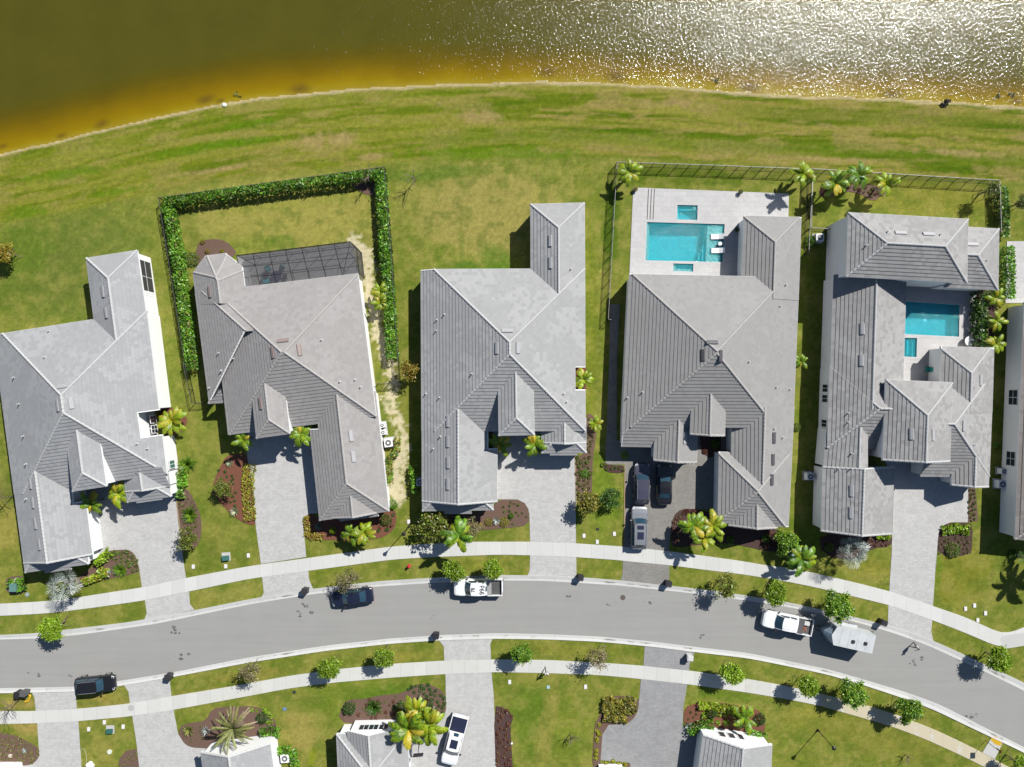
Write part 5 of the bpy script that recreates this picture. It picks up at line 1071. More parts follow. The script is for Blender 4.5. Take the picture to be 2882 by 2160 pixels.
for i, (s, k, r, h_, lb) in enumerate((
    ('B 1745,690', 's', 90, .5, 'round spiky green bush at the edge of the first house lawn, upper one'), ('B 1772,1155', 's', 86, .5, 'round spiky green bush in tan mulch beside the first driveway'), ('K 930,125', 's', 74, .55, 'round green bush in the bed under the first house driveway'),
    ('L 970,1190', 's2', 82, .5, 'round deep green spiky bush in the lower mulch bed'), ('L 780,1205', 'd', 52, .9, 'tall dark clipped bush left of the spiky one in lower bed'), ('L 1185,1205', 'd', 58, .8, 'dark bush behind the yellow palms in lower bed'), ('L 100,1280', 'd', 48, .7, 'dark round bush right of the giant old palm'),
    ('D 1205,1365', 'l', 28, .9, 'small lollipop green bush on the lawn edge under the second garage'), ('D 1620,1285', 'm', 48, .6, 'olive bush near lamp post under the second house'), ('D 1665,1165', 'h', 44, .6, 'green bush at the lower right corner of the second house'),
    ('B 1545,1000', 'h', 1, .3, None), ('M 1668,1240', 'd', 44, .8, 'dark green round bush in the pink mulch bed'), ('N 110,1290', 'd', 48, .7, 'dark bush at right end of the pink mulch bed'), ('J 1192,1520', 'm', 66, .4, 'olive green bush in the bed right of the fifth driveway'), ('J 1668,1555', 'g', 46, .5, 'green bush near right edge below the last house'),
    ('J 235,1495', 'm', 40, .6, 'pale leafy bush in shade left of the silver fan palm'), ('H 1120,1437', 'g', 34, .5, 'small blue green bush in the shade below the greige garage'), ('H 1400,1425', 'g', 38, .5, 'green bush among red leaves below the greige house'), ('H 1000,690', 'g', 42, .6, 'pale green leafy bush in the greige house entry court'),
    ('H 300,780', 'l', 36, .4, 'lime leafy plant in the dark corner left of the parked cars'), ('H 1640,560', 'm', 36, .4, 'olive bush on strip right of the greige house'), ('J 1520,700', 'h', 26, .4, 'small green bush against the right house side strip'), ('J 1500,430', 'h', 26, .5, 'green bush half hidden by the two storey house eave'),
    ('M 840,1390', 'm', 1, .3, None), ('F 935,1250', 'h', 24, .4, 'small green bush in the curved bed of the third house'), ('K 1880,1200', 'l', 1, .3, None), ('G 1745,690', 'g', 46, .8, 'leafy green bush by the air conditioner between fourth and fifth house'), ('B 1520,230', 'r', 40, .3, 'red leaved bush behind the palm at first house notch'), ('B 1540,400', 'r', 34, .3, 'red leaved bush below the palm at first house notch'),
    ('H 780,1220', 'r', 26, .3, 'bright red plant left of two at top of the dark driveway bed'), ('H 838,1222', 'r', 26, .3, 'bright red plant right of two at top of the dark driveway bed'), ('H 922,750', 'r', 22, .3, 'red plant in the greige house entry court'), ('L 1385,1135', 'r', 18, .3, 'small red plant among the dark tufts of lower bed'), ('H 1560,1445', 'l', 1, .3, None),
    ('C 390,775', 'm', 60, .5, 'ragged olive green shrub left of the back lawn mulch bed'), ('C 470,640', 'o', 22, .3, 'small gold plant at top of the back lawn mulch bed'), ('C 505,712', 'o', 20, .3, 'small gold plant in the middle of the back lawn mulch bed'), ('C 620,712', 'o', 20, .3, 'small gold plant at the roof edge of the back lawn bed'),
    ('F 880,1300', 'o', 44, .3, 'mustard coloured shrub in the bed below third garage'), ('F 760,1300', 'o', 36, .3, 'mustard shrub left of the silver agave'), ('F 1505,920', 'h', 40, .3, 'green shrub in the narrow bed right of the third driveway'), ('F 1600,590', 'm', 1, .3, None), ('I 640,300', 't', 40, .3, 'tan dry plants under the right lakeside palm'), ('I 200,300', 'r', 36, .4, 'dark red plant left in the lakeside mulch bed'))):
    if lb is None: continue
    x, y = W1(s, h_ * .5); k_ = r / 2.763 * MPP; tag(link('bush', BU[k], None, (x, y, 0), (0, 0, i * 1.3), (k_, k_, max(h_ * 1.5, k_ * .8))), lb, 'bush')
def hedge(pts, wpx, h, label, cols=HEDGE, size=.17, dens=280, name='hedge', seed=0, mat='leaf', cat='hedge', jag=.22):
    q = [Vector(W(p, h * .8)) for p in P(pts)]; rng = np.random.default_rng(seed + 900); wd = wpx / 2.763 * MPP / 2; C = []; 
    for a_, b_ in zip(q[:-1], q[1:]):
        l = (b_ - a_).length; n = int(l * dens * wd * 1.2); d = (b_ - a_).normalized(); nn = Vector((-d.y, d.x)); t_ = rng.uniform(-.02, 1.02, n); edge = 1 + jag * np.sin(t_ * l * 3.1 + seed) * np.sin(t_ * l * 7.7); sd = rng.uniform(-1, 1, n) * wd * edge
        z = h * (1 - .35 * (np.abs(sd) / wd) ** 3) * rng.uniform(.72, 1.06, n); low = rng.random(n) < .35; z[low] *= rng.uniform(.15, .9, low.sum()); sd[low] = np.sign(sd[low]) * wd * edge[low] * rng.uniform(.85, 1.02, low.sum())
        C.append(np.stack([a_.x + d.x * t_ * l + nn.x * sd, a_.y + d.y * t_ * l + nn.y * sd, z], -1))
    C = np.concatenate(C); V, F = leafquads(C, size, rng, .5, 1.9); tone = (.55 + 1.0 * vnoise(C[:, 0] * 2.1 + 90, C[:, 1] * 2.1 + 90, seed))[:, None]; cx = C.mean(0); off = np.array([cx[0], cx[1], 0]); o = link(name, fast(name, V - off, F, M[mat], pal(rng, len(C), cols) * tone), None, tuple(off)); return tag(o, label, cat)
hedge('C 190,345 255,700 320,1180 380,1625', 88, 1.6, 'left arm of the clipped green hedge round the second back lawn', seed=1); hedge('C 190,325 900,225 1850,105', 78, 1.6, 'long top arm of green hedge facing the lake', seed=2); hedge('C 1850,110 1885,700 1925,1200 1940,1540', 84, 1.6, 'right arm of green hedge beside the sandy trail', seed=3)
hedge('I 1585,270 1605,460 1600,650', 70, 1.5, 'dark hedge outside the lakeside fence at the right', seed=4, cols=GREEN + DEEP); hedge('I 1630,730 1640,900 1635,1130', 90, 1.7, 'green hedge along the white terrace at the right edge', seed=5, cols=GREEN + HEDGE); hedge('I 1425,1085 1420,1300 1415,1500', 100, 1.5, 'dark hedge along the courtyard pool wall', seed=6, cols=DEEP + GREEN)
hedge('L 85,1400 160,1385 235,1400', 60, .9, 'bright hedge at the front corner of the bottom gabled house', seed=7); hedge('L 225,1540 330,1530 365,1700', 52, .9, 'bright hedge wrapping the white air conditioner pad', seed=8); hedge('B 1672,760 1695,900', 70, .8, 'bright hedge along the first house side wall, upper piece', seed=9); hedge('B 1635,970 1715,960', 66, .8, 'bright hedge block at the lower corner of first house side', seed=10)
hedge('K 740,75 800,30 850,-20', 62, .9, 'bright green hedge between fan palm and first house garage', seed=11, cols=LIME); hedge('K 760,130 830,150 720,190 640,225', 50, .7, 'lime groundcover hedge sweeping right of the silver fan palm', seed=12, cols=LIME + GOLDT); hedge('F 165,860 172,960 180,1070', 44, 1.2, 'climbing green hedge in shade left of the third house', seed=13)
hedge('D 1705,650 1705,760 1640,800 1650,1000', 42, .9, 'olive hedge curling round the air conditioner of the second house', seed=14, cols=GOLDT + GREEN); hedge('D 560,850 540,1000 560,1280', 90, .35, 'low gold green groundcover along the second driveway', seed=15, cols=GOLDT + LIME[:1], size=.11); hedge('D 1000,1250 1010,1400 1130,1420', 50, .35, 'low gold groundcover at the corner of the second garage bed', seed=16, cols=GOLDT, size=.11)
hedge('M 820,1180 960,1190 1080,1180|M'.split('|')[0], 120, .6, 'big mounded olive gold hedge beside the dark grey driveway', seed=17, cols=GOLDT + OLIVE); hedge('M 830,1270 1010,1280', 70, .55, 'lower lobe of mounded olive hedge by the dark driveway', seed=18, cols=GOLDT + OLIVE)
hedge('J 1115,1370 1220,1350 1330,1365', 66, .4, 'row of lime leafy plants in the bed right of the fifth driveway', seed=19, cols=LIME); hedge('M 1570,1185 1700,1195 1830,1215 1934,1235', 56, .6, 'lime leafy border along the pink mulch bed', seed=20, cols=LIME + YEL[:1]); hedge('M 1500,1400 1560,1345 1680,1330', 64, .9, 'glossy green hedge at the left corner of the bottom white gable', seed=21)
hedge('N 0,1400 80,1420 160,1440', 60, .9, 'green hedge at the right corner of the bottom white gable', seed=22); hedge('K 85,195 80,260', 56, .7, 'green hedge left of the first utility box', seed=23); hedge('K 150,190 160,290', 56, .7, 'green hedge right of the first utility box', seed=24); hedge('J 600,1410 700,1415', 40, .5, 'green hedge at the base of the two storey garage wing', seed=25, cols=LIME)
hedge('F 430,1335 560,1345 720,1330', 44, .35, 'gold groundcover strip along lawn below the third house', seed=26, cols=GOLDT + ORNG, size=.1); hedge('H 1655,1380 1655,1440', 1, .1, 'x', seed=27) if False else None
TU = [bushmesh(60 + i, GREEN + OLIVE, 90, .3) for i in range(2)]; TUD = [bushmesh(63, DEEP, 90, .3)]; TUR = [bushmesh(64, REDL + TANL[:1], 90, .3)]; TUY = [bushmesh(65, YEL, 110, .3)]; TUT = [bushmesh(66, OLIVE + TANL, 80, .3)]; TUL = [bushmesh(67, LIME, 90, .3)]
COVER = []
def tufts(poly, n, r, label, ms, seed, jit=1.0, pts=None):
    q = P(poly); rr = random.Random(seed); x0, x1 = min(a[0] for a in q), max(a[0] for a in q); y0, y1 = min(a[1] for a in q), max(a[1] for a in q); got = []; tries = 0
    if pts: got = q
    while len(got) < n and tries < 4000 and not pts:
        tries += 1; p = (rr.uniform(x0, x1), rr.uniform(y0, y1))
        if not inside(q, np.array([p[0]]), np.array([p[1]]))[0] or any(math.hypot(p[0] - g[0], p[1] - g[1]) < r / 2.763 * 2.1 for g in got): continue
        got.append(p)
    for p in got:
        x, y = W(p, .15); k = r / 2.763 * MPP * rr.uniform(.8, 1.25)
        if r <= 13 and not pts: COVER.append((ms[rr.randrange(len(ms))], x, y, k, rr.uniform(0, 6))); continue
        tag(link('low_plant', ms[rr.randrange(len(ms))], None, (x, y, .04), (0, 0, rr.uniform(0, 6)), (k, k, k * 1.1)), label, 'low plant', label)
tufts('K 0,1395 100,1415 200,1460 290,1515 295,1560 260,1620 130,1630 0,1600', 42, 14, 'small dull green tuft in the bottom left mulch bed', TUT, 1)
tufts('B 1020,1510 1180,1495 1240,1540 1280,1640 1180,1640 1050,1600', 22, 14, 'small green tuft in the curved bed at the first driveway', TU, 2); tufts('K 960,30 1060,30 1075,130 1010,145', 8, 14, 'small green tuft in the curved bed at the first driveway', TU, 3)
tufts('B 1665,1020 1760,960 1830,1100 1850,1300 1800,1440 1710,1480 1690,1300', 26, 12, 'tiny olive tuft in the tan mulch beside the first driveway', TUT, 4); tufts('L 1225,1045 1320,1020 1400,1020 1520,1110 1525,1240 1450,1290 1300,1110', 44, 15, 'small dark green tuft in the mulch above the yellow palms', TUD, 5)
tufts('L 820,1140 1200,1095 1200,1280 830,1290', 26, 14, 'small brownish tuft in the mulch around the spiky bush', TUT + TUR, 6); tufts('M 0,1190 50,1200 115,1260 90,1340 95,1500 110,1658 0,1658', 26, 16, 'small red leaved plant in the narrow bed right of the white pickup', TUR, 7)
tufts('M 795,1325 780,1380 790,1400 775,1460 770,1530 768,1590 790,1335 772,1440 768,1560', 9, 17, 'small yellow plant in the row along the dark driveway edge', TUY, 8, pts=True); tufts('M 845,1625 900,1610 945,1630 985,1640', 4, 18, 'small yellow green plant at the bottom wall by dark driveway', TUY, 9, pts=True)
tufts('L 20,1215 60,1220 130,1225 150,1240 170,1265 150,1310 175,1310 120,1210', 8, 17, 'small lime tuft along the right edge of the giant palm bed', TUL, 10, pts=True); tufts('K 1400,1340 1600,1310 1580,1480 1440,1470', 12, 12, 'tiny olive tuft in the bed left of the giant palm', TUT, 11)
tufts('F 850,1140 985,1140 1055,1230 1060,1310 900,1320', 18, 11, 'tiny green tuft in the curved tan bed of the third house', TU, 12); tufts('F 1445,800 1550,790 1555,990 1530,1090 1450,1120', 34, 15, 'low green brown plant in the narrow bed right of third driveway', TU + TUT, 13); tufts('F 1535,470 1590,520 1560,770 1530,770', 14, 13, 'low olive plant in the thin bed beside third house wall', TUT, 14)
tufts('D 320,880 440,900 460,1250 390,1180 300,1060', 22, 11, 'tiny dark tuft in the red mulch beside second driveway', TUD, 15); tufts('H 1380,1360 1490,1370 1500,1470 1370,1500', 16, 22, 'small red leaved plant below the greige house corner', TUR, 16); tufts('H 680,1240 760,1230 740,1450 670,1440', 12, 14, 'small tan red plant in the dark driveway bed', TUR + TUT, 17)
tufts('J 1095,1440 1320,1400 1320,1540 1090,1545', 26, 13, 'tiny brown green tuft in the bed right of the fifth driveway', TUT, 18); tufts('J 1320,1050 1375,1050 1375,1290 1320,1290', 18, 13, 'small green plant in the strip along the fifth house driveway', TU, 19); tufts('I 170,260 640,270 600,350 400,280 200,320', 20, 16, 'small reddish plant in the lakeside palm bed', TUR + TUT, 20)
tufts('H 120,850 290,880 290,910 150,890', 12, 14, 'small dark grassy tuft beside the dark driveway corner', TU + TUD, 21); tufts('K 930,1600 1060,1530 1070,1650 930,1650', 10, 12, 'tiny tuft in the small bottom bed between two driveways', TUT, 22); tufts('D 1560,1250 1690,1230 1680,1330 1560,1400', 10, 15, 'small dark red plant in the bed below second house corner', TUR + TUD, 23); tufts('J 510,1430 700,1420 690,1480 560,1490', 14, 14, 'small brown plant in bed under the two storey garage wing', TUR, 24)
tufts('M 1470,1200 1560,1190 1600,1320 1470,1330', 8, 9, 'tiny dark tuft in bare pink mulch', TUD, 25); tufts('M 1590,1250 1934,1240 1934,1330 1700,1320', 18, 24, 'lime leafy plant inside the pink mulch bed', TUL, 26); tufts('F 265,1240 440,1250 700,1250 440,1330', 10, 16, 'small leafy plant in deep shade below the third garage', TU, 27)

cv, cf, cc = [], [], []; nv = 0
for me, x, y, k, a in COVER:
    v = np.zeros(len(me.vertices) * 3); me.vertices.foreach_get('co', v); v = v.reshape(-1, 3); c_, s_ = math.cos(a), math.sin(a)
    cv.append(np.stack([x + k * (v[:, 0] * c_ - v[:, 1] * s_), y + k * (v[:, 0] * s_ + v[:, 1] * c_), .04 + k * 1.1 * v[:, 2]], -1)); f = np.arange(len(v)).reshape(-1, 4) + nv; cf.append(f); nv += len(v)
    col = np.zeros(len(me.loops) * 4); me.color_attributes['Col'].data.foreach_get('color', col); cc.append(col.reshape(-1, 4, 4)[:, 0, :3])
tag(link('bed_ground_cover', fast('bed_ground_cover', np.concatenate(cv), np.concatenate(cf), M['leaf'], np.concatenate(cc))), 'tiny scattered seedlings and ground cover in the mulch beds', 'ground cover', kind='stuff')
# ---------------------------------------------------------------- vehicles
def paint(name, col, rough=.25, coat=.6, metal=0.0): return basic(name, col, rough, metal, .5, n1=(1.5, .04), n2=(8, .03), obj=True, coat=coat)
CP = {'black': paint('paint_black', (.012, .012, .014)), 'navy': paint('paint_dark_blue', (.012, .016, .035)), 'white': paint('paint_white', (.72, .73, .73), .3), 'silver': paint('paint_silver_grey', (.23, .24, .26), .35, .5, .3), 'indigo': paint('paint_dark_indigo', (.05, .05, .075), .3)}
M['car_glass'] = basic('car_glass', (.02, .05, .075), .05, spec=.9, n1=(1, .1)); M['tyre'] = basic('tyre', (.02, .02, .02), .8); M['rim'] = basic('alloy_rim', (.45, .45, .46), .3, .6); M['lamp'] = basic('headlight_lens', (.7, .72, .75), .1, spec=.9); M['red_lamp'] = basic('tail_light_lens', (.22, .015, .015), .2)
M['liner'] = basic('bed_liner', (.075, .075, .075), .7, n1=(2, .2)); M['tonneau'] = basic('tonneau_cover', (.02, .024, .05), .35); M['plastic'] = basic('dark_plastic', (.03, .03, .032), .5)
def loft(mb, st, close=True):
    rings = []
    for x, hw, zb, zt, top in st:   # top: shoulder inset factor
        h = zt - zb; half = [(0, zb), (hw * .82, zb), (hw * .96, zb + h * .12), (hw, zb + h * .38), (hw * .985, zb + h * .7), (hw * .94, zt - h * .06), (hw * top, zt), (hw * top * .5, zt + .015), (0, zt + .02)]
        rings.append([(x, y, z) for y, z in half] + [(x, -y, z) for y, z in half[-2:0:-1]])
    for a, b in zip(rings[:-1], rings[1:]):
        for i in range(len(a)): j = (i + 1) % len(a); mb.poly([a[i], b[i], b[j], a[j]])
    if close: mb.poly(rings[0]); mb.poly(rings[-1][::-1])
def car(s, ang, kind, col, label, L_=4.9, W_=1.86, hz=.7, extra=None, roofglass=None):
    x, y = W1(s, hz); name = {'sedan': 'parked_car', 'suv': 'parked_suv', 'pickup': 'pickup_truck'}[kind]; o = empty(name, (x, y, 0), label, {'sedan': 'car', 'suv': 'suv', 'pickup': 'pickup truck'}[kind], None, R(ang)); hw = W_ / 2; hl = L_ / 2; pm = CP[col]; k = L_ / 4.9
    if kind == 'sedan': beltz, roofz, cowl, rf, rr_, rb, hood, tail = .92, 1.43, 1.15 * k, .45 * k, -.95 * k, -1.75 * k, .84, .98
    elif kind == 'suv': beltz, roofz, cowl, rf, rr_, rb, hood, tail = 1.02, 1.70, 1.2 * k, .65 * k, -1.75 * k, -2.2 * k, .98, 1.08
    else: beltz, roofz, cowl, rf, rr_, rb, hood, tail = 1.18, 1.86, 1.35 * k, .75 * k, -.72 * k, -.92 * k, 1.14, 1.18
    mb = MB(); zb = .28 if kind == 'sedan' else .36
    st = [(hl, hw * .62, zb + .12, hood - .26, .85), (hl - .06, hw * .8, zb, hood - .16, .85), (hl - .25, hw * .93, zb, hood - .07, .84), (hl - .7, hw, zb, hood, .84), (cowl, hw, zb, beltz, .88)]
    if kind == 'pickup': st += [(rb, hw, zb, beltz, .9), (rb - .02, hw, zb, .78, .9), (-hl + .05, hw * .98, zb, .78, .9), (-hl, hw * .9, zb + .08, .76, .9)]
    else: st += [(0, hw * 1.0, zb, beltz + .01, .88), (rb, hw, zb, tail, .86), (-hl + .3, hw * .96, zb, tail - .02, .85), (-hl + .07, hw * .85, zb, tail - .1, .85), (-hl, hw * .7, zb + .12, tail - .25, .85)]
    loft(mb, st)
    # cabin
    cb = MB(); w0, w1 = hw * .87, hw * (.66 if kind == 'sedan' else .74); R4 = [(cowl, w0 * .92, beltz), (rf, w1, roofz - .03), ((rf + rr_) / 2, w1 * 1.02, roofz + .02), (rr_, w1 * .98, roofz - .03), (rb, w0 * (.88 if kind == 'sedan' else .95), tail - (0 if kind != 'pickup' else .0))]
    bz = beltz - .02
    for (x0, a, z0), (x1, b, z1) in zip(R4[:-1], R4[1:]):
        cols_ = 6
        for i in range(cols_):
            f0, f1 = -1 + 2 * i / cols_, -1 + 2 * (i + 1) / cols_; bow = lambda xx, f: xx - (.10 if xx > 0 else -.06) * f * f * (1 if xx in (cowl, rf, rb) else .4)
            cr = lambda z, f: z + .035 * (1 - f * f)
            cb.poly([(bow(x0, f0), a * f0, cr(z0, f0)), (bow(x0, f1), a * f1, cr(z0, f1)), (bow(x1, f1), b * f1, cr(z1, f1)), (bow(x1, f0), b * f0, cr(z1, f0))])
        for sg in (-1, 1): q = [(x0 - .04, sg * w0, bz), (x1 + .02, sg * w0, bz), (x1, sg * b, z1), (x0, sg * a, z0)]; cb.poly(q if sg < 0 else q[::-1])
    body = mb.build('body', pm, o, smooth=True); body.data.polygons.foreach_set('use_smooth', [len(p.vertices) == 4 for p in body.data.polygons]); cb.build('cabin', pm, o)
    def glass(nm, x0, z0, a, x1, z1, b, sh, lift=.022, mat='car_glass', par=None):
        g = MB(); 
        for i in range(6):
            f0, f1 = -1 + 2 * i / 6, -1 + 2 * (i + 1) / 6; g.poly([(x0 - sh * f0 * f0, a * f0, z0 + lift + .035 * (1 - f0 * f0)), (x0 - sh * f1 * f1, a * f1, z0 + lift + .035 * (1 - f1 * f1)), (x1 - sh * f1 * f1, b * f1, z1 + lift + .035 * (1 - f1 * f1)), (x1 - sh * f0 * f0, b * f0, z1 + lift + .035 * (1 - f0 * f0))])
        return g.build(nm, M[mat], par or o)
    def lp(p, q, t_): return p + (q - p) * t_
    glass('windshield', lp(cowl, rf, .04), lp(beltz, roofz - .03, .04), w0 * .84, lp(cowl, rf, .94), lp(beltz, roofz - .03, .94), w1 * .93, .10)
    glass('rear_window', lp(rb, rr_, .15), lp(tail, roofz - .03, .15), w0 * .76, lp(rb, rr_, .9), lp(tail, roofz - .03, .9), w1 * .88, -.06)
    for sg in (-1, 1):
        for x0, x1 in ((cowl - .35, (rf + rr_) / 2 + .08), ((rf + rr_) / 2 - .02, rr_ + (-.25 if kind != 'pickup' else .12))):
            g = MB(); t0, t1 = .1, .9; q = [(x0, sg * (lp(w0, w1, t0) + .012), lp(bz, roofz, t0) + .02), (x1, sg * (lp(w0, w1, t0) + .012), lp(bz, roofz, t0) + .02), (x1 + .06, sg * (lp(w0, w1, t1) + .014), lp(bz, roofz, t1)), (min(x0, rf) - .02, sg * (lp(w0, w1, t1) + .014), lp(bz, roofz, t1))]
            g.poly(q if sg < 0 else q[::-1]); g.build('side_window', M['car_glass'], o)
        m_ = MB(); m_.box((cowl - .3, sg * (hw + .08), beltz + .06), (.14, .2, .15)); m_.box((cowl - .3, sg * (hw - .04), beltz), (.05, .14, .05)); m_.build('wing_mirror', M['plastic'] if col != 'silver' else pm, o)
        l = MB(); l.poly([(hl - .3, sg * hw * .90, hood - .065), (hl - .3, sg * hw * .60, hood - .05), (hl - .1, sg * hw * .55, hood - .13), (hl - .1, sg * hw * .80, hood - .15)][::sg]); l.poly([(hl - .1, sg * hw * .8, hood - .15), (hl - .1, sg * hw * .55, hood - .13), (hl + .0, sg * hw * .52, hood - .3), (hl - .0, sg * hw * .66, hood - .3)][::sg]); l.build('headlight', M['lamp'], o)
        r_ = MB(); tz = tail if kind != 'pickup' else 1.1; r_.box((-hl + .07, sg * hw * .74, tz - .34), (.12, .24, .14)); r_.build('tail_light', M['red_lamp'], o)
        for xw in (hl - .92 * k, -hl + (.95 if kind != 'pickup' else 1.15) * k):
            wr = .34 if kind == 'sedan' else .39; wt = MB(); wt.cyl((xw, sg * (hw - .1), wr), wr, .24, 20, 'y'); wo = wt.build('wheel', M['tyre'], o, smooth=False); rm = MB(); rm.cyl((xw, sg * (hw + .0), wr), wr * .62, .06, 12, 'y'); rm.build('rim', M['rim'], wo)
    if kind == 'pickup':
        bd = MB(); x0, x1 = rb - .02, -hl + .04; t_ = .09
        for sg in (-1, 1): bd.box(((x0 + x1) / 2, sg * (hw - t_ / 2 - .02), .97), (x0 - x1, t_, .42))
        bd.box((x1 + .04, 0, .97), (.08, hw * 2 - .2, .42)); bd.build('cargo_bed', pm, o)
        fl = MB(); fl.box(((x0 + x1) / 2, 0, .80), (x0 - x1 - .1, hw * 2 - .22, .03))
        for j in range(11): fl.box(((x0 + x1) / 2, -hw + .22 + j * (2 * hw - .44) / 10, .822), (x0 - x1 - .14, .05, .02))
        fl.build('bed_liner', M['liner'], o); bp = MB(); bp.box((-hl - .06, 0, .55), (.16, hw * 1.8, .16)); bp.build('rear_bumper', M['rim'] if col == 'white' else M['plastic'], o)
        for j in range(4 if roofglass is None else 0): rbm = MB(); rbm.box(((rf + rr_) / 2, -.45 + j * .3, roofz + .05), (rf - rr_ - .3, .05, .02)); rbm.build('roof_rib', pm, o)
    if kind == 'suv':
        for sg in (-1, 1): ra = MB(); ra.tube([(rf - .1, sg * w1 * .93, roofz + .04), (0, sg * w1 * .95, roofz + .07), (rr_ + .1, sg * w1 * .93, roofz + .04)], .022, 5); ra.build('roof_rail', M['rim'], o)
    for (a, b, ww) in roofglass or (): g = MB(); g.box(((a + b) / 2, 0, roofz + .045), (a - b, ww, .02)); g.build('sunroof', M['tonneau'], o)
    if extra: extra(o, dict(rf=rf, rr=rr_, rb=rb, hl=hl, hw=hw, roofz=roofz))
    return o
def txt(o, s, loc, size, ang, mat, w_=1.0):
    cu = bpy.data.curves.new('painted_number', 'FONT'); cu.body = s; cu.size = size; cu.align_x = 'CENTER'; cu.align_y = 'CENTER'; cu.extrude = .003; cu.offset = .004; cu.materials.append(mat); t0 = bpy.data.objects.new('painted_number', cu); COL.objects.link(t0); bpy.context.view_layer.update(); me = bpy.data.meshes.new_from_object(t0.evaluated_get(bpy.context.evaluated_depsgraph_get())); bpy.data.objects.remove(t0); t_ = link('painted_number', me, o); t_.location = loc; t_.rotation_euler = (0, 0, ang); t_.scale = (w_, 1, 1); return t_
def numbered(o, d):
    m_ = basic('roof_lettering', (.02, .02, .03), .6); a = (d['rf'] + d['rr']) / 2
    txt(o, '78', (d['rf'] - .34, .03, d['roofz'] + .07), .62, R(-90), m_, .85); txt(o, '99d', (d['rr'] + .32, .04, d['roofz'] + .07), .84, R(-90), m_, .85)
    g = MB(); g.box((d['rb'] - .27, 0, 1.12), (.42, d['hw'] * 1.75, .12)); g.build('tool_box', basic('tool_box_grey', (.28, .28, .27), .5), o)
def tonneau(o, d):
    g = MB(); x0, x1 = d['rb'] - .1, -d['hl'] + .16; g.box(((x0 + x1) / 2, 0, 1.19), (x0 - x1, d['hw'] * 1.74, .04))
    for j in range(5): g.box((x0 - (x0 - x1) * (j + .5) / 5, 0, 1.215), (.03, d['hw'] * 1.7, .015))
    g.build('tonneau_cover', M['tonneau'], o)
def cargo(o, d):
    g = MB(); g.box((d['rb'] - .35, 0, 1.16), (.62, d['hw'] * 1.8, .10)); g.build('bed_cover', M['liner'], o)
    rr = random.Random(3); g = MB()
    for j in range(14): g.tube([(d['rb'] - .95 + rr.uniform(-.2, .3), .3 + rr.uniform(-.3, .3), .95 + j * .012), (d['rb'] - .95 + rr.uniform(-.3, .3), .3 + rr.uniform(-.3, .3), 1.0 + j * .012)], .03, 5)
    g.build('coiled_rope', basic('orange_rope', (.42, .15, .08), .8), o)
    g = MB(); g.box((d['rb'] - 1.05, -.42, 1.0), (.62, .48, .35)); g.build('storage_bin', basic('pale_bin', (.5, .5, .48), .5), o)
car('K 745,1010', 5.5, 'suv', 'black', 'black suv parked half on the lower verge near the bottom left', 4.7, 1.9)
car('L 806,333', 180 + 7, 'sedan', 'navy', 'dark blue black sedan parked on the upper kerb under the dry tan tree', 4.95, 1.88)
car('L 1785,258', 180.5, 'pickup', 'white', 'white pickup with numbers painted on its roof, parked between two bright green trees', 5.75, 2.0, .9, numbered, roofglass=[])
car('L 1600,1447', -104.5, 'pickup', 'white', 'white pickup with dark bed cover and sunroof in the lower driveway', 5.9, 2.0, .9, tonneau, roofglass=[(.5, -.5, .85)])
car('H 432,1002', 88.5, 'suv', 'indigo', 'dark indigo car left of two parked side by side by the greige house', 4.85, 1.9, .8)
car('H 607,1005', 89, 'sedan', 'black', 'black sedan right of two parked side by side by the greige house', 4.75, 1.85)
car('H 413,1345', 89, 'suv', 'silver', 'silver grey suv with twin dark sunroofs straddling sidewalk end of the dark driveway', 5.05, 1.95, .85, roofglass=[(.45, .0, .75), (-.3, -1.15, .75)])
car('N 322,535', 180 - 11, 'pickup', 'white', 'white pickup with loaded open bed hitched to the white trailer', 5.95, 2.0, .9, cargo)
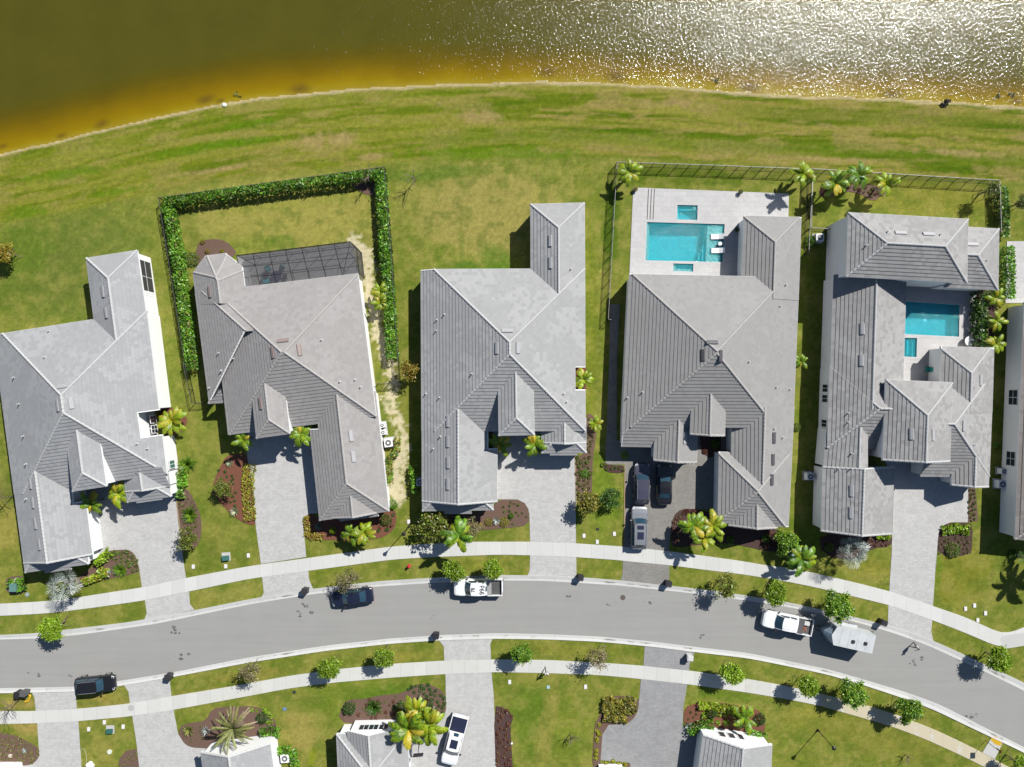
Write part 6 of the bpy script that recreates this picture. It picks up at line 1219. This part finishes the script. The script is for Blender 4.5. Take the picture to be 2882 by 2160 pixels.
def trailer():
    a = R(180 - 12.5); x, y = W1('N 790,645', 1.6); o = empty('cargo_trailer', (x, y, 0), 'white enclosed trailer with angled nose behind the white pickup', 'trailer', None, a); w_ = basic('trailer_white', (.46, .48, .49), .4, n1=(1.2, .25), obj=True); hw = 1.08; xb = -2.75; xs = 1.95; xn = 2.85; H = 2.35
    out = [(xb, -hw), (xs, -hw), (xn, -.12), (xn, .12), (xs, hw), (xb, hw)]; nose_in = [(xb, -hw), (xs - .12, -hw), (xs + .28, -.1), (xs + .28, .1), (xs - .12, hw), (xb, hw)]
    b = MB(); n = len(out)
    for i in range(n):
        j = (i + 1) % n
        if i in (1, 2, 3): continue
        b.poly([(*out[i], .55), (*out[j], .55), (*out[j], H), (*out[i], H)])
    b.poly([(out[0][0], out[0][1], .55)] + [(*p, .55) for p in out[1:]][::1]); b.build('body', w_, o)
    nz = MB()
    for i, j in ((1, 2), (2, 3), (3, 4)): nz.poly([(*out[i], .55), (*out[j], .55), (*out[j], 1.5), (*out[i], 1.5)]); nz.poly([(*out[i], 1.5), (*out[j], 1.5), (*nose_in[j], H), (*nose_in[i], H)])
    for i in (1, 4): nz.poly([(*out[i], .55), (*out[i], H), (*nose_in[i], H)])
    nz.build('nose', basic('trailer_nose_blue', (.22, .28, .35), .25, .3), o)
    r_ = MB(); r_.poly([(*p, H + .03) for p in nose_in]); 
    for i in range(6): j = (i + 1) % 6; r_.poly([(*nose_in[i], H - .03), (*nose_in[j], H - .03), (*nose_in[j], H + .03), (*nose_in[i], H + .03)])
    for xx in (-1.8, -.8, .2, 1.2): r_.box((xx, 0, H + .038), (.04, 2 * hw - .1, .02))
    r_.build('roof', w_, o)
    for xx, yy in ((-.3, .2), (-1.75, .1)): v = MB(); v.box((xx, yy, H + .08), (.36, .36, .1)); v.build('roof_vent', basic('roof_vent_black', (.02, .02, .02), .5), o)
    for sg in (-1, 1):
        f = MB(); f.box((-.3, sg * (hw + .14), .82), (1.9, .3, .05)); f.build('fender', w_, o)
        for xx in (-.7, .2): wt = MB(); wt.cyl((xx, sg * (hw + .12), .36), .36, .22, 18, 'y'); wo = wt.build('wheel', M['tyre'], o); rm = MB(); rm.cyl((xx, sg * (hw + .23), .36), .2, .03, 12, 'y'); rm.build('rim', M['rim'], wo)
    t_ = MB(); t_.tube([(xn, .35, .5), (xn + .95, 0, .5)], .05, 5); t_.tube([(xn, -.35, .5), (xn + .95, 0, .5)], .05, 5); t_.box((xn + 1.0, 0, .52), (.2, .14, .14)); t_.build('tow_hitch', M['black_metal'], o)
    rp = MB(); rp.poly([(xb - .02, -hw * .92, .5), (xb - .02, hw * .92, .5), (xb - 1.0, hw * .92, .03), (xb - 1.0, -hw * .92, .03)]); rp.build('loading_ramp', basic('ramp_grey', (.12, .12, .12), .7), o)
trailer()
# ---------------------------------------------------------------- fences
def fence(s, label, h=1.35, step=1.55, top='rail_metal'):
    q = [Vector(W(p, h)) for p in P(s)]; c = sum(q, Vector((0, 0))) / len(q); o = empty('metal_fence', (c.x, c.y, 0), label, 'fence'); a = MB(); b = MB(); pk = MB(); npost = 0
    for A, B in zip(q[:-1], q[1:]):
        l = (B - A).length; n = max(1, round(l / step)); d = (B - A) / n
        for i in range(n + 1):
            p = A + d * i; po = MB(); po.box((p.x, p.y, h / 2), (.06, .06, h + .06)); po.build('post', M['black_metal'], o, world=True)
        a.tube([(A.x, A.y, h), (B.x, B.y, h)], .028, 4); b.tube([(A.x, A.y, h - .2), (B.x, B.y, h - .2)], .02, 4); b.tube([(A.x, A.y, .12), (B.x, B.y, .12)], .02, 4); m_ = int(l / .115); e = (B - A).normalized(); ang = math.atan2(e.y, e.x)
        for i in range(m_): p = A + (B - A) * (i / m_); pk.tube([(p.x, p.y, .05), (p.x, p.y, h)], .011, 3, cap=False)
    a.build('top_rail', M[top], o, world=True); b.build('lower_rail', M['black_metal'], o, world=True); pk.build('picket_panel', M['black_metal'], o, world=True)
fence('C 345,1660 125,295 1880,55 1935,700 1990,1600; D 1725,212', 'dark metal fence around the hedged lawn of the second house', 1.35); fence('D 1725,212 1545,222', 'short fence return between sandy trail and second house wall', 1.3); fence('D 40,60 105,372 195,368', 'fence end with gate bay at lower left of the second house', 1.3)
fence('G 200,1300 172,1296 240,72 1000,98 1765,128 1740,600 1732,785', 'sunlit topped fence enclosing the lawn round the white pool terrace', 1.35, 1.5, 'sunlit_rail'); fence('I 240,592 93,584 107,125 850,172 1560,215 1572,620', 'sunlit topped fence enclosing the lakeside lawn of the two storey house', 1.35, 1.5, 'sunlit_rail'); fence('I 1424,1075 1415,1515', 'short sunlit topped fence inside the courtyard hedge', 1.35, 1.5, 'sunlit_rail')
# ---------------------------------------------------------------- street furniture and small things
def lamp(s, h, label):
    x, y = W1(s, 0); o = empty('street_lamp', (x, y, 0), label, 'street lamp', None); mb = MB(); mb.tube([(0, 0, 0), (0, 0, .5), (0, 0, .55), (0, 0, h - .3)], [.09, .08, .05, .04], 8); mb.cyl((0, 0, .06), .15, .12, 10); mb.build('pole', M['black_metal'], o)
    m2 = MB(); m2.cyl((0, 0, h - .05), .12, .4, 6, r2=.17); m2.build('lantern', M['glass'], o); m3 = MB(); m3.cyl((0, 0, h + .22), .27, .16, 6, r2=.05); m3.cyl((0, 0, h + .33), .035, .1, 6); m3.build('lantern_cap', M['black_metal'], o)
lamp('N 557,1368', 4.15, 'black street lamp on the lower right lawn'); lamp('D 1800,1332', 4.15, 'black street lamp by the upper sidewalk between second and third house')
def sign():
    x, y = W1('N 1860,1450', 0); h = 2.35; o = empty('warning_sign', (x, y, 0), 'yellow diamond warning sign beside the yellow ramp pad at the bottom right', 'road sign'); mb = MB(); mb.tube([(0, 0, 0), (0, 0, h + .35)], .03, 6); mb.build('pole', M['black_metal'], o)
    d = Vector((.78, .62, 0)).normalized(); s_ = Vector((-d.y, d.x, 0)); s2 = .45; tl = Vector((0, 0, h + .0)) + d * .05; up = Vector((0, 0, 1)); p = MB(); q = [tl - s_ * s2 * 1.0, tl + up * -s2, tl + s_ * s2, tl + up * s2]; p.poly(q); p.poly([v - d * .02 for v in q][::-1]); p.build('sign_plate', basic('sign_yellow', S(225, 150, 10), .5), o)
    g = MB(); c = tl + d * .012; g.poly([c - s_ * .07 - up * .2, c + s_ * .02 - up * .22, c + s_ * .06 + up * .12, c - s_ * .03 + up * .1]); g.poly([c - s_ * .16 - up * .02, c + s_ * .16 - up * .1, c + s_ * .15 - up * .04, c - s_ * .15 + up * .04]); g.poly([c + Vector((0, 0, .2)) + s_ * (.05 * math.cos(k)) + up * (.05 * math.sin(k)) for k in np.linspace(0, 6.283, 9)[:-1]]); g.build('symbol', M['black_metal'], o)
    r_ = MB(); r_.box((0, 0, h + .28), (.5, .05, .14), R(60)); r_.build('street_name_plate', basic('plate_brown', S(150, 84, 50), .6), o)
sign()
def wheelie(s, ang, col, label, name='wheelie_bin'):
    x, y = W1(s, .6); o = empty(name, (x, y, 0), label, 'bin', 'wheelie bins by the kerbs', R(ang)); b = MB(); b.box((0, 0, .5), (.55, .62, .92), taper=1.0); b.poly([(-.3, -.34, .96), (.3, -.34, .96), (.3, .34, .96), (-.3, .34, .96)]); m_ = basic('bin_' + name, col, .5); b.build('bin_body', m_, o)
    l = MB(); l.box((.02, 0, 1.0), (.64, .70, .06)); l.box((0, 0, 1.04), (.5, .5, .04)); l.build('lid', m_, o); h_ = MB(); h_.tube([(-.36, -.28, .98), (-.36, .28, .98)], .02, 5); h_.build('handle', M['plastic'], o)
    for sg in (-1, 1): w_ = MB(); w_.cyl((-.24, sg * .3, .12), .12, .06, 12, 'y'); w_.build('wheel', M['tyre'], o)
for s, a, c, lb in (('K 145,1087', 80, (.02, .02, .022), 'left black wheelie bin of the pair in the bottom left'), ('K 192,1080', 85, (.09, .09, .09), 'grey topped wheelie bin right of the pair in the bottom left'), ('K 1312,952', 85, (.03, .03, .032), 'dark wheelie bin on the lower kerb right of the black suv'),
    ('L 440,283', 80, (.03, .03, .032), 'dark wheelie bin on upper kerb at the second driveway mouth'), ('L 1458,632', 85, (.02, .02, .025), 'dark wheelie bin on lower kerb left of the middle pale driveway'), ('M 645,180', 80, (.025, .025, .03), 'dark wheelie bin at the third driveway mouth'), ('M 1328,228', 80, (.025, .025, .03), 'dark wheelie bin at the mouth of the dark driveway'),
    ('M 1494,803', 85, (.5, .5, .48), 'white topped bin beside the dark grey lower apron'), ('N 1062,530', 70, (.025, .025, .03), 'dark wheelie bin beside the fifth driveway behind the trailer')): wheelie(s, a, c, lb)
def hydrant():
    x, y = W1('L 1245,97', .4); o = empty('fire_hydrant', (x, y, 0), 'small red fire hydrant on the upper verge', 'fire hydrant'); m_ = basic('hydrant_red', (.45, .02, .035), .4); b = MB(); b.tube([(0, 0, 0), (0, 0, .08), (0, 0, .1), (0, 0, .6), (0, 0, .72)], [.2, .2, .13, .15, .05], 12); b.build('barrel', m_, o)
    for a in (0, 1.57, 3.14): c = MB(); c.tube([(0, 0, .42), (math.cos(a) * .22, math.sin(a) * .22, .42)], .07, 8); c.build('outlet', m_, o)
hydrant()
def ac(s, sz, h, label, ang=0, hz=.8):
    x, y = W1(s, h); o = empty('air_conditioner', (x, y, 0), label, 'air conditioner', 'air conditioners beside the houses', R(ang)); b = MB(); b.box((0, 0, h / 2 + .06), (sz, sz, h)); b.build('casing', M['trim_white'], o); p = MB(); p.box((0, 0, .04), (sz + .3, sz + .3, .08)); p.build('pad', M['deck'], o)
    f = MB(); f.cyl((0, 0, h + .07), sz * .38, .03, 20); f.build('fan_grille', basic('grille_grey', (.12, .12, .12), .5), o); c = MB(); c.cyl((0, 0, h + .1), sz * .14, .03, 12); c.build('fan_hub', M['trim_white'], o)
ac('D 1638,682', .95, .8, 'large square air conditioner beside the second house with curling hedge', 8); ac('D 1590,545', .55, .8, 'upper of two slim white units on the second house side', 8); ac('D 1597,600', .55, .8, 'lower of two slim white units on the second house side', 8); ac('G 1818,660', .9, .8, 'white air conditioner between fourth and fifth house', 0)
ac('J 1578,1005', .9, .8, 'air conditioner on a pad by the right edge house', 0); ac('J 1590,905', .6, .8, 'slim white unit above the fan unit by the right edge house', 0); ac('F 225,990', .8, .8, 'air conditioner in the shade left of third house', 0); ac('L 280,1590', .95, .7, 'white air conditioner wrapped by bright hedge at the bottom edge', 5); ac('J 85,945', .8, .9, 'pale framed unit against the two storey house side wall', 0)
def ubox(s, sz, h, col, label, ang=0):
    x, y = W1(s, h); o = empty('utility_box', (x, y, 0), label, 'utility box', None, R(ang)); m_ = basic('utility_green', col, .5); b = MB(); b.box((0, 0, h / 2), (sz[0], sz[1], h)); b.build('cabinet', m_, o); l = MB(); l.box((0, 0, h + .02), (sz[0] + .05, sz[1] + .05, .05)); l.build('lid', m_, o)
    p = MB(); p.box((0, .12, .04), (sz[0] + .25, sz[1] + .5, .08)); p.build('pad', M['deck'], o)
ubox('K 99,262', (.75, .9), .8, (.10, .20, .18), 'green utility box between hedges at the left edge'); ubox('H 1598,1530', (.85, .95), .9, (.16, .26, .22), 'pale green utility box in the shrub below the greige house', -10); ubox('D 370,1580', (.75, .5), .35, (.04, .13, .11), 'low teal green box on the second house lawn', 5); ubox('K 848,1380', (.7, .45), .3, (.03, .11, .09), 'low teal green box on the small lawn between two lower driveways', 0)
def lid(s, sz, col, label, name='valve_box', r=None, group=None):
    x, y = W1(s, .04); mb = MB()
    if r: mb.cyl((0, 0, .04), r, .08, 16)
    else: mb.box((0, 0, .045), (sz[0], sz[1], .09)); mb.box((0, 0, .095), (sz[0] * .8, sz[1] * .8, .015))
    o = mb.build(name, basic('lid_' + name, col, .6)); o.location = (x, y, 0); tag(o, label, 'valve box', group)
for s, lb in (('D 122,1645', 'white valve box lid left of the low teal box, near the sidewalk'), ('D 374,1642', 'white valve box lid directly below the low teal box'), ('D 550,1558', 'white valve box lid at the second driveway edge'), ('F 1502,1405', 'white valve box lid nearest the third driveway'), ('F 1738,1390', 'white valve box lid left of the silver suv'), ('F 1605,1452', 'white valve box lid touching upper sidewalk left of the silver suv'),
    ('M 95,995', 'white valve box lid below the lower sidewalk right of the pale driveway'), ('M 685,1032', 'white valve box lid under the thin brown tree shadow'), ('N 1705,425', 'left white valve box lid of four on the lawn by the right edge'), ('N 1775,400', 'top white valve box lid of four on the lawn by the right edge'), ('N 1860,460', 'right white valve box lid of four on the lawn by the right edge'), ('N 1800,515', 'bottom white valve box lid of four on the lawn by the right edge'),
    ('K 690,1362', 'pinkish white valve box lid left of the small teal box'), ('K 958,1342', 'white valve box lid right of the small teal box'), ('K 812,1308', 'white valve box lid just under the lower sidewalk above small teal box'), ('D 1796,1295', 'white valve box lid next to the upper street lamp')): lid(s, (.34, .48), (.62, .6, .6), lb)
lid('M 395,1035', (.4, .36), (.3, .42, .42), 'pale teal lid on the lawn below the walking person'); lid('L 280,1205', (.42, .36), (.12, .2, .3), 'bluish lid on the lawn right of the giant palm'); lid('K 852,1538', 0, (.55, .58, .48), 'round pale lid below the small teal box', r=.28); lid('K 212,315', 0, (.25, .3, .32), 'round grey lid right of the left utility box', r=.24); lid('N 368,90', 0, (.28, .28, .32), 'round grey lid below the pale green utility box', r=.26)
lid('K 1020,1195', 0, (.36, .36, .35), 'round grey access lid set in the lower sidewalk', 'access_lid', r=.36); lid('L 355,1073', (.3, .3), (.03, .03, .03), 'small black box lid at the lower sidewalk edge'); lid('F 1610,1352', (.3, .28), (.03, .03, .03), 'small black box on the lawn left of the silver suv'); lid('M 112,1472', 0, (.7, .7, .7), 'small white round fitting at the red leaved bed', r=.12)
# boulders and shore bits
rk = crownmesh('rock', 3, [(.4, .4, .38)], n=10); 
def rock(s, r, col, label, name='rock', seed=0):
    x, y = W1(s, 0); rr = random.Random(seed); mb = MB(); n = 9; rings = [[(math.cos(6.283 * i / n) * r * k * rr.uniform(.85, 1.15), math.sin(6.283 * i / n) * r * k * rr.uniform(.7, 1.0), z * r + rr.uniform(-.03, .03) * r) for i in range(n)] for k, z in ((1, 0), (.95, .3), (.6, .55))]
    for a, b in zip(rings[:-1], rings[1:]):
        for i in range(n): mb.poly([a[i], a[(i + 1) % n], b[(i + 1) % n], b[i]])
    mb.poly(rings[-1]); o = mb.build(name, basic('stone_' + name, col, .8)); o.location = (x, y, 0); tag(o, label, 'rock')
rock('T 632,296', .3, (.7, .7, .62), 'single white rock at the waterline on the left half of the shore', seed=1); rock('K 85,1568', .3, (.45, .38, .33), 'pink boulder in the bottom left mulch bed', seed=2)
x, y = W1('T 2661,288', .1); o = link('driftwood_clump', crownmesh('driftwood_clump', 300, [(.05, .045, .03), (.10, .08, .06), (.3, .26, .2)], n=160, size=.2, rx=.55, rz=.4, clumps=9), None, (x, y, .1)); tag(o, 'dark tangled clump of debris on the shoreline near the right edge', 'debris')
x, y = W1('T 669,266', .0); o = link('water_plant', crownmesh('water_plant', 301, [(.4, .38, .06), (.3, .3, .05)], n=60, size=.16, rx=.5, rz=.15, clumps=7), None, (x, y, .0)); tag(o, 'yellow floating plant in the orange shallows by the white rock', 'water plant')
for i, (s, lb) in enumerate((('T 2017,228', 'pale reeds patch in shallows just left of the strongest sun glitter'), ('T 2807,270', 'pale weed patch in shallows at far right, left one of two'), ('T 2848,266', 'pale weed patch in shallows at far right, nearest the edge'))):
    x, y = W1(s, 0); o = link('water_plant', crownmesh('water_plant', 310 + i, [(.36, .36, .22), (.25, .25, .12)], n=60, size=.14, rx=.45, rz=.15, clumps=7), None, (x, y, 0)); tag(o, lb, 'water plant')
# patio furniture
def chair(x, y, ang, col, label):
    o = empty('patio_chair', (x, y, .05), label, 'chair', 'chairs round the screened patio table', ang); m_ = basic('chair_fabric', col, .6); b = MB(); b.box((0, 0, .42), (.52, .52, .1)); b.build('seat', m_, o); k = MB(); k.box((-.27, 0, .72), (.08, .52, .5)); k.build('backrest', m_, o)
    for sx in (-.2, .2):
        for sy in (-.2, .2): l = MB(); l.box((sx, sy, .18), (.04, .04, .37)); l.build('leg', M['black_metal'], o)
    for sy in (-.27, .27): a = MB(); a.box((-.02, sy, .6), (.46, .05, .05)); a.build('armrest', M['black_metal'], o)
TE = (.03, .42, .45); x, y = W1('C 1040,910', .75); o = empty('patio_table', (x, y, .05), 'round navy blue table under the screened patio roof', 'table'); b = MB(); b.cyl((0, 0, .73), .68, .04, 28); b.build('table_top', basic('table_navy', (.03, .035, .09), .15, spec=.8), o); b = MB(); b.cyl((0, 0, .36), .06, .7, 8); b.cyl((0, 0, .03), .35, .04, 16); b.build('pedestal', M['black_metal'], o)
for s, c, lb in (('C 982,850', TE, 'teal chair upper left of the navy patio table'), ('C 1088,842', TE, 'teal chair upper right of the navy patio table'), ('C 972,942', TE, 'teal chair lower left of the navy patio table'), ('C 1108,912', (.04, .04, .045), 'dark chair right of the navy patio table'), ('C 968,905', (.05, .045, .04), 'dark chair left of the navy patio table')):
    cx, cy = W1(s, .5); chair(cx, cy, math.atan2(y - cy, x - cx), c, lb)
def lounger(s, label):
    x, y = W1(s, .2); o = empty('sun_lounger', (x, y, -.16), label, 'sun lounger', 'white loungers on the pool ledge'); m_ = basic('lounger_white', (.72, .72, .72), .5); b = MB(); b.poly([(-.75, -.3, .2), (.15, -.3, .26), (.15, .3, .26), (-.75, .3, .2)]); b.box((-.3, -.28, .1), (.9, .05, .2)); b.box((-.3, .28, .1), (.9, .05, .2)); b.build('seat', m_, o); k = MB(); k.poly([(.15, -.3, .26), (.75, -.3, .62), (.75, .3, .62), (.15, .3, .26)]); k.poly([(.75, -.3, .62), (.75, -.3, .1), (.75, .3, .1), (.75, .3, .62)]); k.build('backrest', m_, o)
lounger('G 1022,652', 'upper white lounger on the sunken pool ledge'); lounger('G 1025,760', 'lower white lounger on the sunken pool ledge'); x, y = W1('G 1041,708', .3); b = MB(); b.cyl((x, y, .1), .22, .5, 16); tag(b.build('side_table', basic('side_table_white', (.72, .72, .72), .5)), 'small round white table between the two pool loungers', 'side table')
x, y = W1('J 996,112', .4); chair(x, y, R(180), (.02, .32, .26), 'green teal chair in the shaded courtyard of the two storey house')
def pot(s, label, g='g'):
    x, y = W1(s, .3); o = empty('potted_plant', (x, y, .05), label, 'potted plant'); b = MB(); b.tube([(0, 0, 0), (0, 0, .35)], [.16, .24], 12); b.build('pot', basic('pot_clay', (.08, .05, .04), .7), o); link('foliage', BU[g], o, (0, 0, .35), (0, 0, 0), (.3, .3, .3))
pot('G 382,287', 'potted plant at the upper left corner of the pool terrace', 'o'); pot('G 1200,307', 'potted plant on the upper edge of the pool terrace', 'm'); pot('G 1170,600', 'dark pot by the wall next to the pool loungers', 'd')
x, y = W1('I 1325,1465', .5); o = empty('egg_chair', (x, y, .06), 'round white woven chair at the corner of the courtyard pool terrace', 'chair'); b = MB(); n = 16
for i in range(n):
    a0, a1 = 6.283 * i / n, 6.283 * (i + 1) / n
    for j in range(4): r0, r1, z0, z1 = .72 * math.sin(.4 + j * .3), .72 * math.sin(.7 + j * .3), .05 + j * .16, .21 + j * .16; b.poly([(r0 * math.cos(a0), r0 * math.sin(a0), z0), (r0 * math.cos(a1), r0 * math.sin(a1), z0), (r1 * math.cos(a1), r1 * math.sin(a1), z1), (r1 * math.cos(a0), r1 * math.sin(a0), z1)])
b.build('shell', basic('wicker_white', (.55, .53, .48), .7, n2=(30, .5)), o); b = MB(); b.cyl((0, 0, .42), .58, .12, 20); b.build('cushion', M['trim_white'], o)
# basketball hoop
x, y = W1('L 1345,1405', 0); o = empty('basketball_hoop', (x, y, 0), 'dark basketball hoop on a pole left of the white pickup in the lower driveway', 'basketball hoop'); b = MB(); b.tube([(0, 0, 0), (0, 0, 2.6), (.0, -.7, 3.1)], .05, 6); b.build('pole', M['black_metal'], o); b = MB(); b.box((0, -.75, 3.2), (1.15, .06, .75), R(5)); b.build('backboard', basic('backboard_dark', (.04, .04, .045), .4), o); b = MB(); b.tube([(.23 * math.cos(a), -1.0 + .23 * math.sin(a), 3.0) for a in np.linspace(0, 6.283, 17)], .012, 4); b.build('rim', basic('rim_orange', (.5, .1, .02), .5), o); b = MB(); b.box((0, .1, .12), (.7, .9, .24)); b.build('base', M['plastic'], o)
# yellow tarp and hose
x, y = W1('K 203,1115', .1); rr = random.Random(4); b = MB(); b.tube([(x + .45 * math.cos(a) * (1 + .2 * math.sin(3 * a)), y + .5 * math.sin(a), .12) for a in np.linspace(-1.8, 1.2, 12)], .11, 6); tag(b.build('yellow_bag', basic('bag_yellow', (.55, .34, .01), .5)), 'crumpled yellow bag beside the two bins in the bottom left', 'bag')
x, y = W1('K 650,1580', .05); b = MB(); b.tube([(x + .35 * math.cos(a), y + 1.0 * math.sin(a) - .3 * math.cos(a), .04) for a in np.linspace(-1.2, 4.0, 22)], .025, 5); tag(b.build('garden_hose', basic('hose_yellow', (.42, .42, .24), .5)), 'pale garden hose looped on the small lawn at the bottom left', 'hose'); x, y = W1('K 695,1635', .3); b = MB(); b.cyl((x, y, .3), .28, .5, 14); b.box((x + .3, y - .2, .25), (.35, .3, .4)); tag(b.build('white_bucket', M['trim_white']), 'white bucket at the end of the garden hose', 'bucket')
# ---------------------------------------------------------------- people
SK = basic('skin', (.42, .26, .18), .6); HR = basic('hair_dark', (.04, .025, .02), .7)
def person(s, ang, label, shirt, pants, arms=((.35, -.2), (-.3, .25)), stride=.32, fwd=0.0):
    x, y = W1(s, 0); o = empty('person', (x, y, .02), label, 'person', None, R(ang))
    J = {'pel': (0, 0, .95), 'wa': (.01, 0, 1.12), 'ch': (.03, 0, 1.32), 'nk': (.04, 0, 1.48), 'hd': (.06, 0, 1.58), 'tp': (.06, 0, 1.70)}; E = [('pel', 'wa'), ('wa', 'ch'), ('ch', 'nk'), ('nk', 'hd'), ('hd', 'tp')]; Rr = {'pel': .145, 'wa': .125, 'ch': .15, 'nk': .058, 'hd': .095, 'tp': .07}
    for sg, n in ((1, 'l'), (-1, 'r')):
        f = stride * sg; a, b_ = arms[0 if sg > 0 else 1]
        for k, p, r in (('hip', (0, .1 * sg, .9), .10), ('kn', (f * .45 + .05, .11 * sg, .5), .065), ('an', (f, .11 * sg, .09), .045), ('to', (f + .17, .13 * sg, .035), .035), ('sh', (.03, .19 * sg, 1.40), .06), ('el', (a * .5, .25 * sg, 1.14), .045), ('wr', (a, .24 * sg, .93 + abs(b_) * .4), .032)): J[k + n] = p; Rr[k + n] = r
        E += [('pel', 'hip' + n), ('hip' + n, 'kn' + n), ('kn' + n, 'an' + n), ('an' + n, 'to' + n), ('ch', 'sh' + n), ('sh' + n, 'el' + n), ('el' + n, 'wr' + n)]
        w = Vector(J['wr' + n])
        for fi in range(5):
            off = Vector((.03 + .012 * fi if fi < 4 else .0, (fi - 1.5) * .018 if fi < 4 else -.035 * sg, -.05)); kk = 'f%d%s' % (fi, n); J[kk] = tuple(w + off * .7); J[kk + 't'] = tuple(w + off * (1.5 if fi < 4 else 1.1) + Vector((.01, 0, -.02))); Rr[kk] = .011; Rr[kk + 't'] = .008; E += [('wr' + n, kk), (kk, kk + 't')]
    ks = list(J); me = bpy.data.meshes.new('body'); me.from_pydata([J[k] for k in ks], [(ks.index(a), ks.index(b_)) for a, b_ in E], [])
    b = link('body', me, o); md = b.modifiers.new('Skin', 'SKIN'); md.use_smooth_shade = True; b.modifiers.new('sub', 'SUBSURF').levels = 1
    sv = me.skin_vertices[0].data
    for i, k in enumerate(ks): sv[i].radius = (Rr[k], Rr[k]); sv[i].use_root = (k == 'pel')
    dg = bpy.context.evaluated_depsgraph_get(); ev = bpy.data.meshes.new_from_object(b.evaluated_get(dg)); b.modifiers.clear(); b.data = ev; ev.name = 'body'
    ms = [SK, basic('shirt', shirt, .8), basic('trousers', pants, .8), basic('shoes', (.05, .05, .05), .7), HR]
    for m_ in ms: ev.materials.append(m_)
    for p in ev.polygons:
        c = p.center; i = 0
        if c.z < .09: i = 3
        elif c.z < 1.0 and abs(c.y) < .19: i = 2
        elif .98 < c.z < 1.47 and (abs(c.y) < .24): i = 1
        elif c.z > 1.6 or (c.z > 1.54 and c.x < .05): i = 4
        p.material_index = i; p.use_smooth = True
    f = MB(); f.tube([(.14, 0, 1.60), (.165, 0, 1.57), (.15, 0, 1.555)], [.01, .016, .008], 5)
    for sg in (-1, 1): f.box((.06, sg * .095, 1.585), (.03, .015, .05))
    f.build('nose_and_ears', SK, o); e = MB()
    for sg in (-1, 1): e.box((.148, sg * .035, 1.61), (.01, .018, .01))
    e.box((.15, 0, 1.525), (.008, .05, .008)); e.build('eyes_and_mouth', HR, o)
    return o
person('T 2566,1813', 205, 'person in white top and dark trousers walking on the road by the right kerb', (.62, .62, .64), (.03, .03, .035), ((.35, .5), (-.2, .1)), .36)
person('T 1538,1886', 95, 'person in white top and dark trousers walking at the lower sidewalk edge', (.66, .64, .64), (.04, .035, .035), ((.3, .3), (-.25, .2)), .34)
